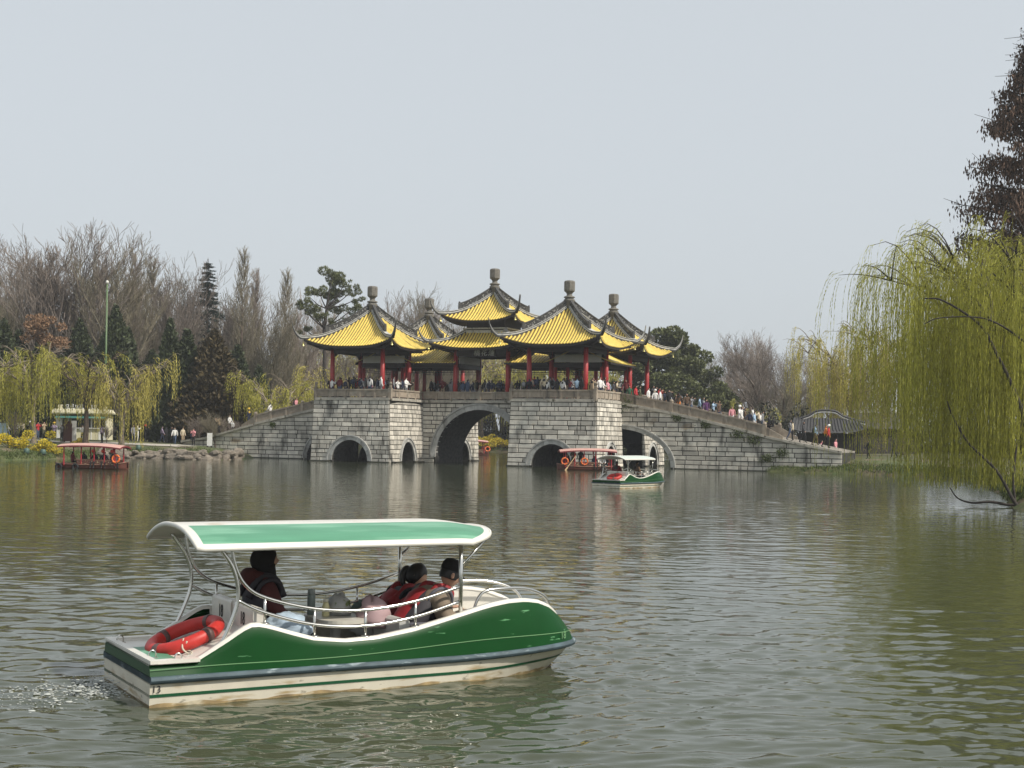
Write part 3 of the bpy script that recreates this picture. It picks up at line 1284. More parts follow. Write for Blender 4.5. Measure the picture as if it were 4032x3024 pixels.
# ------------------------------------------------------------------ figures
def skin_mesh(joints, edges, sub=1, root='pelvis'):
    """joints: name -> (pos, rx, ry); edges: (a, b, region). One continuous skinned body; faces take the region of the nearest bone."""
    names = list(joints)
    me = bpy.data.meshes.new('tmp')
    me.from_pydata([joints[n][0] for n in names], [(names.index(a), names.index(b)) for a, b, _ in edges], [])
    o = bpy.data.objects.new('tmp', me)
    C.objects.link(o)
    md = o.modifiers.new('skin', 'SKIN')
    md.use_smooth_shade = True
    md.branch_smoothing = 0.3
    for i, n in enumerate(names):
        sv = me.skin_vertices[0].data[i]
        sv.radius = joints[n][1:3]
        sv.use_root = (n == root)
    if sub:
        s_ = o.modifiers.new('sub', 'SUBSURF')
        s_.levels = s_.render_levels = sub
    dg = bpy.context.evaluated_depsgraph_get()
    out = bpy.data.meshes.new_from_object(o.evaluated_get(dg))
    bpy.data.objects.remove(o)
    bpy.data.meshes.remove(me)
    A = np.array([joints[a][0] for a, b, _ in edges], float)
    B = np.array([joints[b][0] for a, b, _ in edges], float)
    rg = np.array([r_ for _, _, r_ in edges])
    rad = np.array([(joints[a][1] + joints[b][1]) / 2 for a, b, _ in edges])
    nf = len(out.polygons)
    cen = np.empty(nf * 3, np.float32)
    out.polygons.foreach_get('center', cen)
    cen = cen.reshape(-1, 3)
    AB = B - A
    t = np.clip(np.einsum('fek,ek->fe', cen[:, None] - A[None], AB) / (np.einsum('ek,ek->e', AB, AB) + 1e-9), 0, 1)
    d = np.linalg.norm(cen[:, None] - (A[None] + t[..., None] * AB[None]), axis=2) - rad[None] * 0.9
    reg = rg[np.argmin(d, axis=1)]
    return out, reg.astype(np.int32), cen


# regions: 0 skin 1 hair 2 top 3 trousers 4 shoes 5 bag
def person_mesh(name, pose='stand', bulk=1.0, hair='short', skirt=False, bag=False, sub=1, hat=False):
    J = dict(pelvis=((0, 0, 0.93), 0.15 * bulk, 0.11 * bulk), waist=((0, 0, 1.07), 0.14 * bulk, 0.105 * bulk), chest=((0, 0, 1.26), 0.17 * bulk, 0.12 * bulk),
             neckb=((0, 0.005, 1.41), 0.075, 0.07), neck=((0, 0.0, 1.465), 0.05, 0.05), head=((0, -0.015, 1.56), 0.085, 0.098), crown=((0, 0.0, 1.63), 0.08, 0.088))
    E_ = [('pelvis', 'waist', 2), ('waist', 'chest', 2), ('chest', 'neckb', 2), ('neckb', 'neck', 0), ('neck', 'head', 0), ('head', 'crown', 0)]
    for s, sd in ((-1, 'l'), (1, 'r')):
        w = 0.005
        if pose == 'sit':
            kn, an, to = (s * 0.12, -0.42, 0.90), (s * 0.12, -0.44, 0.50), (s * 0.13, -0.58, 0.46)
            hp = (s * 0.10, -0.02, 0.88)
        elif pose == 'walk':
            kn, an, to = (s * 0.09, -0.12 * s - 0.04, 0.50), (s * 0.09, -0.22 * s + 0.06, 0.10), (s * 0.09, -0.22 * s - 0.10, 0.045)
            hp = (s * 0.09, 0, 0.86)
        else:
            kn, an, to = (s * 0.10, -0.015, 0.49), (s * 0.10, 0.02, 0.09), (s * 0.115, -0.13, 0.045)
            hp = (s * 0.09, 0, 0.86)
        J['hip' + sd] = (hp, 0.095, 0.095)
        J['knee' + sd] = (kn, 0.066, 0.066)
        J['ank' + sd] = (an, 0.045, 0.045)
        J['toe' + sd] = (to, 0.045, 0.035)
        E_ += [('pelvis', 'hip' + sd, 3), ('hip' + sd, 'knee' + sd, 3), ('knee' + sd, 'ank' + sd, 3), ('ank' + sd, 'toe' + sd, 4)]
        if pose == 'photo' or (pose == 'wave' and s > 0):
            el, wr, ha = (s * 0.26, -0.14, 1.18), (s * 0.12, -0.30, 1.42), (s * 0.07, -0.32, 1.50)
        elif pose == 'rail':
            el, wr, ha = (s * 0.25, -0.10, 1.12), (s * 0.17, -0.34, 1.08), (s * 0.13, -0.42, 1.07)
        elif pose == 'sit':
            el, wr, ha = (s * 0.25, -0.05, 1.10), (s * 0.17, -0.25, 1.0), (s * 0.14, -0.33, 0.98)
        elif pose == 'walk':
            el, wr, ha = (s * 0.24, 0.10 * s + 0.03, 1.12), (s * 0.25, 0.16 * s - 0.06, 0.90), (s * 0.25, 0.17 * s - 0.10, 0.82)
        else:
            el, wr, ha = (s * 0.245, 0.03, 1.11), (s * 0.245, -0.07, 0.88), (s * 0.235, -0.11, 0.80)
        J['sh' + sd] = ((s * 0.165 * (0.6 + 0.4 * bulk), 0, 1.365), 0.068, 0.068)
        J['el' + sd] = (el, 0.052 * bulk, 0.052 * bulk)
        J['wr' + sd] = (wr, 0.036, 0.036)
        J['ha' + sd] = (ha, 0.034, 0.028)
        E_ += [('chest', 'sh' + sd, 2), ('sh' + sd, 'el' + sd, 2), ('el' + sd, 'wr' + sd, 2), ('wr' + sd, 'ha' + sd, 0)]
    me, reg, cen = skin_mesh(J, E_, sub)
    # hair: crown, back of the head, nape
    x, y, z = cen.T
    hd = (reg == 0) & (z > 1.44)
    lim = np.where(z > 1.60, -0.075, np.where(z > 1.56, -0.045, 0.005))
    hm = hd & ((y > lim) | (z > 1.655))
    if hair == 'short':
        hm &= z > 1.50
    reg[hm] = 1
    if hair == 'long':
        reg[(z > 1.28) & (z < 1.52) & (y > 0.055) & (np.abs(x) < 0.11) & (reg != 3)] = 1
    if skirt:
        reg[(reg == 2) & (z < 0.99)] = 3
    # extra pieces: bag on the back, hat brim
    ex = MB()
    if bag:
        ex.rings([[(sx * w_, yb, z_) for sx, yb in ((-1, 0.10), (1, 0.10), (1, dpt), (-1, dpt))] for w_, dpt, z_ in
                  ((0.10, 0.2, 0.98), (0.15, 0.26, 1.02), (0.155, 0.27, 1.2), (0.13, 0.24, 1.34), (0.08, 0.18, 1.39))])
    if hat:
        ex.lathe([(0.15, 1.615), (0.152, 1.622), (0.105, 1.63), (0.102, 1.70), (0.07, 1.735), (0.02, 1.745)], 12, (0, -0.01, 0))
    if skirt:
        ex.lathe([(0.16, 1.0), (0.2, 0.8), (0.25, 0.52), (0.24, 0.515), (0.1, 0.8)], 12, (0, 0, 0))
    nv0 = len(me.vertices)
    if ex.v:
        bm = bmesh.new()
        bm.from_mesh(me)
        vs_ = [bm.verts.new(p) for p in ex.v]
        nfs = 0
        for f in ex.f:
            bm.faces.new([vs_[i] for i in f])
        bm.to_mesh(me)
        bm.free()
        reg = np.concatenate([reg, np.full(len(ex.f), 5 if bag else (1 if hat else 3), np.int32)])
    me.name = name
    me.materials.clear()
    for k in range(6):
        me.materials.append(None)
    me.polygons.foreach_set('material_index', reg)
    me.polygons.foreach_set('use_smooth', np.ones(len(reg), bool))
    me.update()
    return me


CLOTH = {
    'black': (0.012, 0.012, 0.014), 'navy': (0.012, 0.018, 0.045), 'charcoal': (0.035, 0.035, 0.04), 'grey': (0.2, 0.2, 0.21), 'white': (0.72, 0.71, 0.69),
    'cream': (0.55, 0.47, 0.34), 'beige': (0.38, 0.29, 0.19), 'brown': (0.10, 0.06, 0.035), 'red': (0.42, 0.025, 0.03), 'maroon': (0.12, 0.012, 0.015),
    'pink': (0.62, 0.27, 0.30), 'light blue': (0.30, 0.42, 0.55), 'blue': (0.03, 0.07, 0.30), 'denim': (0.06, 0.09, 0.16), 'olive': (0.09, 0.09, 0.045),
    'green': (0.03, 0.10, 0.05), 'orange': (0.65, 0.20, 0.03), 'yellow': (0.62, 0.40, 0.05), 'purple': (0.09, 0.03, 0.11), 'lilac': (0.30, 0.24, 0.34)}


def cloth(c):
    return mat('fabric_' + c.replace(' ', '_'), CLOTH[c], 0.85, var=0.12, vscale=6)


m_skin = mat('skin', (0.46, 0.27, 0.185), 0.55)
m_hair = mat('black_hair', (0.008, 0.007, 0.007), 0.45)
m_shoe = mat('dark_shoe_leather', (0.02, 0.018, 0.017), 0.5)
m_shoe_w = mat('white_shoe', (0.6, 0.6, 0.58), 0.6)
PVAR = {}


def pvar(pose, bulk, hair, skirt=False, bag=False, hat=False):
    k = (pose, bulk, hair, skirt, bag, hat)
    if k not in PVAR:
        PVAR[k] = person_mesh('person_body', pose, bulk, hair, skirt, bag, hat=hat)
    return PVAR[k]


def put_person(loc, rz, label, group=None, top='black', bottom='black', hairc=None, pose='stand', bulk=1.0, hair='short', skirt=False, bag=None, hat=None, scale=1.0):
    """face direction: rz = 0 looks to -Y"""
    me = pvar(pose, bulk, hair, skirt, bag is not None, hat is not None)
    o = link('person', me)
    tag(o, label, 'person', group)
    o.location = loc
    o.rotation_euler = (0, 0, rz)
    o.scale = (scale,) * 3
    ms = [m_skin, cloth(hat) if hat else m_hair, cloth(top), cloth(bottom), m_shoe, cloth(bag or 'black')]
    for sl, m in zip(o.material_slots, ms):
        sl.link = 'OBJECT'
        sl.material = m
    return o


# ---- close figures: modelled head, hands with five fingers
def head_part(mb, M, mi_skin=0, face=True):
    """head about 0.235 high, looking to -Y, chin at z = 0; M places it"""
    rings = []
    NU, NV = 22, 16
    for i in range(1, NV):
        th = math.pi * i / NV
        ring = []
        for k in range(NU):
            a = 2 * math.pi * k / NU
            x = 0.074 * math.sin(th) * math.sin(a)
            y = -0.094 * math.sin(th) * math.cos(a)
            z = 0.118 - 0.118 * math.cos(th)
            # narrow jaw, flatter face
            t = z / 0.236
            if t < 0.42:
                x *= 0.74 + 0.26 * t / 0.42
                y = y * (0.86 + 0.14 * t / 0.42) - 0.006
            if y < 0:
                fx = math.exp(-(x / 0.016) ** 2)
                if face:
                    y -= 0.024 * fx * math.exp(-((z - 0.085) / 0.022) ** 2)      # nose tip
                    y -= 0.010 * fx * math.exp(-((z - 0.11) / 0.025) ** 2)       # bridge
                    y += 0.012 * math.exp(-((abs(x) - 0.032) / 0.016) ** 2) * math.exp(-((z - 0.118) / 0.014) ** 2)   # eye sockets
                    y -= 0.007 * math.exp(-(x / 0.025) ** 2) * math.exp(-((z - 0.05) / 0.012) ** 2)   # lips
                    y -= 0.010 * math.exp(-(x / 0.028) ** 2) * math.exp(-((z - 0.018) / 0.016) ** 2)  # chin
                    y -= 0.006 * math.exp(-((z - 0.14) / 0.014) ** 2) * math.exp(-(x / 0.05) ** 2)    # brow
            ring.append(M @ Vector((x, y, z)))
        rings.append(ring)
    mb.rings(rings, mi_skin)
    for s in (-1, 1):
        mb.ellip(M @ Vector((s * 0.076, 0.012, 0.105)), (0.010, 0.018, 0.030), 8, 6, mi_skin, M.to_3x3())


def hand_part(mb, wrist, fwd, up, side=1, mi=0, sc=1.0, curl=0.6):
    """palm, four fingers of different length bent at two joints, thumb from the side of the palm"""
    f, u = Vector(fwd).normalized(), Vector(up).normalized()
    x = f.cross(u).normalized() * side
    u = x.cross(f).normalized() * side
    w = Vector(wrist)
    L = 0.085 * sc
    ring = []
    for t, ww, hh in ((0, 0.024, 0.018), (0.35, 0.036, 0.017), (0.8, 0.042, 0.014), (1.0, 0.040, 0.011)):
        c = w + f * (L * t)
        ring.append([c + x * (ww * sc * math.cos(a)) + u * (hh * sc * math.sin(a)) for a in np.linspace(0, 2 * math.pi, 9)[:-1]])
    mb.rings(ring, mi)
    for i, (off, ln) in enumerate(((-0.030, 0.066), (-0.010, 0.078), (0.011, 0.074), (0.031, 0.058))):
        p = w + f * L * 0.94 + x * off * sc
        pts = [p]
        d = f.copy()
        for k, seg in enumerate((0.45, 0.33, 0.25)):
            ang = curl * (0.55, 0.75, 0.5)[k]
            d = (d * math.cos(ang) - u * math.sin(ang) * 1.0).normalized() if k == 0 else (d * math.cos(ang) + d.cross(x).normalized() * math.sin(ang) * (1 if d.cross(x).dot(u) < 0 else -1)).normalized()
            pts.append(pts[-1] + d * ln * seg * sc)
        mb.tube(pts, [0.0095 * sc, 0.009 * sc, 0.008 * sc, 0.006 * sc], 6, mi)
    p = w + f * L * 0.3 - x * 0.03 * sc
    mb.tube([p, p + (f * 0.7 - x * 0.7).normalized() * 0.035 * sc, p + (f * 0.9 - x * 0.45 - u * 0.3).normalized() * 0.068 * sc], [0.012 * sc, 0.0105 * sc, 0.007 * sc], 6, mi)


def figure(name, label, M, J, E_, mats, hands=(), head=None, group=None, sub=2):
    """close figure: skinned body with head and hands in one mesh; returns the body object"""
    me, reg, cen = skin_mesh(J, E_, sub)
    ex = MB()
    if head is not None:
        head_part(ex, head, 0)
    for h in hands:
        hand_part(ex, *h)
    bm = bmesh.new()
    bm.from_mesh(me)
    vs_ = [bm.verts.new(p) for p in ex.v]
    for f in ex.f:
        bm.faces.new([vs_[i] for i in f])
    bm.to_mesh(me)
    bm.free()
    reg = np.concatenate([reg, np.zeros(len(ex.f), np.int32)])
    me.materials.clear()
    for m in mats:
        me.materials.append(m)
    me.polygons.foreach_set('material_index', reg)
    me.polygons.foreach_set('use_smooth', np.ones(len(reg), bool))
    me.update()
    me.name = name
    o = link(name, me)
    o.matrix_world = M
    tag(o, label, 'person', group)
    return o
# ------------------------------------------------------------------ pedal boats
m_bwhite = mat('worn_white_gelcoat', (0.66, 0.64, 0.58), 0.35, var=0.07, vscale=3, coat=0.2,
               layers=(((0.46, 0.36, 0.22), 2.2, (1, 1, 3), 0.66, 0.8),))
m_hullw = mat('waterline_stained_hull', (0.60, 0.56, 0.46), 0.4, var=0.08, vscale=2.5, coat=0.15,
              layers=(((0.36, 0.26, 0.12), 2.6, (1, 1, 5), 0.56, 0.74), ((0.12, 0.10, 0.06), 6, (1, 1, 2), 0.66, 0.75)))
m_scum = mat('brown_waterline_scum', (0.30, 0.22, 0.11), 0.7, var=0.4, vscale=5, layers=(((0.52, 0.46, 0.33), 4, (1, 1, 2), 0.5, 0.62),))
m_bgreen = mat('scuffed_green_gelcoat', (0.0025, 0.047, 0.008), 0.42, var=0.08, vscale=2.0, spec=0.18,
               layers=(((0.10, 0.26, 0.12), 5.5, (0.55, 1, 4), 0.665, 0.70),))
m_bgreen2 = mat('dark_green_stripe', (0.008, 0.075, 0.03), 0.4)
m_pale = mat('pale_green_pinstripe', (0.15, 0.30, 0.14), 0.5)
m_mint = mat('faded_mint_canopy', (0.085, 0.255, 0.155), 0.45, var=0.10, vscale=2.0, stretch=(0.5, 3, 3), layers=(((0.16, 0.36, 0.24), 1.6, (0.6, 4, 4), 0.52, 0.66),))
m_rub = mat('blue_grey_rubber_fender', (0.055, 0.085, 0.10), 0.7, var=0.3, vscale=4, stretch=(1, 1, 3), layers=(((0.22, 0.27, 0.29), 5, (1, 1, 4), 0.6, 0.7),))
m_steel = mat('polished_steel_tube', (0.62, 0.61, 0.57), 0.16, metal=1.0)
m_liner = mat('grey_cockpit_liner', (0.46, 0.46, 0.44), 0.5, var=0.08, vscale=3)
m_floor = mat('dark_cockpit_floor', (0.10, 0.105, 0.10), 0.7, var=0.2)
m_table = mat('cream_table_top', (0.50, 0.48, 0.42), 0.4, var=0.06)
m_blackp = mat('black_paint', (0.02, 0.02, 0.022), 0.6)
m_buoy = mat('red_orange_life_ring', (0.47, 0.028, 0.022), 0.5, var=0.1, vscale=8)
m_band = mat('dark_reflector_band', (0.10, 0.055, 0.05), 0.5)
m_rope = mat('old_rope', (0.5, 0.45, 0.36), 0.9)
BW, BL = 1.58, 4.62
GUN = [(0, 0.385), (0.38, 0.38), (0.45, 0.40), (0.60, 0.49), (0.80, 0.615), (0.90, 0.672), (0.97, 0.678), (1.08, 0.655), (1.30, 0.585), (1.52, 0.52), (1.83, 0.482), (2.15, 0.492), (2.53, 0.55),
       (2.8, 0.61), (3.05, 0.67), (3.35, 0.735), (3.6, 0.765), (3.85, 0.765), (4.05, 0.735), (4.25, 0.67), (4.45, 0.57), (4.62, 0.46)]


def hull_outline(n_side=44, n_bow=26):
    """near stern corner -> bow -> far stern corner: (x, y, nx, ny)"""
    pts = []
    for i in range(n_side):
        pts.append((2.9 * i / n_side, 0.0))
    for i in range(2 * n_bow + 1):
        t = math.pi * i / (2 * n_bow)
        c, s = math.cos(t), math.sin(t)
        x = 2.9 + (BL - 2.9) * (abs(s) ** 0.72)
        y = BW / 2 - BW / 2 * math.copysign(abs(c) ** 0.66, c)
        pts.append((x, y))
    for i in range(n_side - 1, -1, -1):
        pts.append((2.9 * i / n_side, BW))
    out = []
    for i, p in enumerate(pts):
        a, b = pts[max(i - 1, 0)], pts[min(i + 1, len(pts) - 1)]
        tx, ty = b[0] - a[0], b[1] - a[1]
        l = math.hypot(tx, ty) or 1
        out.append((p[0], p[1], ty / l, -tx / l))
    return out


def pedal_boat(name, label, M, numbers=True, group=None):
    root = thing(name, label, 'pedal boat', M=M, group=group)
    OL = hull_outline()
    bow = lambda x: smooth01((x - 2.9) / 1.6)

    def ring(z, inset, gunf=None):
        res = []
        for x, y, nx, ny in OL:
            i = inset(x) if callable(inset) else inset
            zz = gunf(x) if gunf else (z(x) if callable(z) else z)
            res.append(Vector((max(x - nx * i, 0.0) if x < 0.02 else x - nx * i, y - ny * i, zz)))
        return res
    sheer = lambda x: 0.035 * bow(x)

    def wall(name_, rows, m, parent=root, transom=True, smooth=True, flip=False):
        b = MB()
        b.grid(rows, 0, flip)
        if transom:      # stern face between the two ends of every row
            b.add([r_[0] for r_ in rows] + [r_[-1] for r_ in rows],
                  [(i, i + 1, len(rows) + i + 1, len(rows) + i) for i in range(len(rows) - 1)])
        o = b.build(name_, m, parent, smooth=False)
        if smooth:
            o.data.polygons.foreach_set('use_smooth', [len(p.vertices) == 4 and p.index < (len(rows) - 1) * (len(OL) - 1) for p in o.data.polygons])
        return o
    tap = lambda k: (lambda x: 0.02 * k + 0.22 * k * bow(x))
    lower = wall('lower_hull', [ring(-0.2, tap(1.6)), ring(0.02, tap(0.95)), ring(lambda x: 0.10 + sheer(x), tap(0.5)), ring(lambda x: 0.215 + sheer(x), tap(0.08))], m_hullw)
    wall('hull_stripe', [ring(lambda x: 0.090 + sheer(x), lambda x: tap(0.55)(x) - 0.006), ring(lambda x: 0.116 + sheer(x), lambda x: tap(0.44)(x) - 0.006)], m_bgreen2, lower)
    wall('waterline_stain', [ring(-0.03, lambda x: tap(1.1)(x) - 0.004), ring(lambda x: 0.022 + 0.012 * math.sin(x * 5) + 0.008 * math.sin(x * 17), lambda x: tap(0.9)(x) - 0.004)], m_scum, lower)
    # rub rail
    b = MB()
    rr = []
    for k in range(9):
        a = 2 * math.pi * k / 8
        rr.append(ring(lambda x, a=a: 0.238 + sheer(x) + 0.034 * math.sin(a), lambda x, a=a: -0.012 - 0.026 * math.cos(a)))
    b.grid(rr)
    b.add([r_[0] for r_ in rr] + [r_[-1] for r_ in rr], [(i, i + 1, 9 + i + 1, 9 + i) for i in range(8)])
    b.build('rub_rail', m_rub, root, smooth=True)
    gun = lambda x: interp(GUN, x)
    # green topsides, leaning in a little towards the gunwale and rounded over the bow
    lean = lambda f: (lambda x: 0.045 * f + (0.10 * f * f * bow(x)))
    rows = []
    for f in (0, 0.35, 0.7, 0.9, 1.0):
        rows.append(ring(lambda x, f=f: lerp(0.262 + sheer(x), gun(x) - 0.012, f), lambda x, f=f: lean(f)(x) + (0.02 if f == 1 else 0)))
    top = wall('topside', rows, m_bgreen)
    wall('pinstripe', [ring(lambda x, d=d: 0.325 + 0.075 * smooth01((x - 1.0) / 2.6) + 0.01 * math.sin(x * 2.2) + d, lambda x, d=d: lean(0.25)(x) - 0.004) for d in (-0.0038, 0.0038)], m_pale, top, transom=False)
    # gunwale cap and inner wall
    wall('gunwale', [ring(lambda x: gun(x) - 0.03, lambda x: lean(1)(x) + 0.004), ring(lambda x: gun(x) + 0.004, lambda x: lean(1)(x) + 0.012), ring(lambda x: gun(x) + 0.004, lambda x: lean(1)(x) + 0.075), ring(lambda x: gun(x) - 0.03, lambda x: lean(1)(x) + 0.08)], m_bwhite)
    b = MB()
    inn = [ring(lambda x: gun(x) - 0.005, lambda x: lean(1)(x) + 0.07), ring(0.14, lambda x: lean(1)(x) + 0.12)]
    k0 = next(i for i, p in enumerate(OL) if p[0] > 0.98)
    inn = [r_[k0:len(OL) - k0] for r_ in inn]
    b.grid(inn, 0, True)
    liner = b.build('cockpit_liner', m_bwhite, root, smooth=True)
    b = MB()
    fl = inn[1]
    nfl = len(fl) // 2
    b.grid([[fl[i], fl[len(fl) - 1 - i]] for i in range(nfl)])
    b.build('floor', m_floor, root)
    # bow well floor (white) and front seat box
    b = MB()
    zz = 0.47
    x0 = 3.25
    q = []
    for x, y, nx, ny in OL:
        if x >= x0:
            q.append(Vector((x - nx * 0.2, y - ny * 0.2, zz)))
    m_ = len(q) // 2
    b.grid([[q[i], q[len(q) - 1 - i]] for i in range(m_)])
    b.box((x0 + 0.02, BW / 2, 0.33), (0.05, BW - 0.3, 0.32))
    b.build('bow_well', m_bwhite, root)
    # stern deck: flat part, mint panel, slope up to the seat back
    b = MB()
    e = 0.06
    b.quad((0.0, 0, 0.372), (0.42, 0, 0.372), (0.42, BW, 0.372), (0.0, BW, 0.372))
    deck = b.build('stern_deck', m_bwhite, root)
    b = MB()
    b.box((0.17, BW * 0.36, 0.377), (0.24, 0.85, 0.012))
    b.build('mint_panel', m_mint, deck)
    b = MB()
    b.quad((0.40, e, 0.374), (1.04, e, 0.60), (1.04, BW - e, 0.60), (0.40, BW - e, 0.374))
    for y in (e, BW - e):
        b.add([(0.40, y, 0.30), (1.04, y, 0.30), (1.04, y, 0.60), (0.40, y, 0.374)], [(0, 1, 2, 3)])
    b.build('sloping_deck', m_bwhite, root)
    # raised rims along the deck edge
    b = MB()
    b.beam((0.035, 0.0, 0.392), (0.035, BW, 0.392), 0.07, 0.03)
    b.beam((0.02, 0.05, 0.390), (0.44, 0.05, 0.390), 0.09, 0.03)
    b.beam((0.02, BW - 0.05, 0.390), (0.44, BW - 0.05, 0.390), 0.09, 0.03)
    b.build('deck_rim', m_bwhite, deck)
    # rear seat back in two panels, with the boat's number
    for (y0, y1) in ((0.20, 0.76), (0.82, 1.38)):
        b = MB()
        b.rings([[(xx, y0, z0_), (xx, y1, z0_), (xx, y1, z1_), (xx, y0, z1_)] for xx, z0_, z1_ in ((0.985, 0.5, 0.775), (1.0, 0.5, 0.795), (1.06, 0.5, 0.795), (1.10, 0.5, 0.76))])
        o = b.build('seat_back', m_bwhite, root)
        if numbers:
            me = text_mesh('18', 0.17, 0.002)
            me.materials.clear()
            me.materials.append(m_blackp)
            t_ = link('number', me, o)
            t_.matrix_local = Matrix.Translation((0.981, (y0 + y1) / 2, 0.665)) @ Matrix(((0, 0, -1, 0), (-1, 0, 0, 0), (0, 1, 0, 0), (0, 0, 0, 1))) @ Matrix.Scale(0.75, 4, (1, 0, 0))
    for (y0, y1) in ((0.18, 0.77), (0.81, 1.40)):
        b = MB()
        b.rings([[(xx, y0, 0.14), (xx, y1, 0.14), (xx, y1, z), (xx, y0, z)] for xx, z in ((1.08, 0.44), (1.12, 0.46), (1.50, 0.46), (1.55, 0.43))])
        b.build('rear_seat', m_liner, root)
        b = MB()
        b.rings([[(xx, y0, 0.14), (xx, y1, 0.14), (xx, y1, z), (xx, y0, z)] for xx, z in ((2.52, 0.39), (2.56, 0.42), (2.95, 0.42), (2.99, 0.39))])
        b.rings([[(xx, y0, 0.36), (xx, y1, 0.36), (xx, y1, z), (xx, y0, z)] for xx, z in ((2.44, 0.60), (2.47, 0.62), (2.52, 0.62), (2.55, 0.6))])
        b.build('front_seat', m_liner, root)
    # round-ended table
    b = MB()
    tc = (2.04, BW / 2)
    prof = [(tc[0] + 0.26 * math.copysign(abs(math.cos(a)) ** 0.7, math.cos(a)), tc[1] + 0.38 * math.copysign(abs(math.sin(a)) ** 0.7, math.sin(a))) for a in np.linspace(0, 2 * math.pi, 33)[:-1]]
    b.rings([[(x, y, z) for x, y in prof] for z in (0.565, 0.572, 0.598, 0.603)])
    tb = b.build('table', m_table, root)
    b = MB()
    b.lathe([(0.20, 0.14), (0.20, 0.17), (0.055, 0.2), (0.05, 0.56)], 14, (tc[0], tc[1], 0))
    b.build('table_leg', m_liner, tb, smooth=True)
    # canopy
    NS, NW = 44, 29
    smax = lambda w: 3.12 + 0.46 * (1 - abs((w - BW / 2) / (BW / 2)) ** 3.2)
    zc = lambda s, w: 1.372 + 0.168 * (1 - abs((w - BW / 2) / (BW / 2)) ** 2.3) - 0.07 * smooth01((s - 2.9) / 0.75) ** 1.5
    top_, bot_ = [], []
    for i in range(NS + 1):
        r1, r2 = [], []
        for j in range(NW + 1):
            w = BW * j / NW
            s = lerp(0.40, smax(w), i / NS)
            r1.append(Vector((s, w, zc(s, w))))
            r2.append(Vector((s, w, zc(s, w) - 0.028)))
        top_.append(r1)
        bot_.append(r2)
    b = MB()
    n = NW + 1
    for i in range(NS):
        for j in range(NW):
            w = BW * (j + 0.5) / NW
            mi = 0
            if 0.05 < w < BW - 0.05 and 1 <= i < NS - 1 and abs(w - BW / 2) > 0.27:
                mi = 1
            b.quad(top_[i][j], top_[i + 1][j], top_[i + 1][j + 1], top_[i][j + 1], mi)
            b.quad(bot_[i][j], bot_[i][j + 1], bot_[i + 1][j + 1], bot_[i + 1][j], 0)
    cnp = b.build('canopy', [m_bwhite, m_mint], root)
    bm = bmesh.new()
    bm.from_mesh(cnp.data)
    bmesh.ops.remove_doubles(bm, verts=bm.verts, dist=1e-5)
    bm.to_mesh(cnp.data)
    bm.free()
    cnp.data.polygons.foreach_set('use_smooth', [True] * len(cnp.data.polygons))
    # rolled edge of the canopy
    edge = [p for p in top_[0]] + [top_[i][NW] for i in range(1, NS)] + [p for p in reversed(top_[NS])] + [top_[i][0] for i in range(NS - 1, 0, -1)]
    b = MB()
    ro = []
    for i, p in enumerate(edge):
        d = (edge[(i + 1) % len(edge)] - edge[i - 1]).normalized()
        o_ = d.cross(Vector((0, 0, 1))).normalized()
        pp = p + Vector((0, 0, -0.016))
        ro.append([pp + o_ * (0.018 * math.cos(a)) + Vector((0, 0, 0.024 * math.sin(a))) for a in np.linspace(0, 2 * math.pi, 9)[:-1]])
    b.rings(ro, closed=True)
    b.build('canopy_edge', m_bwhite, cnp, smooth=True)
    # steel work
    for y, yo in ((0.10, 1), (BW - 0.10, -1)):
        b = MB()
        b.tube(spline([(0.60, y, zc(0.6, y) - 0.02), (0.74, y, 1.20), (0.80, y, 1.02), (0.80, y, 0.86), (0.74, y, 0.68), (0.64, y, 0.46)], 6), 0.0195, 8)
        b.build('rear_post', m_steel, root, smooth=True)
        b = MB()
        b.tube([(3.06, y, 0.62), (3.05, y, zc(3.05, y) - 0.01)], 0.021, 10)
        b.build('front_post', m_steel, root, smooth=True)
        b = MB()
        b.tube([(3.06, y, 1.12), (3.36, y + yo * 0.06, zc(3.36, y + yo * 0.06) - 0.02)], 0.014, 8)
        b.build('post_strut', m_steel, root, smooth=True)
        b = MB()
        b.tube(spline([(0.74, y, zc(0.75, y) - 0.02), (0.77, y, 1.21), (0.87, y, 1.02), (1.07, y, 0.895), (1.54, y, 0.775), (2.05, y, 0.742), (2.56, y, 0.80), (3.06, y, 0.925)], 6), 0.0165, 8)
        b.build('upper_rail', m_steel, root, smooth=True)
        b = MB()
        b.tube(spline([(0.79, y, 0.89), (1.05, y, 0.765), (1.54, y, 0.63), (2.05, y, 0.592), (2.56, y, 0.65), (3.06, y, 0.78)], 6), 0.0165, 8)
        b.build('lower_rail', m_steel, root, smooth=True)
        for x, zt in ((1.06, 0.9), (1.54, 0.775), (2.05, 0.742), (2.57, 0.80)):
            b = MB()
            b.tube([(x, y, gun(x) - 0.01), (x, y, zt)], 0.0135, 8)
            b.lathe([(0.045, 0.0), (0.045, 0.008), (0.02, 0.014)], 10, (x, y, gun(x) + 0.002))
            b.build('baluster', m_steel, root, smooth=True)
        b = MB()
        yy = y + yo * 0.28
        b.tube(spline([(3.34, yy, 0.47), (3.36, yy, 0.66), (3.46, yy, 0.82), (3.70, yy, 0.85), (4.0, yy + yo * 0.05, 0.83), (4.24, yy + yo * 0.10, 0.74), (4.34, yy + yo * 0.14, 0.60)], 6), 0.0155, 8)
        b.build('bow_rail', m_steel, root, smooth=True)
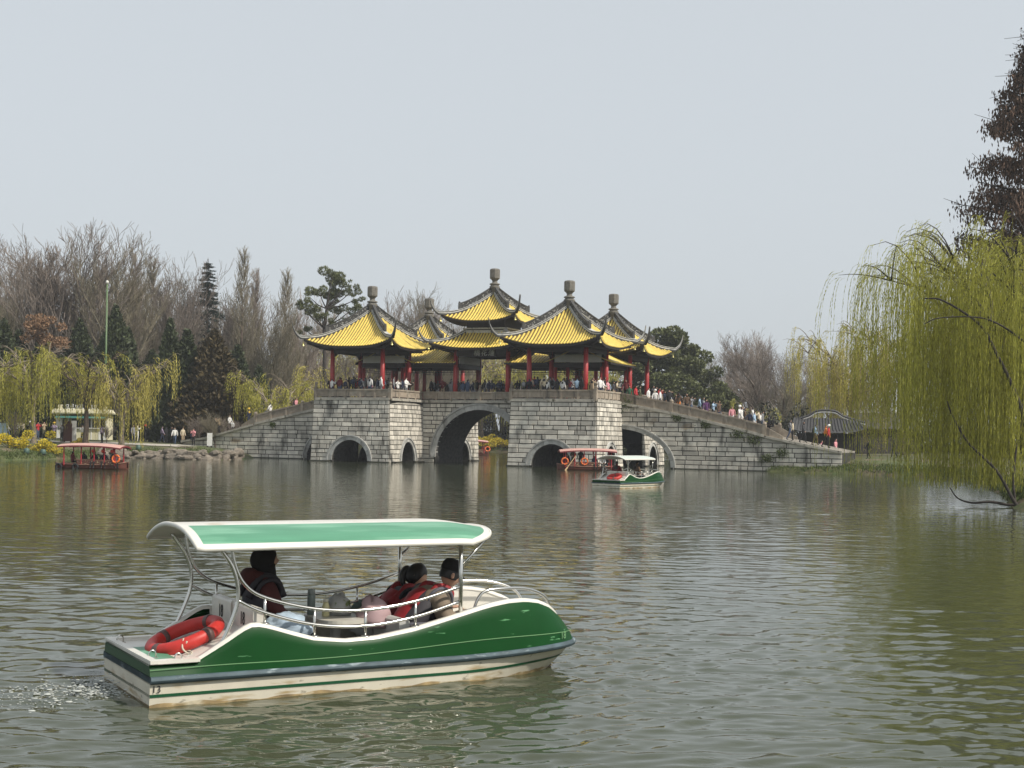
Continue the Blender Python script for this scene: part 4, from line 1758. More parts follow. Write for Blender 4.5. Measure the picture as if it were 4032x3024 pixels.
    for x, y in ((0.10, 0.30), (0.08, 1.32), (0.26, 0.06)):
        b = MB()
        b.tube(spline([(x - 0.03, y, 0.38), (x - 0.028, y, 0.43), (x, y, 0.452), (x + 0.028, y, 0.43), (x + 0.03, y, 0.38)], 4), 0.007, 6)
        b.box((x, y, 0.384), (0.1, 0.035, 0.01))
        b.build('cleat', m_steel, root)
    # steering wheel column at the bow
    b = MB()
    b.tube([(3.22, BW * 0.5, 0.45), (3.12, BW * 0.5, 0.62)], 0.02, 8)
    b.torus((3.11, BW * 0.5, 0.64), 0.13, 0.013, 24, 8, Matrix.Rotation(R(-35), 3, 'Y'))
    b.build('steering_wheel', m_blackp, root, smooth=True)
    if numbers:
        k = min(range(len(OL)), key=lambda i: abs(OL[i][0] - 4.28) + (0 if OL[i][1] < BW / 2 else 9))
        x, y, nx, ny = OL[k]
        me = text_mesh('18', 0.10, 0.002)
        me.materials.clear()
        me.materials.append(m_pale)
        t_ = link('number', me, top)
        xa = Vector((-ny, nx, 0))
        za = Vector((nx, ny, 0))
        t_.matrix_local = Matrix(((xa.x, 0, za.x, x + nx * 0.004), (xa.y, 0, za.y, y + ny * 0.004), (0, 1, 0, 0.365), (0, 0, 0, 1)))
        me = text_mesh('13', 0.085, 0.001)
        me.materials.clear()
        me.materials.append(m_blackp)
        t_ = link('number', me, lower)
        t_.matrix_local = Matrix(((1, 0, 0, 0.055), (0, 0, -1, -0.003), (0, 1, 0, 0.158), (0, 0, 0, 1)))
    return root


def life_ring(M, label, R_=0.30, r_=0.078, group='life rings on the boats', col=None):
    t = thing('life_ring', label, 'life ring', M=M, group=group)
    b = MB()
    b.torus((0, 0, 0), R_, r_, 40, 12)
    b.build('ring', col or m_buoy, t, smooth=True)
    for k in range(4):
        b = MB()
        a = k * math.pi / 2 + 0.4
        b.torus((0, 0, 0), R_, r_ + 0.004, 3, 12, a0=a - 0.1, a1=a + 0.1)
        b.build('band', m_band, t, smooth=True)
    return t


BO, BH = Vector((-3.06, 12.10, 0)), 1.048
M1 = Matrix.Translation(BO) @ Matrix.Rotation(math.pi / 2 - BH, 4, 'Z')
boat1 = pedal_boat('pedal_boat', 'white and green pedal boat with mint canopy carrying three people', M1)
slope = math.atan2(0.226, 0.64)
Mr = M1 @ Matrix.Translation((0.53, 0.76, 0.428 + 0.066)) @ Matrix.Rotation(-slope - 0.02, 4, 'Y')
life_ring(Mr, 'red life ring lying on the stern of the mint canopied pedal boat', 0.315, 0.064)
# cord from the ring to the cleat
b = MB()
b.tube([M1 @ Vector(p) for p in spline([(0.42, 0.44, 0.52), (0.40, 0.40, 0.44), (0.44, 0.36, 0.395), (0.46, 0.32, 0.40)], 5)], 0.008, 6)
b.tube([M1 @ Vector(p) for p in spline([(0.44, 0.40, 0.50), (0.43, 0.42, 0.43), (0.47, 0.42, 0.41), (0.48, 0.36, 0.40)], 5)], 0.008, 6)
tag(b.build('rope', m_rope, None, smooth=True), 'short pale cord tied round the red life ring on the stern', 'rope')
b = MB()
b.tube([M1 @ Vector(p) for p in spline([(0.2, 0.86, 0.39), (0.3, 0.80, 0.385), (0.4, 0.62, 0.39), (0.46, 0.45, 0.405)], 5)], 0.013, 6)
tag(b.build('mooring_line', m_blackp, None, smooth=True), 'dark mooring line running under the red life ring', 'rope')

# ------------------------------------------------------------------ people in the near boat
m_maroon = mat('dark_maroon_coat', (0.055, 0.010, 0.009), 0.85, var=0.2, vscale=10)
m_hood = mat('black_hood_wool', (0.008, 0.007, 0.008), 0.9)
m_vest_dark = mat('dark_life_vest', (0.018, 0.016, 0.022), 0.7)
m_vest_red = mat('red_life_vest', (0.23, 0.012, 0.016), 0.65, var=0.15, vscale=9)
m_vest_grey = mat('grey_vest_piping', (0.085, 0.085, 0.105), 0.7)
m_taupe = mat('taupe_jacket', (0.185, 0.145, 0.105), 0.85, var=0.14, vscale=10)
m_refl = mat('pale_reflective_strip', (0.5, 0.48, 0.45), 0.4)
m_trous = mat('black_trousers', (0.012, 0.012, 0.014), 0.9)
m_capm = mat('black_cap_cloth', (0.008, 0.008, 0.009), 0.9)

FB = Matrix.Rotation(R(90), 4, 'Z')      # figures look to -Y; turn them to the bow (+x of the boat)


def seat_joints(lean, hunch=0.0, arm=((0.26, -0.10, 0.27), (0.22, -0.36, 0.20), (0.17, -0.46, 0.16)), bulk=1.0, sleeve=1.0):
    """seated body, pelvis at the origin, looking to -Y. lean: forward tilt of the trunk in radians"""
    def tr(y, z):
        a = lean
        return y * math.cos(a) - z * math.sin(a), y * math.sin(a) + z * math.cos(a)
    J = {}

    def trunk(n, y, z, rx, ry, x=0.0):
        yy, zz = tr(y - hunch * (z / 0.5) ** 2, z)
        J[n] = ((x, yy, zz), rx * bulk, ry * bulk)
    trunk('pelvis', 0, 0.0, 0.155, 0.125)
    trunk('waist', 0.01, 0.16, 0.145, 0.12)
    trunk('chest', 0.0, 0.36, 0.175, 0.135)
    trunk('neckb', 0.0, 0.50, 0.085, 0.08)
    trunk('neck', -0.015, 0.57, 0.055, 0.055)
    E_ = [('pelvis', 'waist', 1), ('waist', 'chest', 1), ('chest', 'neckb', 1), ('neckb', 'neck', 0)]
    for s, sd in ((-1, 'l'), (1, 'r')):
        J['hip' + sd] = ((s * 0.095, -0.04, -0.02), 0.10, 0.10)
        J['kn' + sd] = ((s * 0.12, -0.43, 0.02), 0.07, 0.07)
        J['an' + sd] = ((s * 0.12, -0.47, -0.30), 0.05, 0.05)
        J['to' + sd] = ((s * 0.13, -0.60, -0.335), 0.045, 0.035)
        E_ += [('pelvis', 'hip' + sd, 2), ('hip' + sd, 'kn' + sd, 2), ('kn' + sd, 'an' + sd, 2), ('an' + sd, 'to' + sd, 3)]
        trunk('sh' + sd, 0.0, 0.455, 0.085 * sleeve, 0.085 * sleeve, s * 0.155)
        el, wr, _ = arm
        for n_, p, rr in (('el', el, 0.068), ('wr', wr, 0.046)):
            J[n_ + sd] = ((s * p[0], p[1], p[2]), rr * bulk * sleeve, rr * bulk * sleeve)
        E_ += [('chest', 'sh' + sd, 1), ('sh' + sd, 'el' + sd, 1), ('el' + sd, 'wr' + sd, 1)]
    return J, E_


def vest(parent, J, mats, bulk=1.12, name='life_vest'):
    """vest: padded shell round the trunk with arm holes, piping and straps"""
    order = ['pelvis', 'waist', 'chest']
    P = [Vector(J[n][0]) for n in order]
    top = Vector(J['neckb'][0])
    P = [P[0].lerp(P[1], 0.15), P[1], P[2], P[2].lerp(top, 0.55)]
    rx = [0.19, 0.188, 0.196, 0.135]
    ry = [0.168, 0.165, 0.168, 0.13]
    n = 20
    rings = []
    for i, p in enumerate(P):
        d = (P[min(i + 1, 3)] - P[max(i - 1, 0)]).normalized()
        x = Vector((1, 0, 0))
        y = d.cross(x).normalized()
        rings.append([p + x * (rx[i] * bulk / 1.12 * math.cos(a)) + y * (ry[i] * bulk / 1.12 * math.sin(a)) for a in np.linspace(0, 2 * math.pi, n + 1)[:-1]])
    b = MB()
    b.rings(rings, 0, cap=False)
    b.m = [0 if 3 <= (k % n) <= 6 or len(mats) < 4 else 1 for k in range(len(b.f))]      # back panel, then side panels
    o = b.build(name, [mats[0], mats[3] if len(mats) > 3 else mats[0]], parent, smooth=True)
    for s in (-1, 1):
        sh = Vector(J['shl' if s < 0 else 'shr'][0])
        el = Vector(J['ell' if s < 0 else 'elr'][0])
        b = MB()
        d = (el - sh).normalized()
        c = sh + d * 0.045 - Vector((s * 0.02, 0, 0))
        q = Vector((s, 0, 0)).rotation_difference(d * 0.35 + Vector((s * 0.8, 0, 0))).to_matrix()
        b.torus(c, 0.112, 0.019, 22, 8, q @ Matrix.Rotation(R(90), 3, 'Y'))
        b.build('armhole_trim', mats[1], o, smooth=True)
        b = MB()
        pc = Vector(J['chest'][0])
        tp = Vector(J['neckb'][0])
        b.tube(spline([pc + Vector((s * 0.12, -0.16, 0.0)), tp + Vector((s * 0.115, -0.09, 0.0)), tp + Vector((s * 0.12, 0.03, 0.045)), tp + Vector((s * 0.11, 0.115, -0.03)), pc + Vector((s * 0.11, 0.165, 0.0))], 5), 0.034, 8)
        b.build('shoulder_pad', mats[2], o, smooth=True)
    b = MB()
    p = P[1]
    b.torus(p, 0.186, 0.014, 24, 6, Matrix.Diagonal((1.0, 0.9, 1.6)))
    b.build('waist_strap', mats[1], o, smooth=True)
    return o


def hair_shell(parent, M, mi, name='hair', back=0.0, low=0.02, grow=1.1):
    """shell over top and back of the head, face left free"""
    rings = []
    NU, NV = 20, 12
    b = MB()
    P = []
    for i in range(NV + 1):
        th = math.pi * (i / NV) * 0.5
        row = []
        for k in range(NU + 1):
            a = -math.pi + 2 * math.pi * k / NU          # 0 = face side
            f = abs(a) / math.pi
            zlow = lerp(0.150, low, smooth01((f - 0.16) / 0.28))
            t = i / NV
            z = lerp(0.244, zlow, t)
            rad = math.sqrt(max(0.0, 1 - ((z - 0.118) / 0.127) ** 2))
            x = 0.078 * grow * rad * math.sin(a)
            y = -0.098 * (grow if math.cos(a) < 0 else min(grow, 1.04)) * rad * math.cos(a) + back * t * f
            row.append(M @ Vector((x, y, z)))
        P.append(row)
    b.grid(P)
    o = b.build(name, mi, parent, smooth=True)
    return o


# woman in the hood
J, E_ = seat_joints(-0.04, 0.02, arm=((0.25, -0.06, 0.22), (0.22, -0.30, 0.13), (0.18, -0.4, 0.1)), bulk=1.06)
hm = Matrix.Translation(Vector(J['neck'][0]) + Vector((0, -0.012, 0.005)))
woman = figure('person', 'person in dark maroon coat and black hood sitting beside the boat table', M1 @ Matrix.Translation((1.33, 0.92, 0.425)) @ FB @ Matrix.Scale(1.08, 4),
               J, E_, [m_skin, m_maroon, m_trous, m_shoe], hands=[((-0.22, -0.30, 0.13), (0.1, -1, -0.2), (0, 0, 1), -1), ((0.22, -0.30, 0.13), (-0.1, -1, -0.2), (0, 0, 1), 1)], head=hm)
hair_shell(woman, hm, m_hood, 'hood', back=0.05, low=-0.10, grow=1.3)
b = MB()
tp = Vector(J['neckb'][0])
b.torus(tp + Vector((0, 0.02, 0.03)), 0.105, 0.05, 24, 10, Matrix.Rotation(R(14), 3, 'X'))
b.ellip(tp + Vector((0, 0.12, 0.03)), (0.125, 0.085, 0.09), 14, 9)
b.build('coat_hood', m_maroon, woman, smooth=True)
vest(woman, J, [m_vest_dark, m_vest_dark, m_vest_dark])

b = MB()
b.lathe([(0.092, 0.075), (0.098, 0.03), (0.105, -0.03), (0.15, -0.10), (0.10, -0.12)], 18, tuple(hm.translation + Vector((0, 0.012, 0))))
b.build('neck_drape', m_hood, woman, smooth=True)
# man in the cap, bent over the bow
J, E_ = seat_joints(0.52, 0.06, arm=((0.29, -0.27, 0.17), (0.23, -0.54, 0.22), (0.18, -0.66, 0.27)), bulk=1.0, sleeve=1.3)
hm = Matrix.Translation(Vector(J['neck'][0]) + Vector((0, -0.045, -0.015))) @ Matrix.Rotation(R(20), 4, 'X')
man = figure('person', 'man in black cap, taupe jacket and red life vest leaning towards the bow', M1 @ Matrix.Translation((2.63, 0.48, 0.39)) @ FB @ Matrix.Scale(1.13, 4),
             J, E_, [m_skin, m_taupe, m_trous, m_shoe], hands=[((-0.23, -0.56, 0.22), (0.25, -1, 0.1), (0, 0, 1), -1), ((0.23, -0.56, 0.22), (-0.25, -1, 0.1), (0, 0, 1), 1)], head=hm)
hair_shell(man, hm, m_hair, 'hair', low=0.07, grow=1.03)
b = MB()
b.grid([[hm @ Vector((0.083 * r_ * math.sin(a), -0.103 * r_ * math.cos(a), z)) for a in np.linspace(-math.pi, math.pi, 19)] for r_, z in ((1.0, 0.145), (1.02, 0.175), (0.97, 0.21), (0.75, 0.243), (0.35, 0.256), (0.02, 0.258))])
b.grid([[hm @ Vector((0.075 * math.sin(a) * k, -0.09 * math.cos(a) - 0.075 * (k - 0.9) * 5 * math.cos(a), 0.15 - 0.02 * (k - 0.9) * 8)) for a in np.linspace(-1.25, 1.25, 9)] for k in (0.95, 1.1)])
b.build('cap', m_capm, man, smooth=True)
vest(man, J, [m_vest_red, m_vest_grey, m_vest_red, m_vest_dark])

# girl with the pony tail
J, E_ = seat_joints(0.42, 0.05, arm=((0.24, -0.26, 0.16), (0.18, -0.46, 0.14), (0.15, -0.5, 0.12)), bulk=0.92)
hm = Matrix.Translation(Vector(J['neck'][0]) + Vector((0, -0.03, -0.01))) @ Matrix.Rotation(R(24), 4, 'X') @ Matrix.Rotation(R(-35), 4, 'Z')
girl = figure('person', 'person with black ponytail and red life vest sitting behind the man in the cap', M1 @ Matrix.Translation((2.68, 1.08, 0.36)) @ FB,
              J, E_, [m_skin, m_vest_dark, m_trous, m_shoe], hands=[((-0.18, -0.46, 0.14), (0.2, -1, 0), (0, 0, 1), -1), ((0.18, -0.46, 0.14), (-0.2, -1, 0), (0, 0, 1), 1)], head=hm)
hs = hair_shell(girl, hm, m_hair, 'hair', back=0.02, low=-0.01, grow=1.12)
b = MB()
b.tube([hm @ Vector(p) for p in spline([(0, 0.09, 0.15), (0, 0.125, 0.125), (0.0, 0.135, 0.07), (0, 0.11, 0.0), (0, 0.075, -0.06)], 5)], [0.02, 0.03, 0.036, 0.04, 0.042, 0.044, 0.045, 0.045, 0.044, 0.044, 0.042, 0.04, 0.038, 0.035, 0.033, 0.03, 0.028, 0.024, 0.018, 0.012, 0.006], 10)
b.build('ponytail', m_hair, hs, smooth=True)
vest(girl, J, [m_vest_red, m_vest_dark, m_vest_red])


# things on the table and seats
def on_boat(mb, name, m, label, cat, pos, smooth=True):
    o = mb.build(name, m, None, smooth=smooth)
    o.matrix_world = M1 @ Matrix.Translation(pos)
    tag(o, label, cat)
    return o


m_thermos = mat('grey_green_thermos', (0.20, 0.24, 0.22), 0.4)
t = thing('thermos', 'tall grey thermos bottle standing on the boat table', 'bottle', M=M1 @ Matrix.Translation((1.86, 0.98, 0.603)))
b = MB()
b.lathe([(0.036, 0), (0.04, 0.005), (0.04, 0.19), (0.037, 0.2)], 16)
b.build('body', m_thermos, t, smooth=True)
b = MB()
b.lathe([(0.037, 0.2), (0.037, 0.245), (0.033, 0.252), (0.01, 0.253)], 16)
b.build('lid', mat('grey_lid', (0.3, 0.33, 0.31), 0.5), t, smooth=True)
t = thing('drink_bottle', 'small pale yellow drink bottle on the boat table', 'bottle', M=M1 @ Matrix.Translation((1.94, 0.80, 0.603)))
b = MB()
b.lathe([(0.034, 0), (0.037, 0.01), (0.036, 0.1), (0.028, 0.125), (0.024, 0.14)], 14)
b.build('body', mat('pale_yellow_drink', (0.60, 0.55, 0.30), 0.3), t, smooth=True)
b = MB()
b.lathe([(0.025, 0.14), (0.025, 0.168), (0.02, 0.17)], 14)
b.build('cap', mat('cream_cap', (0.6, 0.58, 0.48), 0.5), t, smooth=True)


def cloth_lump(name, m, label, cat, pos, size, seed, fold=0.25):
    r_ = random.Random(seed)
    ph = [(r_.uniform(1.5, 4.5), r_.uniform(1.5, 4.5), r_.uniform(0, 6.28), r_.uniform(0.3, 1)) for _ in range(7)]
    b = MB()
    rings = []
    for i in range(1, 15):
        th = math.pi * i / 15
        ring = []
        for k in range(22):
            a = 2 * math.pi * k / 22
            d = 1 + fold * sum(w * math.sin(p * a + q * th * 2 + s) for p, q, s, w in ((round(p), q, s, w) for p, q, s, w in ph)) / 3
            z = -math.cos(th) * size[2] * d
            ring.append((size[0] * math.sin(th) * math.cos(a) * d, size[1] * math.sin(th) * math.sin(a) * d, max(z, -size[2] * 0.55)))
        rings.append(ring)
    b.rings(rings)
    return on_boat(b, name, m, label, cat, (pos[0], pos[1], pos[2] + size[2] * 0.55))


m_bag = mat('translucent_plastic_bag', (0.48, 0.48, 0.46), 0.3, transl=0.3, layers=(((0.16, 0.20, 0.04), 9, (1, 1, 1), 0.55, 0.6),))
cloth_lump('plastic_bag', m_bag, 'crumpled white plastic bag with green goods on the boat table', 'bag', (2.10, 0.86, 0.603), (0.13, 0.12, 0.13), 3)
cloth_lump('pink_jacket', mat('pale_pink_cloth', (0.40, 0.28, 0.29), 0.85), 'pale pink jacket thrown over the seat back beside the boat table', 'jacket', (2.36, 0.60, 0.50), (0.16, 0.14, 0.19), 8)
cloth_lump('dark_bag', mat('dark_green_bag_cloth', (0.02, 0.045, 0.03), 0.8), 'dark green bag lying behind the man with the red vest', 'bag', (2.46, 0.95, 0.50), (0.14, 0.2, 0.15), 5)
cloth_lump('blue_bundle', mat('pale_blue_cloth', (0.36, 0.45, 0.54), 0.85, var=0.2, vscale=6), 'pale blue bundled coat on the near rear seat', 'coat', (1.40, 0.42, 0.46), (0.22, 0.20, 0.16), 9, 0.3)

# ------------------------------------------------------------------ second pedal boat, farther out
H2 = R(37)
p2 = at(2441, 1927, 66.0)
M2 = Matrix.Translation((p2.x, 66.0, 0)) @ Matrix.Rotation(math.pi / 2 - H2, 4, 'Z')
boat2 = pedal_boat('pedal_boat', 'distant pedal boat with faded canopy in front of the stone ramp arch', M2, numbers=False)
for o in boat2.children:
    if o.name.startswith('canopy'):
        o.data.materials[1] = mat('bleached_canopy', (0.52, 0.58, 0.53), 0.5)
life_ring(M2 @ Matrix.Translation((0.60, 0.70, 0.53)) @ Matrix.Rotation(-slope, 4, 'Y'), 'red life ring on the stern of the distant pedal boat')
for (x, y, lab, topc, hatc, rz_) in ((1.32, 1.05, 'person in black coat and red vest on the rear seat of the distant pedal boat', 'maroon', None, 90),
                                   (2.25, 0.5, 'person in dark cap sitting behind the rails of the distant pedal boat', 'brown', 'black', 60)):
    o = put_person((0, 0, 0), 0, lab, None, topc, 'black', pose='sit', bulk=1.12, hat=hatc, hair='long')
    o.matrix_world = M2 @ Matrix.Translation((x, y, 0.44 - 0.80)) @ Matrix.Rotation(R(rz_), 4, 'Z')

# ------------------------------------------------------------------ wake foam behind the near boat
rf_ = random.Random(5)
m_foam = mat('white_foam', (0.42, 0.44, 0.42), 0.9, spec=0.1)
b = MB()
for i in range(900):
    t_ = rf_.random() ** 2.2
    x = -0.05 - 1.7 * t_ + rf_.gauss(0, 0.05)
    y = 1.1 + rf_.gauss(0, 0.22 + 0.22 * t_) - 0.25 * t_
    s = rf_.uniform(0.003, 0.009) * (1.2 - 0.5 * t_) * (2.2 if rf_.random() < 0.08 else 1)
    z = 0.004 + abs(rf_.gauss(0, 0.045)) * (1 - t_) ** 2 * (1 if rf_.random() < 0.4 else 0)
    p = M1 @ Vector((x, y, z))
    b.ellip(p, (s * rf_.uniform(1, 2.6), s * rf_.uniform(0.8, 1.6), s * 0.5), 6, 4)
o = b.build('foam', m_foam, None, smooth=True, kind='stuff')
o['label'] = 'splashing foam churned up behind the pedal boat'
# ------------------------------------------------------------------ roofed wooden boats
m_wood = mat('dark_red_boat_timber', (0.115, 0.035, 0.022), 0.5, var=0.25, vscale=4, stretch=(0.4, 2, 2))
m_wood2 = mat('brown_gunwale_timber', (0.20, 0.10, 0.065), 0.55, var=0.2, vscale=4)
m_roofr = mat('sunlit_red_boat_roof', (0.50, 0.29, 0.245), 0.6, var=0.12, vscale=3, stretch=(0.5, 2, 2))  # pinkish look of the sunlit red-brown roof is put into the colour
m_roofe = mat('dark_red_roof_edge', (0.17, 0.025, 0.03), 0.5)
m_tyre = mat('black_tyre_rubber', (0.012, 0.012, 0.013), 0.8)
m_lantern = mat('red_lantern_silk', (0.65, 0.06, 0.03), 0.6)
m_panel = mat('carved_side_board', (0.10, 0.03, 0.022), 0.6, col2=(0.36, 0.30, 0.17), vscale=9, thr=(0.56, 0.6))
m_oar = mat('pale_oar_wood', (0.50, 0.33, 0.17), 0.6)
m_oring = mat('orange_life_ring', (0.75, 0.16, 0.03), 0.5)


def tour_boat(label, M, lanterns=True, tyres=True, group='roofed rowing boats'):
    """bow at +x, 5.4 m long, origin amidships on the waterline"""
    root = thing('roofed_boat', label, 'tour boat', M=M, group=group)
    st = []
    for x in np.linspace(-2.7, 2.7, 19):
        t = abs(x) / 2.7
        hw = 0.82 * (1 - t ** 3.2 * (0.45 if x < 0 else 0.72))
        sheer = 0.30 + (0.22 * t ** 3 if x > 0 else 0.10 * t ** 3)
        sh = 0.12 * max(0, t - 0.5) * (1 if x > 0 else 0.6)
        st.append([(x - math.copysign(sh, x), -hw * 0.72, -0.15), (x, -hw * 0.95, 0.08), (x, -hw, sheer), (x, -hw + 0.07, sheer), (x, -hw + 0.09, 0.10),
                   (x, hw - 0.09, 0.10), (x, hw - 0.07, sheer), (x, hw, sheer), (x, hw * 0.95, 0.08), (x - math.copysign(sh, x), hw * 0.72, -0.15)])
    b = MB()
    b.rings(st)
    b.build('hull', m_wood, root)
    for s in (-1, 1):
        b = MB()
        b.tube([(r_[2 if s < 0 else 7][0], r_[2 if s < 0 else 7][1] * 1.01, r_[2][2] + 0.01) for r_ in st], 0.045, 6)
        b.build('gunwale', m_wood2, root, smooth=True)
        b = MB()
        b.box((0.55, s * 0.76, 0.47), (2.9, 0.04, 0.32))
        b.build('side_board', m_panel, root)
        b = MB()
        b.beam((-0.95, s * 0.76, 0.66), (2.05, s * 0.76, 0.66), 0.07, 0.06)
        b.build('side_rail', m_wood2, root)
        for x in (-1.9, -0.55, 0.45, 1.25, 2.05):
            b = MB()
            b.lathe([(0.05, 0.25), (0.045, 1.64)], 8, (x, s * 0.76, 0))
            b.build('roof_post', mat('red_boat_post', (0.36, 0.02, 0.03), 0.5), root)
    # roof: crowned lengthwise, dark edge board
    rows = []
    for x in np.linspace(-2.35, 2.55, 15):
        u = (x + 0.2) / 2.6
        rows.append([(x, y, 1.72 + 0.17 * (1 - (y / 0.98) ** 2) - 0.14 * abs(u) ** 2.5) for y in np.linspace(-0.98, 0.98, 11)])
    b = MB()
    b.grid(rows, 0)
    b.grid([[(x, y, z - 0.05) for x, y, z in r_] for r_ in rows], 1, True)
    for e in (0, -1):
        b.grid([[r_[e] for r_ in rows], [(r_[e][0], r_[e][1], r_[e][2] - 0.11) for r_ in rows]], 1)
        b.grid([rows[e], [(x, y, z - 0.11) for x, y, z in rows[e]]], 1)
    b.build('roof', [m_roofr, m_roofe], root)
    for x in (-0.4, 0.6, 1.6):
        for s in (-1, 1):
            b = MB()
            b.box((x, s * 0.42, 0.40), (0.42, 0.5, 0.06))
            b.box((x, s * 0.42, 0.25), (0.36, 0.42, 0.28))
            b.build('bench', m_wood2, root)
    if tyres:
        for x in (-2.25, -0.95):
            b = MB()
            b.torus((x, -0.86, 0.13), 0.20, 0.085, 20, 8, Matrix.Rotation(R(90), 3, 'X'))
            b.build('fender_tyre', m_tyre, root, smooth=True)
    if lanterns:
        for x in (0.3, 1.05, 1.75):
            b = MB()
            b.lathe([(0.05, -0.14), (0.12, -0.09), (0.15, 0.0), (0.12, 0.09), (0.05, 0.14)], 12, (x, -0.55, 1.33))
            b.tube([(x, -0.55, 1.47), (x, -0.55, 1.66)], 0.008, 4)
            b.build('lantern', m_lantern, root, smooth=True)
    return root


def boat_person(M, x, y, lab, top, rz=90, pose='sit', z=0.43, hat=None, bulk=1.08, bottom='black', grp=None):
    o = put_person((0, 0, 0), 0, lab, grp, top, bottom, pose=pose, bulk=bulk, hat=hat)
    o.matrix_world = M @ Matrix.Translation((x, y, z - (0.80 if pose == 'sit' else 0.0))) @ Matrix.Rotation(R(rz), 4, 'Z')
    return o


pL = at(365, 1845, 83.0)
ML = Matrix.Translation((pL.x, 83.0, 0)) @ Matrix.Rotation(R(-9), 4, 'Z') @ Matrix.Scale(0.80, 4)
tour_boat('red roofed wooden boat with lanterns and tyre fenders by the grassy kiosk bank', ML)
for x, y, tp, rz, lab in ((-1.5, -0.2, 'maroon', 150, 'person bending over the stern of the lantern boat'), (-0.75, 0.1, 'charcoal', 70, 'person in dark coat sitting amidships in the lantern boat'),
                          (0.35, -0.42, 'black', 0, 'passenger in black beside the first lantern of the red boat'), (0.75, 0.4, 'white', 180, 'passenger in white shirt under the red lanterns'),
                          (1.05, -0.42, 'black', 20, 'passenger in black under the middle lantern'), (1.5, 0.42, 'pink', 200, 'passenger in pink at the bow end of the lantern boat'),
                          (1.75, -0.42, 'charcoal', 60, 'passenger in charcoal next to the orange life ring')):
    boat_person(ML, x, y, lab, tp, rz)
life_ring(ML @ Matrix.Translation((2.16, -0.80, 0.78)) @ Matrix.Rotation(R(80), 4, 'X'), 'orange life ring hung upright on the lantern boat bow', 0.27, 0.065, col=m_oring)

pM = at(2310, 1850, 102.0)
MM = Matrix.Translation((pM.x + 0.1, 102.0, 0)) @ Matrix.Rotation(R(180 + 4), 4, 'Z') @ Matrix.Scale(0.84, 4)
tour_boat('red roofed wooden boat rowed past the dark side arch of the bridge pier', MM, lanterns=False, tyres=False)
for x, y, tp, rz, lab, ps, zz in ((1.35, 0.35, 'brown', 185, 'rower in brown standing with the pale oar', 'rail', 0.12), (0.7, 0.2, 'black', 160, 'person in black standing amid the rowed boat', 'stand', 0.12),
                                  (1.8, -0.3, 'maroon', 180, 'person in maroon vest sitting at the bow of the rowed boat', 'sit', 0.43), (-0.5, 0.42, 'navy', 190, 'passenger in navy behind the slatted side of the rowed boat', 'sit', 0.43),
                                  (-1.2, 0.42, 'white', 180, 'passenger in white in the rowed boat', 'sit', 0.43), (-1.5, 0.3, 'black', 170, 'passenger in black at the stern of the rowed boat', 'sit', 0.43)):
    boat_person(MM, x, y, lab, tp, rz, ps, zz)
life_ring(MM @ Matrix.Translation((0.42, 0.84, 0.75)) @ Matrix.Rotation(R(90), 4, 'X'), 'orange life ring on the middle post of the rowed boat', 0.27, 0.065, col=m_oring)
life_ring(MM @ Matrix.Translation((2.12, 0.84, 0.75)) @ Matrix.Rotation(R(90), 4, 'X'), 'orange life ring on the end post of the rowed boat', 0.27, 0.065, col=m_oring)
b = MB()
b.tube([MM @ Vector((1.15, 0.75, 1.25)), MM @ Vector((1.9, 1.15, 0.25))], 0.028, 6)
b.tube([MM @ Vector((1.9, 1.15, 0.25)), MM @ Vector((2.3, 1.36, -0.28))], [0.05, 0.075], 6)
tag(b.build('oar', m_oar, None), 'long pale wooden oar dipping into the water beside the rowed boat', 'oar')

pT = at(1868, 1794, 168.0)
MT = Matrix.Translation((pT.x - 1.0, 168.0, 0)) @ Matrix.Rotation(R(10), 4, 'Z')
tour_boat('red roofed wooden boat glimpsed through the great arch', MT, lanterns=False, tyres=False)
life_ring(MT @ Matrix.Translation((2.5, -0.55, 0.75)) @ Matrix.Rotation(R(75), 4, 'X'), 'orange life ring on the boat seen through the great arch', 0.27, 0.07, col=m_oring)
# ------------------------------------------------------------------ the crowd on the bridge and along the path
rc = random.Random(23)
TOPS = ['black'] * 7 + ['navy'] * 3 + ['charcoal'] * 3 + ['white'] * 4 + ['grey'] * 3 + ['cream'] * 2 + ['beige'] * 2 + ['light blue'] * 2 + ['red', 'maroon', 'pink', 'blue', 'olive', 'brown', 'brown', 'lilac', 'denim']
BOTS = ['black', 'black', 'denim', 'charcoal', 'navy', 'grey', 'beige']
SEEN = {}


def crowd_person(s, t, z, rz, place, grp, top=None, pose=None, bag='?', hat=None, bottom=None, extra='', skirt=False, hair=None, scale=None, world=False):
    top = top or rc.choice(TOPS)
    bottom = bottom or rc.choice(BOTS)
    pose = pose or rc.choice(['stand', 'stand', 'stand', 'photo', 'rail', 'walk'])
    if bag == '?':
        bag = rc.choice([None] * 5 + ['navy', 'grey', 'black'])
        if bag == top:
            bag = None
    hair = hair or rc.choice(['short', 'long', 'long'])
    what = {'stand': 'standing', 'photo': 'raising a phone', 'rail': 'leaning forward', 'walk': 'walking', 'sit': 'sitting', 'wave': 'pointing'}[pose]
    lab = f"person in {top} top and {bottom} {'skirt' if skirt else 'trousers'}{' with ' + bag + ' backpack' if bag else ''}{' and ' + hat + ' hat' if hat else ''} {place if bag or hat else what + ' ' + place}"
    lab = lab.replace(' top and ', ' and ')
    loc = Vector((s, t, z)) if world else BM @ Vector((s, t, z))
    sc = scale or rc.uniform(0.9, 1.1)
    return put_person(loc, rz if world else rz - BPH, ' '.join(lab.split()[:16]), grp, top, bottom, pose=pose, bulk=rc.choice([0.98, 1.12, 1.12]), hair=hair, bag=bag, hat=hat, skirt=skirt, scale=sc)


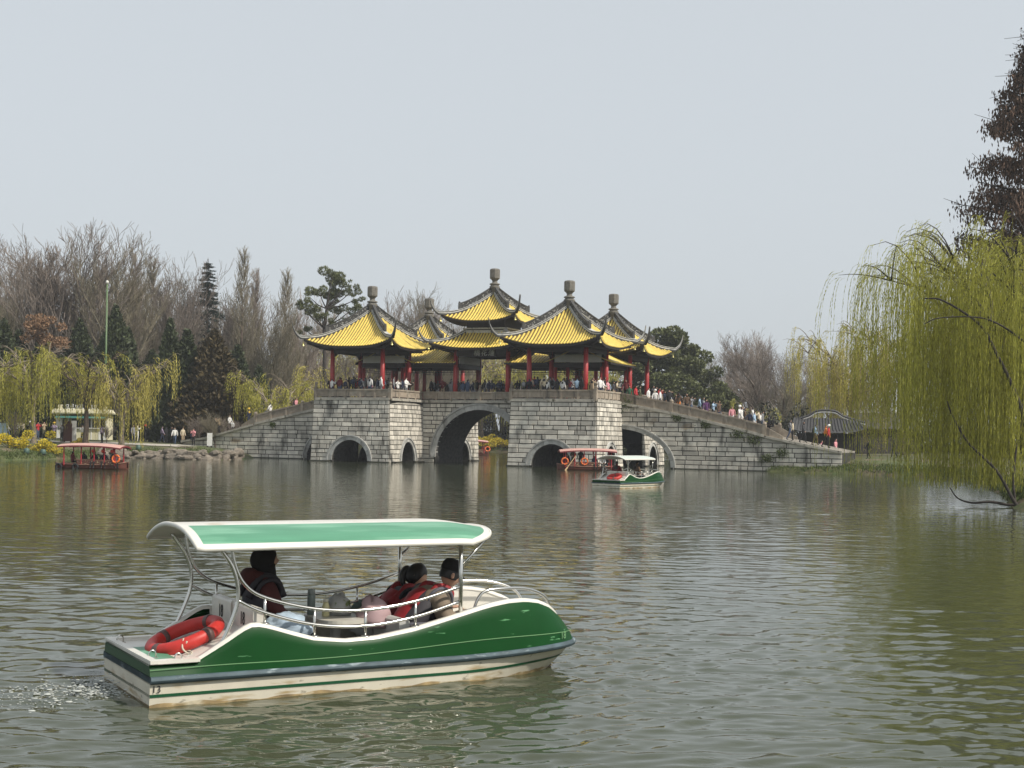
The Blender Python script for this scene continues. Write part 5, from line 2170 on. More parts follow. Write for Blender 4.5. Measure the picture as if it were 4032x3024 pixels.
def row(p0, p1, n, place, grp, z=DECK, jit=0.12, face=None, **kw):
    for i in range(n):
        f = (i + 0.5) / n
        s, t = lerp(p0[0], p1[0], f) + rc.uniform(-jit, jit), lerp(p0[1], p1[1], f) + rc.uniform(-jit, jit)
        rz = face + rc.uniform(-0.6, 0.6) if face is not None else rc.uniform(-math.pi, math.pi)
        crowd_person(s, t, z, rz, place, grp, **kw)


G1 = 'visitors on the bridge deck'
row((-11.9, -7.9), (-6.0, -7.9), 9, 'at the parapet of the kiosk end pavilion', G1, face=R(170), jit=0.2)
row((-11.6, -6.9), (-6.0, -6.9), 10, 'inside the kiosk end pavilion', G1, jit=0.25)
row((-11.0, -4.6), (-6.3, -4.6), 6, 'deep inside the kiosk end pavilion', G1, jit=0.4)
row((-5.9, -7.6), (-5.9, -3.2), 4, 'at the sunlit parapet by the kiosk end', G1, face=R(90), jit=0.15)
row((-5.0, -2.15), (5.0, -2.15), 21, 'behind the parapet over the great arch', G1, jit=0.16)
row((-5.2, -1.1), (5.2, -1.1), 18, 'inside the centre pavilion', G1, jit=0.3)
row((-5.2, 0.7), (5.2, 0.7), 9, 'deep in the centre pavilion', G1, jit=0.4)
row((5.8, -7.9), (11.9, -7.9), 11, 'at the parapet of the willow end pavilion', G1, face=R(175), jit=0.2)
row((6.0, -6.8), (11.6, -6.8), 10, 'inside the willow end pavilion', G1, jit=0.3)
row((6.3, -4.4), (11.4, -4.4), 6, 'deep inside the willow end pavilion', G1, jit=0.4)
row((11.9, -7.2), (11.9, -2.8), 5, 'at the sunlit parapet by the willow end', G1, face=R(90), jit=0.15)
row((9.5, 0.0), (12.2, -1.6), 8, 'atop the willow end stairs', G1, jit=0.4)
G2 = 'visitors on the stairs'
for s, t, top, pose, hat, bag, bot in ((12.9, -2.0, 'green', 'stand', None, None, 'black'), (13.3, -1.6, 'red', 'stand', None, None, 'charcoal'), (13.8, -2.1, 'olive', 'walk', None, None, 'olive'),
                                       (14.5, -2.0, 'white', 'stand', None, None, 'beige'), (15.0, -1.8, 'white', 'walk', 'white', None, 'white'), (15.5, -2.1, 'white', 'stand', None, None, 'charcoal'),
                                       (15.9, -1.2, 'black', 'photo', None, None, 'black'), (16.2, -1.9, 'black', 'stand', None, None, 'black'), (16.6, -1.4, 'black', 'stand', None, 'white', 'black'),
                                       (17.0, -2.0, 'brown', 'walk', None, None, 'orange'), (17.6, -1.8, 'brown', 'walk', None, None, 'black'), (18.6, -1.6, 'light blue', 'walk', None, 'navy', 'black'),
                                       (19.2, -1.8, 'purple', 'walk', None, None, 'purple'), (21.3, -1.9, 'pink', 'walk', None, None, 'white'), (21.8, -1.5, 'white', 'walk', 'white', None, 'white'),
                                       (22.1, -2.0, 'white', 'stand', None, None, 'white'), (22.6, -1.6, 'navy', 'walk', None, None, 'black'), (23.1, -2.0, 'light blue', 'walk', None, None, 'white'),
                                       (24.2, -1.8, 'charcoal', 'walk', None, None, 'black'), (24.6, -2.1, 'black', 'sit', None, None, 'black')):
    crowd_person(s, t, interp(RTOP, s) + 0.08, R(rc.choice([80, 95, -85, 180, 20])), 'on the willow end stairs', G2, top=top, pose=pose, hat=hat, bag=bag, bottom=bot)
for k in range(20):
    s = rc.uniform(12.8, 24.0)
    crowd_person(s, rc.uniform(-1.2, 1.9), interp(RTOP, s) + 0.08, R(rc.choice([80, 95, -85])), 'high on the willow end stairs' if s < 18 else 'halfway down the willow end stairs', G2, pose=rc.choice(['walk', 'stand', 'photo']))
for s, t, top, pose, hat, bag, bot in ((25.6, -0.6, 'grey', 'walk', None, None, 'denim'), (26.0, -1.6, 'cream', 'stand', None, None, 'black'), (26.7, -1.0, 'charcoal', 'walk', None, None, 'black'),
                                       (27.6, -0.8, 'light blue', 'walk', None, 'black', 'brown'), (28.5, -1.4, 'orange', 'walk', None, None, 'black'), (28.8, -1.8, 'red', 'stand', 'white', None, 'black')):
    crowd_person(s, t, interp(RTOP, s) + 0.08, R(rc.choice([80, 95, -85])), 'at the foot of the willow end stairs', G2, top=top, pose=pose, hat=hat, bag=bag, bottom=bot)
for s, t, top, pose, hat, bag, bot in ((-13.2, -1.9, 'light blue', 'walk', None, 'black', 'black'), (-13.9, -1.5, 'black', 'walk', 'white', None, 'black'), (-14.6, -1.9, 'black', 'walk', None, None, 'charcoal'),
                                       (-18.3, -1.9, 'pink', 'walk', None, 'black', 'red'), (-18.9, -1.4, 'brown', 'walk', None, None, 'black'), (-21.2, -1.6, 'white', 'sit', None, None, 'grey'),
                                       (-23.2, -2.0, 'navy', 'stand', 'yellow', None, 'navy')):
    crowd_person(s, t, interp(LTOP, abs(s)) + 0.08, R(rc.choice([80, -80, -95])), 'on the kiosk end stairs', G2, top=top, pose=pose, hat=hat, bag=bag, bottom=bot)
for s, t, top, pose, hat, bag, bot in ((-26.4, -2.0, 'beige', 'photo', None, None, 'black'), (-25.4, -1.8, 'white', 'sit', None, None, 'white')):
    crowd_person(s, t, interp(LTOP, abs(s)) + 0.08, R(rc.choice([80, -80, -95])), 'low on the kiosk end stairs', G2, top=top, pose=pose, hat=hat, bag=bag, bottom=bot)

# people on the left bank path: (pixel x, distance)
G3 = 'visitors on the kiosk bank path'
LEFT = [(30, 126, 'white', None, 'denim', None), (90, 128, 'cream', None, 'black', None), (70, 134, 'white', None, 'black', None), (118, 127, 'black', 'white', 'black', None), (148, 125, 'red', None, 'denim', None), (172, 129, 'beige', None, 'olive', None),
        (213, 124, 'lilac', 'yellow', 'black', None), (243, 121, 'grey', None, 'black', None), (325, 121, 'white', None, 'black', None), (402, 122, 'lilac', None, 'black', None),
        (525, 131, 'grey', None, 'grey', None), (542, 128, 'white', None, 'white', None), (572, 133, 'black', 'red', 'black', None), (638, 129, 'lilac', None, 'navy', None), (655, 132, 'black', None, 'black', None),
        (688, 127, 'white', None, 'denim', 'navy'), (676, 133, 'charcoal', None, 'black', None), (720, 130, 'cream', None, 'beige', None), (716, 135, 'black', 'orange', 'black', None), (752, 132, 'navy', None, 'navy', None), (762, 126, 'pink', None, 'black', None), (836, 133, 'black', None, 'black', None)]
for i, (px, Y, top, hat, bot, bag) in enumerate(LEFT):
    x = view_ray(px, 1720)[0] * Y
    place = 'on the kiosk bank path near the stairs' if px > 600 else ('on the path between the willows' if px > 450 else ('in front of the cream kiosk' if px > 200 else 'beyond the yellow bushes'))
    crowd_person(x, Y, gz(x, Y), rc.uniform(-2, 2), place, G3, top=top, hat=hat, bottom=bot, bag=bag, pose=rc.choice(['stand', 'walk', 'stand', 'photo']), world=True, scale=0.95)
G4 = 'visitors on the willow bank path'
for px, Y, top in ((3150, 112.5, 'black'), (3170, 114, 'brown'), (3185, 112, 'white'), (3235, 113, 'pink'), (3290, 112.5, 'pink'), (3420, 112, 'black'), (3520, 114, 'charcoal')):
    x = view_ray(px, 1760)[0] * Y
    crowd_person(x, Y, gz(x, Y), rc.uniform(-2, 2), 'below the grey tiled roof', G4, top=top, bottom='black', pose=rc.choice(['stand', 'walk']), world=True, bag=None)
# ------------------------------------------------------------------ vegetation
def seg_mesh(name, segs, m, k=4):
    """segs: list of (p0, p1, r0, r1) -> prisms"""
    A = np.array([s[0] for s in segs], float)
    B = np.array([s[1] for s in segs], float)
    r0 = np.array([s[2] for s in segs])[:, None, None]
    r1 = np.array([s[3] for s in segs])[:, None, None]
    d = B - A
    d /= np.linalg.norm(d, axis=1, keepdims=True) + 1e-9
    ref = np.where(np.abs(d[:, 2:3]) > 0.9, np.array([[1.0, 0, 0]]), np.array([[0, 0, 1.0]]))
    x = np.cross(d, ref)
    x /= np.linalg.norm(x, axis=1, keepdims=True) + 1e-9
    y = np.cross(x, d)
    an = np.linspace(0, 2 * np.pi, k + 1)[:-1]
    off = np.cos(an)[None, :, None] * x[:, None] + np.sin(an)[None, :, None] * y[:, None]
    V = np.concatenate([A[:, None] + off * r0, B[:, None] + off * r1], 1).reshape(-1, 3)
    n = len(segs)
    base = (np.arange(n) * 2 * k)[:, None]
    j = np.arange(k)
    F = np.stack([base + j, base + (j + 1) % k, base + k + (j + 1) % k, base + k + j], -1).reshape(-1, 4)
    return np_mesh(name, V, F, m)


def branch_tree(seed, H, r, levels, nch, ang, lenf, up=0.3, wig=0.12, first=0.25, rmin=0.012):
    """returns segments (trunk part, twig part) and tips"""
    g = random.Random(seed)
    big, small, tips = [], [], []

    def rec(p, d, L, rad, lv):
        n = 4 if lv < 2 else 3
        q = p
        for i in range(n):
            d = (d + Vector((g.gauss(0, wig), g.gauss(0, wig), g.gauss(0, wig * 0.6) + up * 0.12))).normalized()
            nq = q + d * (L / n)
            ra, rb_ = max(rmin, rad * (1 - 0.5 * i / n)), max(rmin * 0.8, rad * (1 - 0.5 * (i + 1) / n))
            (big if lv == 0 else small).append((tuple(q), tuple(nq), ra, rb_))
            f = (i + 1) / n
            if lv < levels and (f > first or lv > 0):
                m = nch[lv] // n + (1 if g.random() < (nch[lv] % n) / n else 0)
                for _ in range(m):
                    a = g.uniform(0, 6.28)
                    sp = ang[lv] * g.uniform(0.6, 1.25)
                    ref = Vector((0, 0, 1)) if abs(d.z) < 0.95 else Vector((1, 0, 0))
                    x = d.cross(ref).normalized()
                    y = d.cross(x).normalized()
                    nd = (d * math.cos(sp) + (x * math.cos(a) + y * math.sin(a)) * math.sin(sp)).normalized()
                    nd = (nd + Vector((0, 0, up))).normalized()
                    rec(nq, nd, L * lenf[lv] * g.uniform(0.7, 1.2) * (1.15 - 0.5 * f if lv == 0 else 1), rb_ * 0.6, lv + 1)
            q = nq
        tips.append(q)
    rec(Vector((0, 0, -0.3)), Vector((0, 0, 1)), H, r, 0)
    return big, small, tips


def leaf_quads(P, D, L, W, rng, flat=0.0):
    """P centres (n,3), D leaf directions (n,3), L lengths, W widths -> verts, faces; each leaf a slightly folded diamond"""
    n = len(P)
    D = D / (np.linalg.norm(D, axis=1, keepdims=True) + 1e-9)
    rnd = rng.normal(size=(n, 3))
    rnd[:, 2] += flat
    S = np.cross(D, rnd)
    S /= np.linalg.norm(S, axis=1, keepdims=True) + 1e-9
    L = np.broadcast_to(np.asarray(L, float), (n,))[:, None]
    W = np.broadcast_to(np.asarray(W, float), (n,))[:, None]
    V = np.stack([P - D * L * 0.5, P + S * W * 0.5 - D * L * 0.05, P + D * L * 0.5, P - S * W * 0.5 - D * L * 0.05], 1).reshape(-1, 3)
    F = (np.arange(n) * 4)[:, None] + np.array([0, 1, 2, 3])
    return V, F


m_bark = mat('grey_brown_bark', (0.115, 0.085, 0.068), 0.95, var=0.3, vscale=3)
m_twig = mat('grey_brown_twigs', (0.235, 0.195, 0.165), 0.95, objr=0.18)
m_twig2 = mat('olive_grey_twigs', (0.20, 0.175, 0.12), 0.95, objr=0.15)
m_wbark = mat('pale_willow_bark', (0.20, 0.165, 0.125), 0.9, var=0.3, vscale=4)
m_dbark = mat('dark_trunk_bark', (0.040, 0.033, 0.028), 0.95, var=0.3, vscale=3)
m_will = mat('young_willow_leaf', (0.37, 0.35, 0.055), 0.6, isl=0.28, transl=0.35)
m_will2 = mat('yellow_willow_leaf', (0.46, 0.40, 0.09), 0.6, isl=0.25, transl=0.35)
m_willn = mat('green_willow_leaf', (0.37, 0.365, 0.055), 0.55, isl=0.4, transl=0.45)
m_ever = mat('dark_evergreen_leaf', (0.042, 0.056, 0.020), 0.7, isl=0.45, transl=0.1)
m_ever2 = mat('bronze_evergreen_leaf', (0.070, 0.052, 0.020), 0.7, isl=0.4, transl=0.1)
m_camph = mat('camphor_leaf', (0.115, 0.13, 0.046), 0.6, isl=0.5, transl=0.15)
m_pine = mat('pine_needle', (0.12, 0.135, 0.05), 0.7, isl=0.4, transl=0.15)
m_cedar = mat('cedar_needle', (0.022, 0.038, 0.028), 0.7, isl=0.35)
m_fors = mat('forsythia_flower', (0.64, 0.51, 0.03), 0.6, isl=0.25, transl=0.25)
m_brownleaf = mat('dry_orange_leaf', (0.27, 0.165, 0.095), 0.8, isl=0.35, transl=0.2)
m_redw = mat('dry_redwood_leaf', (0.11, 0.068, 0.048), 0.85, isl=0.45, transl=0.1)
m_grass = mat('bank_grass_blade', (0.085, 0.115, 0.028), 0.8, isl=0.4, transl=0.2)


def tree_obj(label, group, loc, parts, rz=0.0, scale=(1, 1, 1), name='tree', cat='tree'):
    """parts: (name, mesh)"""
    t = thing(name, label, cat, loc, rz, group)
    t.scale = scale
    for n, me in parts:
        link(n, me, t)
    return t


# --- bare trees
def tall_tree(seed):
    """upright tree with a straight leader and many short rising side shoots"""
    g_ = random.Random(seed)
    H = 17.0
    big, small = [], []
    q = Vector((0, 0, -0.3))
    for i in range(12):
        nq = q + Vector((g_.gauss(0, 0.05), g_.gauss(0, 0.05), H / 12))
        big.append((tuple(q), tuple(nq), max(0.015, 0.22 * (1 - i / 12)), max(0.012, 0.22 * (1 - (i + 1) / 12))))
        q = nq
    for k in range(120):
        f = g_.uniform(0.16, 0.98)
        z = f * H
        a = g_.uniform(0, 6.28)
        ln = (1 - f) ** 0.7 * 3.9 * g_.uniform(0.5, 1.1) + 0.4
        d = Vector((math.cos(a) * 0.62, math.sin(a) * 0.62, 1.0)).normalized()
        p = Vector((0, 0, z))
        n = 5
        for j in range(n):
            d = (d + Vector((g_.gauss(0, 0.07), g_.gauss(0, 0.07), 0.09))).normalized()
            e = p + d * (ln / n)
            small.append((tuple(p), tuple(e), 0.04 * (1 - 0.16 * j), 0.04 * (0.84 - 0.16 * j)))
            for _ in range(4):
                d2 = (d + Vector((g_.gauss(0, 0.45), g_.gauss(0, 0.45), g_.uniform(-0.1, 0.35)))).normalized()
                l2 = ln * g_.uniform(0.12, 0.36) + 0.2
                m1 = e + d2 * l2 * 0.5
                d3 = (d2 + Vector((g_.gauss(0, 0.25), g_.gauss(0, 0.25), 0.2))).normalized()
                small.append((tuple(e), tuple(m1), 0.014, 0.012))
                small.append((tuple(m1), tuple(m1 + d3 * l2 * 0.5), 0.012, 0.008))
            p = e
    return big, small, []


def bare_meshes(seed, kind):
    if kind == 'broad':
        big, small, _ = branch_tree(seed, 8.5, 0.26, 4, [11, 8, 7, 6], [0.62, 0.55, 0.55, 0.6], [0.62, 0.55, 0.5, 0.5], up=0.22, first=0.2, rmin=0.012)
    elif kind == 'tall':
        big, small, _ = tall_tree(seed)
    else:
        big, small, _ = branch_tree(seed, 7.0, 0.20, 4, [12, 8, 7, 6], [0.5, 0.48, 0.5, 0.6], [0.72, 0.55, 0.48, 0.48], up=0.30, first=0.05, rmin=0.012)
    return seg_mesh('trunk', big, m_bark, 6), seg_mesh('crown', small, m_twig if seed % 3 else m_twig2, 3)


BARE = {k: [bare_meshes(s + o, k) for s in range(n)] for k, n, o in (('broad', 3, 10), ('tall', 2, 20), ('vase', 3, 30))}
HT = {'broad': 14.0, 'tall': 17.0, 'vase': 14.5}
rt = random.Random(3)


def top_height(px, py, Y):
    return at(px, py, Y).z


def crown_height(me):
    n = len(me.vertices)
    co = np.empty(n * 3, np.float32)
    me.vertices.foreach_get('co', co)
    return float(np.percentile(co[2::3], 99.7))


HB = {(k, i): crown_height(v[1]) for k in BARE for i, v in enumerate(BARE[k])}


def put_bare(kind, i, px, py, Y, label, group='bare winter trees', wide=1.0):
    x = view_ray(px, py)[0] * Y
    z0 = gz(x, Y)
    sc = (top_height(px, py, Y) - z0) / HB[(kind, i)]
    tr, cr = BARE[kind][i]
    return tree_obj(label, group, (x, Y, z0), [('trunk', tr), ('crown', cr)], rt.uniform(0, 6.28), (sc * wide, sc * wide, sc), 'bare_tree')


def bare_label(k, px, Y):
    where = interp_word(px, ((120, 'beside the dry orange leaved tree'), (240, 'above the dry orange leaved tree'), (400, 'just behind the green lamp pole'), (500, 'next to the green lamp pole'), (640, 'between lamp pole and slim cypresses'), (790, 'beside the tiered cedar'),
                             (900, 'behind the bronze juniper'), (990, 'rising highest between cedar and pine'), (1150, 'between the cedar and the pine'), (1300, 'beside the clumped pine'), (1550, 'behind the kiosk end roof'), (1720, 'between the two kiosk end finials'), (2000, 'behind the tall centre roof'),
                             (2750, 'behind the camphor dome'), (2900, 'at the edge of the camphor dome'), (3010, 'next to the camphor dome'), (3090, 'above the small round willow'), (3200, 'beyond the small round willow'), (9999, 'behind the yellow willow and tiled roof')))
    return f"{ {'broad': 'broad crowned', 'tall': 'straight spire shaped', 'vase': 'dense upswept'}[k]} bare {'tree' if Y < 170 else 'far tree'} {where}"


def interp_word(x, tab):
    for lim, w in tab:
        if x < lim:
            return w


for d in ((20, 1105, 150, 'vase', 0, 1), (95, 1000, 158, 'broad', 0, 1.0), (250, 925, 150, 'vase', 1, 1.15), (330, 930, 156, 'vase', 2, 1.1), (420, 935, 149, 'vase', 0, 1.0), (170, 960, 165, 'broad', 1, 1),
          (535, 1000, 160, 'tall', 0, 0.9), (605, 1010, 166, 'tall', 1, 0.9), (690, 1045, 160, 'vase', 1, 0.9), (760, 1080, 168, 'broad', 2, 0.9), (880, 1100, 163, 'vase', 2, 0.9), (960, 975, 158, 'tall', 1, 0.75),
          (1010, 1060, 163, 'tall', 0, 0.9), (1130, 1060, 168, 'tall', 1, 0.8), (1060, 1160, 158, 'vase', 0, 0.9), (1190, 1180, 172, 'vase', 1, 0.9), (1400, 1180, 178, 'broad', 0, 0.9), (1500, 1155, 182, 'vase', 2, 0.8),
          (1590, 1150, 184, 'broad', 2, 0.9), (1660, 1170, 188, 'broad', 1, 0.9), (1790, 1215, 190, 'vase', 0, 0.8), (1840, 1240, 194, 'broad', 0, 0.8), (480, 1080, 172, 'broad', 2, 1), (820, 1140, 175, 'vase', 0, 1), (640, 1130, 178, 'broad', 0, 1),
          (930, 1150, 182, 'broad', 1, 1), (1270, 1200, 185, 'broad', 2, 1), (40, 1060, 175, 'broad', 2, 1.1), (360, 1010, 178, 'broad', 0, 1.1)):
    px, py, Y, k, i, w = d
    put_bare(k, i, px, py, Y, bare_label(k, px, Y), 'bare trees behind the kiosk bank', w)
for d in ((2890, 1310, 185, 'broad', 0, 1.0), (2960, 1305, 190, 'broad', 1, 0.9), (3050, 1345, 180, 'broad', 1, 1.1), (3120, 1370, 188, 'broad', 2, 1.0), (3190, 1370, 195, 'broad', 0, 0.9), (3260, 1400, 185, 'broad', 0, 0.9),
          (2830, 1400, 178, 'broad', 2, 0.9), (3340, 1400, 200, 'broad', 1, 1), (3420, 1380, 198, 'broad', 2, 1), (2780, 1500, 172, 'broad', 2, 1), (3010, 1335, 168, 'broad', 0, 1.1), (3135, 1385, 171, 'broad', 1, 1.1), (3080, 1400, 165, 'broad', 2, 1.0)):
    px, py, Y, k, i, w = d
    put_bare(k, i, px, py, Y, bare_label(k, px, Y), 'bare trees beyond the willow end stairs', w)


# --- evergreens
def cone_tree(seed, H, rad, n, m, leaf=(0.34, 0.16), shag=0.3, col=None):
    g = np.random.default_rng(seed)
    t = g.random(n) ** 0.75                       # 0 top .. 1 bottom
    prof = np.minimum(1.0, (t / 0.75) ** 0.85) * np.where(t > 0.85, 1 - (t - 0.85) * 2.0, 1)
    a = g.random(n) * 2 * np.pi
    clump = 1 + shag * np.sin(a * 5 + t * 21 + seed) * np.sin(t * 33 + a * 2)
    rr = rad * prof * clump * (0.45 + 0.55 * g.random(n) ** 0.4)
    P = np.stack([rr * np.cos(a), rr * np.sin(a), H * (1 - t * 0.97)], -1) + g.normal(scale=0.06, size=(n, 3))
    D = np.stack([np.cos(a) * 0.5, np.sin(a) * 0.5, np.full(n, 0.8)], -1) + g.normal(scale=0.35, size=(n, 3))
    V, F = leaf_quads(P, D, leaf[0] * g.uniform(0.6, 1.3, n), leaf[1], g)
    tr = seg_mesh('trunk', [((0, 0, -0.3), (0, 0, H * 0.5), 0.18, 0.12), ((0, 0, H * 0.5), (0, 0, H * 0.98), 0.12, 0.02)], m_dbark, 6)
    return tr, np_mesh('crown', V, F, m)


CONE = [cone_tree(1, 9, 1.9, 9000, m_ever), cone_tree(2, 9, 1.5, 8000, m_ever, shag=0.25), cone_tree(3, 9, 2.1, 10000, m_ever2), cone_tree(4, 9, 1.7, 9000, m_ever, shag=0.4)]
for px, py, Y, i, w, lab in ((15, 1260, 138, 0, 1.5, 'dark juniper at the edge of the kiosk bank wood'), (75, 1300, 141, 3, 1.4, 'dark juniper at the edge of the kiosk bank wood'), (165, 1330, 143, 0, 1.4, 'dark juniper at the edge of the kiosk bank wood'),
                             (315, 1260, 142, 0, 1.5, 'dark juniper under the brown leaved tree'), (455, 1205, 139, 0, 1.5, 'tall dark juniper beside the green lamp pole'),
                             (505, 1290, 141, 3, 1.3, 'dark juniper beside the green lamp pole'), (672, 1255, 136, 1, 1.4, 'slim dark cypress between the bare trees and the willows'), (738, 1300, 137, 1, 1.75, 'slim dark cypress between the bare trees and the willows'),
                             (845, 1300, 136, 2, 1.8, 'bronze green juniper next to the kiosk end stairs'), (935, 1360, 140, 3, 1.5, 'small dark cypress next to the bronze juniper'), (600, 1380, 140, 0, 1.4, 'dark juniper behind the yellow willow'),
                             (240, 1400, 138, 3, 1.5, 'dark juniper behind the kiosk'), (385, 1420, 140, 0, 1.5, 'dark juniper behind the kiosk'), (1020, 1440, 146, 3, 1.3, 'dark juniper behind the willow by the stairs'),
                             (170, 1070, 160, 3, 1.2, 'dark evergreen spire rising among the bare trees')):
    x = view_ray(px, py)[0] * Y
    z0 = gz(x, Y)
    sc = (top_height(px, py, Y) - z0) / 9.0
    tree_obj(lab, 'junipers and cypresses', (x, Y, z0), [('trunk', CONE[i][0]), ('crown', CONE[i][1])], rt.uniform(0, 6), (w, w, sc), 'evergreen_tree')


def clump_cloud(centres, radii, n_each, leaf, g, squash=0.75, up=0.25):
    Ps, Ds = [], []
    for c, r_ in zip(centres, radii):
        n = int(n_each * r_ * r_)
        d = g.normal(size=(n, 3))
        d /= np.linalg.norm(d, axis=1, keepdims=True)
        k = 0.55 + 0.45 * g.random(n) ** 0.5
        P = np.array(c) + d * (r_ * k)[:, None] * np.array([1, 1, squash])
        Ps.append(P)
        Ds.append(d + np.array([0, 0, up]) + g.normal(scale=0.5, size=(n, 3)))
    P, D = np.vstack(Ps), np.vstack(Ds)
    return leaf_quads(P, D, leaf[0] * g.uniform(0.6, 1.3, len(P)), leaf[1], g, flat=0.5)


# camphor tree: one great dome
g = np.random.default_rng(5)
Y = 168.0
pc = at(2650, 1560, Y)
z0 = gz(pc.x, Y)
cen, rad = [], []
RX, RZ = 8.6, top_height(2680, 1250, Y) - 4.0
for i in range(150):
    a, e = g.random() * 2 * np.pi, np.arcsin(g.random() ** 0.8)
    k = 0.72 + 0.26 * g.random()
    cx = math.cos(a) * math.cos(e) * RX * k
    cz = 4.0 + math.sin(e) * (RZ) * k
    cz *= 1 - 0.18 * max(0, cx / RX)            # lower towards the stairs
    cen.append((cx, math.sin(a) * math.cos(e) * 5.0 * k, cz))
    rad.append(g.uniform(0.8, 1.5))
for i in range(40):
    a = g.random() * 2 * np.pi
    cen.append((math.cos(a) * RX * 0.85, math.sin(a) * 4.6, g.uniform(1.5, 4.5)))
    rad.append(g.uniform(0.9, 1.4))
V, F = clump_cloud(cen, rad, 240, (0.42, 0.26), g)
big, small, _ = branch_tree(77, 9, 0.5, 2, [10, 5], [0.8, 0.6], [0.5, 0.5], up=0.2)
tree_obj('great dome shaped evergreen camphor tree behind the willow end pavilion', None, (pc.x, Y, z0), [('trunk', seg_mesh('trunk', big + small, m_dbark, 5)), ('crown', np_mesh('crown', V, F, m_camph))], name='camphor_tree')

# pine behind the kiosk end pavilion
Y = 152.0
pb = at(1275, 1560, Y)
z0 = gz(pb.x, Y)
def pz(px, py):
    q = at(px, py, Y)
    return (q.x - pb.x, 0.0, q.z - z0)
cl = [((1310, 1100), 1.5), ((1345, 1140), 1.2), ((1255, 1140), 1.1), ((1385, 1150), 0.9), ((1290, 1180), 1.3), ((1225, 1175), 1.1), ((1400, 1205), 0.9), ((1350, 1210), 1.1), ((1240, 1225), 0.9), ((1200, 1215), 0.8), ((1300, 1085), 1.0), ((1415, 1180), 0.7),
      ((1330, 1270), 0.8), ((1385, 1255), 0.7), ((1205, 1300), 0.7), ((1180, 1195), 0.6), ((1275, 1240), 0.9), ((1365, 1110), 0.7)]
cen0 = [tuple(np.array(pz(*c)) + np.array([0, g.uniform(-1.4, 1.4), 0])) for c, _ in cl]
cen = cen0
cen2, rad2 = [], []
for c, (_, r_) in zip(cen0, cl):
    for _ in range(5):
        cen2.append(tuple(np.array(c) + g.normal(scale=r_ * 0.42, size=3) * np.array([1.2, 1, 0.7])))
        rad2.append(r_ * g.uniform(0.3, 0.55))
V, F = clump_cloud(cen2, rad2, 800, (0.30, 0.08), g, squash=0.75, up=0.5)
seg = [((0, 0, -0.3), pz(1278, 1420), 0.24, 0.2), (pz(1278, 1420), pz(1275, 1290), 0.2, 0.16), (pz(1275, 1290), pz(1290, 1180), 0.16, 0.1), (pz(1290, 1180), pz(1308, 1090), 0.1, 0.04)]
for c in cen:
    s = pz(1276 + (5 if c[0] > 0 else -3), 1290 if c[2] > pz(1276, 1250)[2] else 1340)
    if c[2] > pz(1290, 1180)[2]:
        s = pz(1285, 1215)
    seg.append((s, ((s[0] + c[0]) / 2, c[1] / 2, (s[2] + c[2]) / 2 - 0.2), 0.08, 0.06))
    seg.append((((s[0] + c[0]) / 2, c[1] / 2, (s[2] + c[2]) / 2 - 0.2), c, 0.06, 0.03))
tree_obj('tall pine with clumped green crown behind the kiosk end pavilion', None, (pb.x, Y, z0), [('trunk', seg_mesh('trunk', seg, m_dbark, 5)), ('crown', np_mesh('crown', V, F, m_pine))], name='pine_tree')

# cedar with tiered boughs
Y = 165.0
pb = at(815, 1300, Y)
z0 = gz(pb.x, Y)
H = top_height(815, 1020, Y) - z0
Ps, Ds = [], []
for k in range(70):
    t = g.random()
    zz0 = H * (0.985 - 0.55 * t)
    rr = 0.25 + 2.7 * t ** 0.75 * g.uniform(0.55, 1.25)
    for a in g.random(3) * 6.28:
        zz = zz0 + g.normal(scale=0.12)
        n = int(110 * (0.4 + t))
        u = g.random(n)
        r_ = rr * u
        P = np.stack([r_ * np.cos(a) + g.normal(scale=0.13, size=n), r_ * np.sin(a) + g.normal(scale=0.13, size=n), zz - 0.10 * r_ - 0.08 * r_ ** 2 * 0.4 + g.normal(scale=0.05, size=n)], -1)
        Ps.append(P)
        Ds.append(np.stack([np.cos(a) + g.normal(scale=0.5, size=n), np.sin(a) + g.normal(scale=0.5, size=n), g.normal(scale=0.3, size=n)], -1))
V, F = leaf_quads(np.vstack(Ps), np.vstack(Ds), 0.3, 0.09, g, flat=1.5)
tree_obj('dark tiered cedar standing above the bare wood', None, (pb.x, Y, z0), [('trunk', seg_mesh('trunk', [((0, 0, -0.3), (0, 0, H), 0.25, 0.03)], m_dbark, 6)), ('crown', np_mesh('crown', V, F, m_cedar))], name='cedar_tree')

# tree keeping its dry orange leaves
Y = 140.0
pb = at(190, 1300, Y)
z0 = gz(pb.x, Y)
cen = [(g.uniform(-2.1, 2.1), g.uniform(-1.5, 1.5), at(190, 1305 + g.uniform(-55, 60), Y).z - z0) for _ in range(28)]
V, F = clump_cloud(cen, g.uniform(0.5, 0.8, 28), 260, (0.26, 0.17), g)
big, small, _ = branch_tree(8, 7, 0.2, 3, [10, 5, 4], [0.6, 0.5, 0.5], [0.55, 0.5, 0.5], up=0.3)
tree_obj('tree with dry orange brown leaves above the junipers', None, (pb.x, Y, z0), [('trunk', seg_mesh('trunk', big + small, m_dbark, 4)), ('crown', np_mesh('crown', V, F, m_brownleaf))], name='brown_leaf_tree')


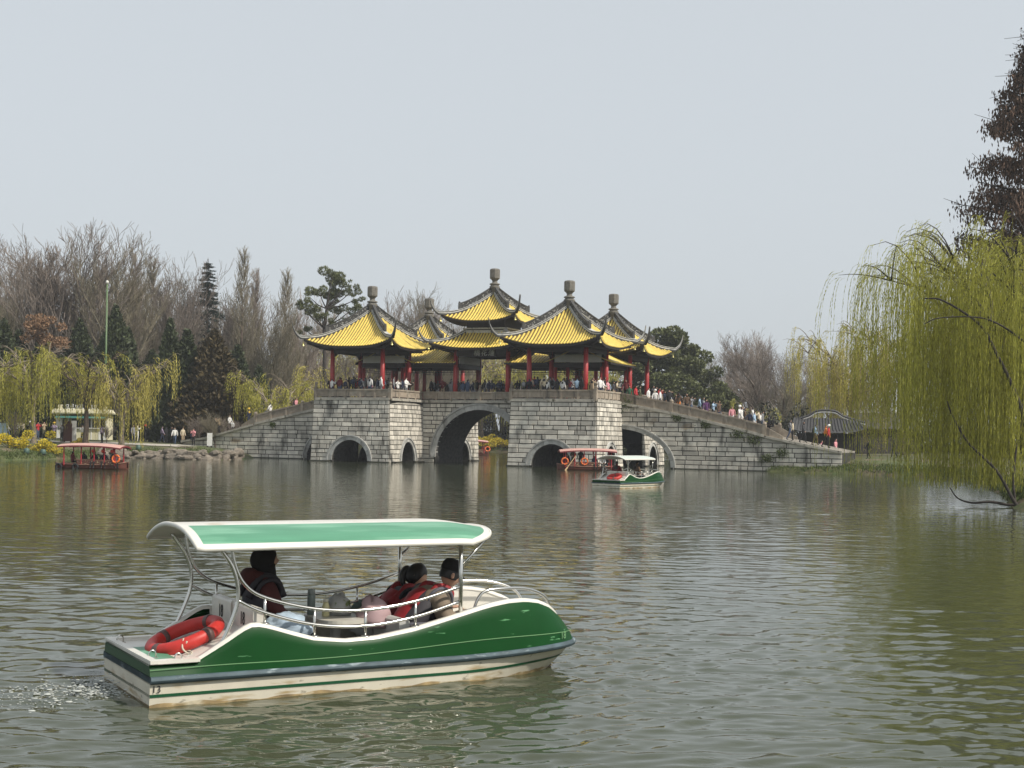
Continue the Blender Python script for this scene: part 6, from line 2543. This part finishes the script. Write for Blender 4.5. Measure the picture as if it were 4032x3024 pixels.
# --- willows
def willow(seed, H, spread, n_str, m, limbs=5, drop=(2.0, 4.5), leaf=(0.30, 0.055), step=0.22, trunk_h=0.32, r=0.22, lean=(0, 0), floor=0.4, bark=None, reach=0.9, dirs=None, up=0.75, neat=1.0):
    g_ = random.Random(seed)
    gn = np.random.default_rng(seed)
    seg, src = [], []
    base = Vector((0, 0, -0.3))
    fork = Vector((lean[0], lean[1], H * trunk_h))
    q = base
    for i in range(4):
        nq = base.lerp(fork, (i + 1) / 4) + Vector((g_.gauss(0, 0.05), g_.gauss(0, 0.05), 0))
        seg.append((tuple(q), tuple(nq), r * (1.25 - 0.12 * i), r * (1.13 - 0.12 * i)))
        q = nq
    fork = q
    for li in range(limbs):
        a = (2 * math.pi * li / limbs + g_.uniform(-0.4, 0.4)) if dirs is None else dirs[li % len(dirs)] + g_.uniform(-0.2, 0.2)
        rr = spread * g_.uniform(0.55, 0.95)
        top = H * g_.uniform(0.78, 1.0)
        pts = [fork + Vector((math.cos(a) * rr * f ** 1.25, math.sin(a) * rr * f ** 1.25, (top - fork.z) * (1 - (1 - f) ** 1.6))) + Vector((g_.gauss(0, 0.12), g_.gauss(0, 0.12), g_.gauss(0, 0.1))) * (f > 0) for f in np.linspace(0, 1, 9)]
        for i in range(8):
            seg.append((tuple(pts[i]), tuple(pts[i + 1]), r * 0.62 * (1 - 0.1 * i), r * 0.62 * (0.9 - 0.1 * i)))
        for i in range(2, 9):
            for _ in range(3):
                b_a = a + g_.uniform(-1.5, 1.5)
                ln = spread * g_.uniform(0.25, 0.55)
                up_ = g_.uniform(0.1, up)
                e = [pts[i] + Vector((math.cos(b_a) * ln * f, math.sin(b_a) * ln * f, ln * up_ * math.sin(f * 2.0))) for f in np.linspace(0, 1, 6)]
                for j in range(5):
                    seg.append((tuple(e[j]), tuple(e[j + 1]), r * 0.2 * (1 - 0.16 * j), r * 0.2 * (0.84 - 0.16 * j)))
                src.extend([(p, b_a) for p in e[1:]])
        src.extend([(p, a) for p in pts[4:]])
    V_all, F_all, off = [], [], 0
    P_list, D_list = [], []
    bun = 7
    for k in range(n_str):
        if k % bun == 0:
            p0_, a0_ = src[g_.randrange(len(src))]
            a0_ = a0_ + g_.gauss(0, 0.8)
            L0_ = g_.uniform(*drop)
        p = p0_ + Vector((g_.gauss(0, 0.11), g_.gauss(0, 0.11), g_.gauss(0, 0.08)))
        a = a0_ + g_.gauss(0, 0.25)
        L = L0_ * g_.uniform(0.65, 1.12)
        L = min(L, p.z - floor * g_.uniform(0.3, 1.6))
        if L < 0.4:
            continue
        n = max(3, int(L / step))
        t = np.linspace(0, 1, n)
        s = t * L
        out = reach * g_.uniform(0.3, 1.0) * (1 - np.exp(-s * 1.6))
        rise = 0.25 * np.exp(-s * 2.0) * np.sin(np.minimum(s * 2.2, 3.14))
        sw = 0.05 * np.sin(s * g_.uniform(0.8, 1.8) + g_.uniform(0, 6.28))
        P = np.stack([p.x + math.cos(a) * out + sw, p.y + math.sin(a) * out + sw * 0.6, p.z + rise - s * (1 - 0.35 * np.exp(-s * 1.5))], -1)
        d = np.gradient(P, axis=0)
        P_list.append(P + gn.normal(scale=0.018 * neat, size=P.shape))
        D_list.append(d / (np.linalg.norm(d, axis=1, keepdims=True) + 1e-9) + gn.normal(scale=0.22 * neat, size=d.shape))
    P, D = np.vstack(P_list), np.vstack(D_list)
    V, F = leaf_quads(P, D, leaf[0] * gn.uniform(0.7, 1.3, len(P)), leaf[1] * gn.uniform(0.7, 1.3, len(P)), gn)
    return seg_mesh('trunk', seg, bark or m_wbark, 6), np_mesh('crown', V, F, m)


def put_willow(label, px, py_base, Y, meshes, rz=0.0, group=None, sc=1.0):
    x = view_ray(px, py_base)[0] * Y
    return tree_obj(label, group, (x, Y, gz(x, Y)), [('trunk', meshes[0]), ('crown', meshes[1])], rz, (sc, sc, sc), 'willow_tree')


wl_a = willow(41, 6.6, 3.0, 620, m_will, limbs=5, drop=(1.2, 3.4))
wl_b = willow(42, 6.8, 3.3, 560, m_will2, limbs=6, drop=(1.2, 4.0), leaf=(0.32, 0.045))
wl_c = willow(43, 7.4, 3.4, 620, m_will, limbs=6, drop=(1.5, 4.8), floor=0.2, leaf=(0.32, 0.045))
put_willow('weeping willow over the yellow bushes', 130, 1735, 117.5, wl_c, 0.4, sc=1.05)
put_willow('willow with forked pale trunk in front of the cream kiosk', 338, 1735, 118.0, willow(44, 7.4, 3.0, 480, m_will, limbs=5, drop=(0.6, 2.0), floor=4.2, trunk_h=0.40, r=0.24, bark=mat('brown_willow_bark', (0.085, 0.062, 0.045), 0.9, var=0.3)), 0.2)
put_willow('yellow green willow between the kiosk and the stairs', 478, 1745, 118.5, wl_b, 1.2, sc=1.1)
put_willow('willow with long pale limb leaning in beside the path', -70, 1735, 116.0, wl_a, 0.0)
put_willow('willow drooping over the kiosk end stairs', 1105, 1640, 132.0, willow(45, 8.6, 4.4, 900, m_will, limbs=6, drop=(1.2, 3.8)), 0.5)
put_willow('pale willow behind the kiosk end stairs, nearer the pavilion', 1265, 1640, 142.0, willow(46, 9.5, 4.2, 900, m_will2, limbs=6, drop=(1.5, 5.0)), 0.9)
for i, px in enumerate((1120, 1250, 1380, 1490, 1590, 1700, 1800, 1890, 1975, 2060, 2150, 2250, 2350)):
    Y = 206 + (i * 37 % 11)
    put_willow('yellow green willow on the far bank seen under the pavilion roofs', px, 1770, Y, (wl_a, wl_b, wl_c)[i % 3], i * 1.3, 'willows on the far bank', (2.0, 1.85, 1.95, 2.1)[i % 4])
put_willow('small round willow behind the willow end stairs', 2985, 1680, 158.0, wl_a, 0.3, sc=0.85)
put_willow('yellow willow beside the grey tiled roof', 3345, 1830, 129.0, willow(48, 11.6, 5.2, 1250, m_will2, limbs=6, drop=(2.5, 7.0), leaf=(0.30, 0.05)), 0.4)
put_willow('tall thin willow behind the yellow one on the willow bank', 3560, 1830, 128.0, willow(49, 11.5, 4.6, 900, m_will, limbs=6, drop=(2.5, 7.0)), 2.1)
# the big willow on the right: trunk leans over the water, curtains of strands
big_w = willow(50, 9.6, 5.4, 3900, m_willn, limbs=8, drop=(3.6, 8.8), leaf=(0.19, 0.024), step=0.125, neat=0.4, trunk_h=0.26, r=0.17, lean=(-0.8, 0.3), floor=0.35, bark=m_dbark, reach=0.8,
               dirs=(2.6, 3.1, 3.6, 2.1, 4.2, 1.2, 0.2, 5.4))
bigwillow = tree_obj('big weeping willow with curtains of green strands at the water', None, (21.5, 57.0, gz(21.5, 57.0)), [('trunk', big_w[0]), ('crown', big_w[1])], 0.0, (1.06, 1.06, 1.13), name='willow_tree')
big_w2 = willow(51, 11.0, 4.2, 1900, m_will, limbs=7, drop=(2.5, 7.6), leaf=(0.21, 0.03), step=0.14, neat=0.5, trunk_h=0.3, r=0.2, floor=0.6, bark=m_dbark)
tree_obj('yellow green willow behind the big weeping one', None, (25.0, 65.0, gz(25.0, 65.0)), [('trunk', big_w2[0]), ('crown', big_w2[1])], 0.7, name='willow_tree')
# slanting stems and roots at its foot
def on_ray(Y, *pp):
    return [tuple(at(px, py, Y + 0.12 * k)) for k, (px, py) in enumerate(pp)]


for pts, r_, lab in ((on_ray(52.6, (4090, 2005), (4075, 1880), (4032, 1646), (3986, 1519), (3923, 1391), (3859, 1280), (3716, 1185), (3640, 1175)), 0.10, 'thick dark limb arching through the green curtain'),
                     (on_ray(52.0, (4210, 2000), (4190, 1650), (4120, 1420), (4032, 1344), (3930, 1275), (3843, 1249), (3700, 1252), (3640, 1275)), 0.06, 'thin dark bough crossing the top of the curtain'),
                     (on_ray(53.6, (4010, 1998), (3985, 1960), (3923, 1852), (3811, 1741), (3748, 1630), (3730, 1580)), 0.08, 'slanting bare stem reaching over the water'),
                     (on_ray(53.8, (4000, 1995), (3990, 1900), (4000, 1780), (4025, 1650), (4040, 1560)), 0.055, 'upright thin stem rising from the root'),
                     (on_ray(54.0, (4060, 1975), (3980, 1988), (3900, 1976), (3830, 1980), (3772, 1962), (3740, 1920)), 0.07, 'low dark root lying along the water edge')):
    b = MB()
    pp = spline(pts, 5)
    b.tube(pp, [r_ * (1 - 0.75 * i / len(pp)) for i in range(len(pp))], 7)
    o = b.build('limb', m_dbark, bigwillow, smooth=True)
    o.matrix_parent_inverse = (Matrix.Translation(bigwillow.location) @ Matrix.Diagonal((1.06, 1.06, 1.13, 1))).inverted()
    o['label'] = lab

# dawn redwood with dry brown foliage, top right
Y = 74.0
pb = at(4110, 1500, Y)
H = top_height(4050, 90, Y)
Ps, Ds, seg = [], [], [((0, 0, -0.3), (0, 0, H * 0.6), 0.42, 0.25), ((0, 0, H * 0.6), (0, 0, H), 0.25, 0.03)]
for k in range(250):
    t = g.random() ** 0.95
    zz = H * (0.985 - 0.72 * t)
    rr = 0.4 + 4.4 * min(1, t / 0.6) ** 0.8 * (0.8 + 0.25 * g.random())
    a = g.random() * 6.28
    tip = np.array([rr * math.cos(a), rr * math.sin(a), zz + 0.10 * rr])
    mid = np.array([rr * 0.5 * math.cos(a), rr * 0.5 * math.sin(a), zz - 0.05])
    seg.append(((0, 0, zz - 0.35 * rr), tuple(mid), 0.07, 0.045))
    seg.append((tuple(mid), tuple(tip), 0.045, 0.015))
    for _ in range(7):
        u_ = g.uniform(0.3, 1)
        s_ = mid + (tip - mid) * u_
        e_ = s_ + np.array([g.normal(scale=0.5), g.normal(scale=0.5), g.uniform(-0.1, 0.45)])
        seg.append((tuple(s_), tuple(e_), 0.018, 0.009))
    n = int(170 + 150 * t)
    u = g.random(n) ** 0.55
    base = np.array([math.cos(a), math.sin(a), 0])
    P = base * (rr * u)[:, None] + np.stack([g.normal(scale=0.22, size=n), g.normal(scale=0.22, size=n), zz + 0.1 * rr * u - 0.25 + g.normal(scale=0.26, size=n)], -1)
    Ps.append(P)
    Ds.append(np.stack([g.normal(scale=0.25, size=n), g.normal(scale=0.25, size=n), -np.ones(n)], -1))
V, F = leaf_quads(np.vstack(Ps), np.vstack(Ds), 0.24 * g.uniform(0.6, 1.4, sum(map(len, Ps))), 0.095, g)
tree_obj('towering dawn redwood with dry dark brown foliage above the willows', None, (pb.x, Y, gz(pb.x, Y)), [('trunk', seg_mesh('trunk', seg, m_dbark, 4)), ('crown', np_mesh('crown', V, F, m_redw))], name='redwood_tree')


# --- bushes
def bush(seed, rx, ry, rz, n, m, m2=None, leaf=(0.14, 0.09)):
    gg = np.random.default_rng(seed)
    cen = [(gg.normal() * rx * 0.45, gg.normal() * ry * 0.45, abs(gg.normal()) * rz * 0.45 + 0.2) for _ in range(14)]
    V, F = clump_cloud(cen, gg.uniform(0.3, 0.55, 14), n, leaf, gg, up=0.6)
    fm = (np.random.default_rng(seed).random(len(F)) < 0.16).astype(np.int32)
    sg = [((0, 0, -0.1), (float(c[0]), float(c[1]), float(c[2])), 0.03, 0.012) for c in cen]
    return seg_mesh('stems', sg, m_bark, 4), np_mesh('foliage', V, F, [m, m2 or m_grass], fm)


def put_bush(label, x, Y, ms, rz=0.0, sc=1.0, group=None):
    return tree_obj(label, group, (x, Y, gz(x, Y)), [('stems', ms[0]), ('foliage', ms[1])], rz, (sc, sc, sc), 'bush', 'bush')


FB_ = [bush(61, 2.0, 1.0, 1.2, 900, m_fors), bush(62, 1.6, 1.0, 1.0, 900, m_fors)]
put_bush('big yellow forsythia bush on the kiosk bank', view_ray(50, 1740)[0] * 107, 107, FB_[0], 0, 1.0)
put_bush('lower yellow forsythia bush next to the lantern boat', view_ray(180, 1765)[0] * 107.5, 107.5, FB_[1], 0.5, 0.85)
put_bush('small yellow shrub at the foot of the forked willow', view_ray(318, 1720)[0] * 119, 119, FB_[1], 1.5, 0.55)
for px, Y, sc in ((1930, 204.5, 1.5), (1985, 205, 1.3), (2030, 204.5, 1.2)):
    put_bush('yellow forsythia bush on the far bank seen through the great arch', view_ray(px, 1760)[0] * Y, Y, FB_[0], px, sc, 'forsythia on the far bank')
# bare shrubs beside the left stairs
for px, Y, sc, i in ((850, 128, 0.26, 0), (910, 130, 0.24, 1), (790, 131, 0.22, 2), (1000, 133, 0.25, 0), (420, 122, 0.14, 2), (60, 121, 0.2, 1)):
    x = view_ray(px, 1700)[0] * Y
    tr, cr = BARE['vase'][i]
    tree_obj('bare twiggy shrub beside the bank path', 'bare shrubs by the path', (x, Y, gz(x, Y)), [('stems', tr), ('twigs', cr)], rt.uniform(0, 6), (sc * 1.5, sc * 1.5, sc), 'shrub', 'shrub')

# undergrowth and distant wood that closes the view behind the banks
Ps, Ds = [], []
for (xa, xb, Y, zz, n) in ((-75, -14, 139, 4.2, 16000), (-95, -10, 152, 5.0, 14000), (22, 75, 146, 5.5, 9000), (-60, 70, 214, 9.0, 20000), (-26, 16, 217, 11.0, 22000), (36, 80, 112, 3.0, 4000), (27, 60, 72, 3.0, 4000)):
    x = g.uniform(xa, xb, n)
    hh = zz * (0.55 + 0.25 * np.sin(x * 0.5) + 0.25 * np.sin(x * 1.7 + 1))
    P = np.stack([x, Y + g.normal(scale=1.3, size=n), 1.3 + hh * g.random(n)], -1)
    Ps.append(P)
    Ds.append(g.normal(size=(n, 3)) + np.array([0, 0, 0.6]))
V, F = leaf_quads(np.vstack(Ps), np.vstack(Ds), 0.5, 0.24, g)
o = link('undergrowth', np_mesh('undergrowth', V, F, mat('dark_undergrowth', (0.035, 0.036, 0.020), 0.9, isl=0.5)), None, kind='stuff')  # one dark leaf colour, brightness varied per leaf
o['label'] = 'dark undergrowth at the foot of the woods'

# grass along the visible shores
sh = [(-46, 91), (-37, 97), (-34.5, 106), (-33, 114.5), (-28.7, 116.3), (-24, 115.2), None, (19.8, 107.8), (23, 105.6), (26.6, 103.8), (30.2, 100.2), (29.9, 94), (26.2, 76), (22.2, 62), (19.4, 54), None, (-12, 203.5), (8, 203.5), (24, 199)]
Ps = []
for p0, p1 in zip(sh, sh[1:]):
    if p0 is None or p1 is None:
        continue
    n = int(math.hypot(p1[0] - p0[0], p1[1] - p0[1]) * 260)
    t = g.random(n)
    x, y = p0[0] + (p1[0] - p0[0]) * t + g.normal(scale=0.9, size=n), p0[1] + (p1[1] - p0[1]) * t + np.abs(g.normal(scale=1.6, size=n)) * 1.0 - 0.2
    Ps.append(np.stack([x, y], -1))
P2 = np.vstack(Ps)
Z = ground_z(P2[:, 0][None], P2[:, 1][None])[0]
ok = Z > 0.02
P2, Z = P2[ok], Z[ok]
P = np.stack([P2[:, 0], P2[:, 1], Z + 0.07], -1)
D = g.normal(scale=0.4, size=P.shape) + np.array([0, 0, 1])
V, F = leaf_quads(P, D, g.uniform(0.14, 0.34, len(P)), 0.06, g)
o = link('grass', np_mesh('grass', V, F, m_grass), None, kind='stuff')
o['label'] = 'short green grass on the lake banks'
# ------------------------------------------------------------------ kiosk, boards, lamp pole, rocks, tiled roof
m_cream = mat('cream_painted_board', (0.66, 0.62, 0.44), 0.6, var=0.05)
m_white = mat('white_painted_board', (0.72, 0.72, 0.70), 0.6, var=0.05)
m_teal = mat('teal_awning', (0.05, 0.17, 0.15), 0.6)
m_glass = mat('dark_counter_glass', (0.02, 0.025, 0.025), 0.1)
m_path = mat('pale_path_paving', (0.40, 0.37, 0.32), 0.9, var=0.1, coords='World')
m_pole = mat('green_lamp_pole', (0.10, 0.16, 0.07), 0.5)
m_brownb = mat('brown_sign_board', (0.075, 0.025, 0.018), 0.6)
m_rock = mat('pale_bank_rock', (0.17, 0.145, 0.115), 0.9, var=0.3, vscale=2.0, coords='World', objr=0.2, bump=0.7, bscale=6)
m_gtile = mat('dark_grey_roof_tile', (0.05, 0.05, 0.052), 0.7, var=0.3, vscale=3, coords='World', objr=0.15)

Y = 127.0
pk = at(332, 1728, Y)
zk = gz(pk.x, Y)
kiosk = thing('kiosk', 'cream and white refreshment kiosk with lettered roof sign behind the forked willow', 'kiosk', (pk.x, Y, zk))
W_, H_ = 4.6, 2.45
b = MB()
b.box((0, 0.9, H_ / 2 + 0.1), (W_, 0.1, H_))
b.box((-W_ / 2 + 0.05, 0, H_ / 2 + 0.1), (0.1, 1.8, H_))
b.box((W_ / 2 - 0.05, 0, H_ / 2 + 0.1), (0.1, 1.8, H_))
b.build('wall', m_cream, kiosk)
b = MB()
b.box((0.5, -0.9, 0.6), (3.4, 0.1, 1.0))
b.build('counter_front', m_cream, kiosk)
b = MB()
b.box((0.5, -0.95, 1.13), (3.5, 0.35, 0.07))
b.build('counter_top', m_white, kiosk)
b = MB()
b.box((0.3, 0.2, 1.55), (3.0, 0.3, 0.8))
b.build('back_shelf', m_glass, kiosk)
for x in (-1.75, -1.15, 0.9, 1.6, 2.2):
    b = MB()
    b.box((x, -0.92, 1.3), (0.1, 0.12, 2.4))
    b.build('front_post', m_white, kiosk)
b = MB()
b.box((1.9, -0.9, 0.65), (0.6, 0.12, 1.1))
b.build('side_panel', m_white, kiosk)
b = MB()
b.box((-1.95, -0.93, 1.25), (0.5, 0.06, 2.1))
b.build('door', m_white, kiosk)
b = MB()
b.add([(-2.2, -0.9, 2.25), (2.2, -0.9, 2.25), (2.2, -1.5, 2.05), (-2.2, -1.5, 2.05), (-2.2, -0.9, 2.2), (2.2, -0.9, 2.2), (2.2, -1.5, 2.0), (-2.2, -1.5, 2.0)], [(0, 1, 2, 3), (7, 6, 5, 4), (3, 2, 6, 7)])
b.build('awning', m_teal, kiosk)
b = MB()
b.rings([[(-2.6 * k, -1.25 * k, z), (2.6 * k, -1.25 * k, z), (2.6 * k, 1.1 * k, z), (-2.6 * k, 1.1 * k, z)] for k, z in ((1.0, 2.4), (1.02, 2.5), (0.96, 2.78), (0.9, 2.82))])
b.build('roof', m_cream, kiosk)
for x in (-2.0, 2.0):
    b = MB()
    b.box((x, -0.6, 2.95), (0.32, 0.32, 0.5))
    b.build('roof_pier', m_cream, kiosk)
b = MB()
for i in range(7):       # worn sign strokes along the roof edge
    x = -1.25 + i * 0.42
    for (dx, dz, sx, sz) in ((0, 0.12, 0.28, 0.05), (0, -0.1, 0.24, 0.05), (-0.1, 0, 0.05, 0.26), (0.09, 0.02, 0.05, 0.3)):
        b.box((x + dx, -1.05, 3.08 + dz + 0.03 * math.sin(i * 2.0)), (sx, 0.06, sz), M=Matrix.Rotation(0.25 * math.sin(i * 3 + dx * 9), 4, 'Y'))
b.box((0, -1.0, 2.88), (2.9, 0.05, 0.08))
b.build('roof_sign', m_white, kiosk, kind='stuff')


def board(label, px, py, Y, w, h, m, cat='sign', arch=False, z=None):
    p = at(px, py, Y)
    z0 = gz(p.x, Y) if z is None else z
    t = thing('sign_board', label, cat, (p.x, Y, z0))
    pr = [(-w / 2, 0), (w / 2, 0), (w / 2, h * 0.85), (w / 3, h) if arch else (w / 2, h), (-w / 3, h) if arch else (-w / 2, h), (-w / 2, h * 0.85)]
    b = MB()
    b.add([(x, -0.05, zz + 0.12) for x, zz in pr] + [(x, 0.05, zz + 0.12) for x, zz in pr], [tuple(range(6)), tuple(range(11, 5, -1))] + [(i, (i + 1) % 6, (i + 1) % 6 + 6, i + 6) for i in range(6)])
    b.build('panel', m, t)
    for s in (-1, 1):
        b = MB()
        b.box((s * w * 0.4, 0, 0.06), (0.06, 0.3, 0.14))
        b.build('foot', m_dark, t)
    return t


board('brown pointed sign board in front of the kiosk', 266, 1728, 121, 0.72, 1.75, m_brownb, arch=True)
board('narrow white board leaning beside the brown one', 288, 1728, 121.4, 0.5, 1.8, m_white)
board('white standing panel by the path near the stairs', 826, 1705, 126, 0.45, 1.15, m_white)
board('pale blue poster stand at the end of the path', 8, 1700, 122, 0.8, 1.3, mat('pale_blue_poster', (0.3, 0.42, 0.5), 0.6))
b = MB()
for (xa, xb, ya, yb) in ((-60, -27.5, 119.5, 122.6),):
    n = 40
    rows = []
    for y in (ya, yb):
        rows.append([(x, y + 1.2 * math.sin(x * 0.15), gz(x, y + 1.2 * math.sin(x * 0.15)) + 0.05) for x in np.linspace(xa, xb, n)])
    b.grid(rows)
o = b.build('path', m_path, None, kind='structure')
# lamp pole
Y = 133.0
pp = at(418, 1350, Y)
z0 = gz(pp.x, Y)
zt = at(420, 1118, Y).z
t = thing('lamp_pole', 'slender green lamp pole rising above the kiosk bank junipers', 'lamp pole', (pp.x, Y, z0))
b = MB()
b.tube([(0, 0, -0.1), (0, 0, zt - z0)], [0.12, 0.075], 8)
b.build('pole', m_pole, t, smooth=True)
b = MB()
b.lathe([(0.07, 0), (0.14, 0.06), (0.15, 0.25), (0.05, 0.34)], 10, (0, 0, zt - z0))
b.build('lamp_head', mat('pale_lamp_glass', (0.6, 0.6, 0.55), 0.3), t, smooth=True)
b = MB()
b.lathe([(0.22, -0.1), (0.22, 0.12), (0.13, 0.2)], 10)
b.build('base', m_pole, t)

# low green bin and lights on the bank
for px, py, Y, lab in ((545, 1765, 117.8, 'small green ground lamp on the grass by the rocks'), (105, 1778, 104, 'small green ground lamp below the big yellow bush'), (170, 1775, 105.5, 'small green ground lamp near the lower yellow bush')):
    p = at(px, py, Y)
    t = thing('ground_lamp', lab, 'lamp', (p.x, Y, gz(p.x, Y)))
    b = MB()
    b.lathe([(0.16, 0.05), (0.2, 0.12), (0.2, 0.4), (0.1, 0.46)], 10)
    b.build('housing', mat('teal_green_plastic', (0.06, 0.11, 0.09), 0.5), t, smooth=True)
    b = MB()
    b.box((0, 0, 0.03), (0.3, 0.3, 0.08))
    b.build('foot', m_dark, t)


# rocks along the left shore up to the ramp
def rock_mesh(seed):
    gr = random.Random(seed)
    b = MB()
    ph = [(gr.uniform(-1, 1), gr.uniform(-1, 1), gr.uniform(-1, 1), gr.uniform(0, 6), gr.uniform(2, 4)) for _ in range(6)]
    rings = []
    for i in range(1, 9):
        th = math.pi * i / 9
        ring = []
        for k in range(12):
            a = 2 * math.pi * k / 12
            d = Vector((math.sin(th) * math.cos(a), math.sin(th) * math.sin(a), -math.cos(th)))
            s = 1 + 0.16 * sum(math.sin((d.x * p + d.y * q + d.z * r_) * f + o_) for p, q, r_, o_, f in ph)
            ring.append(d * s * 0.5)
        rings.append(ring)
    b.rings(rings)
    return b.mesh('rock', m_rock)


ROCKS = [rock_mesh(s) for s in range(5)]
rr_ = random.Random(8)
k = 0
for (xa, ya, xb, yb, n) in ((-33.4, 114.2, -28.7, 115.7, 9), (-28.7, 115.6, -26.0, 113.3, 8), (-26.0, 113.2, -23.6, 113.8, 7), (-23.5, 114.2, -22.8, 118.0, 5)):
    for i in range(n):
        f = (i + 0.5) / n
        x, y = lerp(xa, xb, f) + rr_.uniform(-0.15, 0.15), lerp(ya, yb, f) + rr_.uniform(-0.2, 0.15)
        for lay in range(2):
            o = link('rock', ROCKS[k % 5])
            k += 1
            s = rr_.uniform(0.55, 1.05) * (0.85 if lay else 1.0)
            o.scale = (s * rr_.uniform(1.2, 1.9), s, s * rr_.uniform(0.55, 0.85))
            o.location = (x + lay * rr_.uniform(-0.3, 0.3), y + lay * 0.35, 0.05 + lay * 0.34)
            o.rotation_euler = (rr_.uniform(-0.3, 0.3), rr_.uniform(-0.3, 0.3), rr_.uniform(0, 6))
            tag(o, 'rough pale rock in the waterside rockwork below the kiosk end stairs', 'rock', 'rocks along the kiosk bank')

# small building with grey tiled roof and curving ridge
Y = 118.0
pt_ = at(3250, 1760, Y)
z0 = gz(pt_.x, Y)
hut = thing('tiled_hut', 'small building with dark grey tiled roof and curving white ridge behind the stairs', 'building', (pt_.x, Y, z0), R(-8))
hx, hy = 2.6, 1.7
ze, zr = 2.3, 3.5
b = MB()
b.box((0, 0.2, 1.1), (2 * hx - 0.6, 2 * hy - 0.9, 2.3))
b.build('wall', mat('dark_timber_wall', (0.035, 0.03, 0.027), 0.8, var=0.3), hut)
rows = []
for t in np.linspace(0, 1, 9):
    rows.append([(x * (1 + 0.16 * t), -hy * t - 0.05, ze + (zr - ze) * (1 - t) ** 1.3 + 0.35 * t * abs(x / hx) ** 4) for x in np.linspace(-hx, hx, 17)])
b = MB()
b.grid(rows, 0)
b.grid([[(x, -y, z) for x, y, z in r_] for r_ in rows], 0, True)
ro = b.build('roof', m_gtile, hut)
for i in range(-11, 12):
    x0 = i * 0.235
    b = MB()
    pts = [Vector((x0 * (1 + 0.16 * t), -hy * t - 0.05, ze + (zr - ze) * (1 - t) ** 1.3 + 0.35 * t * abs(x0 / hx) ** 4 + 0.03)) for t in np.linspace(0, 1.02, 9)]
    b.tube(pts, 0.062, 6)
    b.build('tile_row', m_gtile, ro)
b = MB()
rp = spline([(-hx - 0.5, -0.1, zr - 0.55), (-hx + 0.15, -0.1, zr - 0.15), (-hx * 0.55, -0.1, zr + 0.22), (-hx * 0.3, -0.1, zr + 0.6), (0, -0.1, zr + 0.68), (hx * 0.3, -0.1, zr + 0.6), (hx * 0.55, -0.1, zr + 0.22), (hx - 0.15, -0.1, zr - 0.1), (hx + 0.6, -0.1, zr - 0.3)], 6)
b.tube(rp, 0.11, 6, 0)
b.tube([p - Vector((0, 0.02, 0.16)) for p in rp], 0.07, 6, 1)
b.build('curved_ridge', [m_gtile, m_lime], ro)
for x in (-2.2, -0.8, 0.8, 2.2):
    b = MB()
    b.lathe([(0.1, 0), (0.09, 2.4)], 8, (x, -hy + 0.2, 0))
    b.build('post', m_dark, hut)
# low gable hall behind the yellow willow
p3 = at(3480, 1760, 142)
hall = thing('garden_hall', 'grey roofed hall half hidden by the willow strands', 'building', (p3.x, 142, gz(p3.x, 142)), R(5))
b = MB()
b.box((0, 0, 1.3), (6, 3, 2.6))
b.build('wall', MATS['dark_timber_wall'], hall)
b = MB()
b.add([(-3.4, -2, 2.5), (3.4, -2, 2.5), (3.0, 0, 4.1), (-3.0, 0, 4.1), (3.4, 2, 2.5), (-3.4, 2, 2.5)], [(0, 1, 2, 3), (3, 2, 4, 5), (1, 4, 2), (0, 3, 5)])
rh = b.build('roof', m_gtile, hall)
b = MB()
b.beam((-3.2, 0, 4.2), (3.2, 0, 4.2), 0.2, 0.25)
b.build('ridge', m_lime, rh)

# ivy tufts growing out of the masonry
rv = random.Random(4)
gi = np.random.default_rng(12)
for s, z, sc, lab in ((12.75, 5.15, 0.42, 'green weed tuft in the corner where pier and stairs meet'), (17.1, 4.05, 0.2, 'weed tuft under the ledge of the willow end stairs'), (19.4, 3.55, 0.22, 'weed tuft under the ledge of the willow end stairs'), (22.0, 2.8, 0.28, 'weed tuft under the ledge of the willow end stairs'),
                      (23.3, 2.45, 0.3, 'weed tuft under the ledge of the willow end stairs'), (25.4, 1.45, 0.26, 'round weed tuft on the willow end ramp wall'), (24.3, 1.0, 0.22, 'round weed tuft on the willow end ramp wall'), (-20.2, 3.0, 0.16, 'weed tuft on the kiosk end ramp')):
    n = 260
    P = gi.normal(scale=1, size=(n, 3)) * np.array([sc, 0.08, sc * 0.7])
    V, F = leaf_quads(P, gi.normal(size=(n, 3)) + np.array([0, -0.5, -0.3]), 0.12, 0.08, gi)
    o = link('weed_tuft', np_mesh('weed_tuft', V, F, m_grass))
    o.matrix_world = BM @ Matrix.Translation((s, -PT0 - 0.12, z))
    tag(o, lab, 'plant', 'weeds on the bridge walls')

# ------------------------------------------------------------------ haze
hz = MB()
hz.box((0, 120, 20), (420, 300, 44))
m_haze = bpy.data.materials.new('thin_haze')
m_haze.use_nodes = True
nt = m_haze.node_tree
nt.nodes.remove(nt.nodes['Principled BSDF'])
pv = nt.nodes.new('ShaderNodeVolumePrincipled')
pv.inputs['Color'].default_value = (0.86, 0.89, 0.93, 1)
pv.inputs['Density'].default_value = 0.00042
pv.inputs['Anisotropy'].default_value = 0.2
nt.links.new(pv.outputs[0], nt.nodes['Material Output'].inputs['Volume'])
hazeo = hz.build('haze', m_haze, None, kind='stuff')
hazeo['label'] = 'thin pale spring haze over the lake'
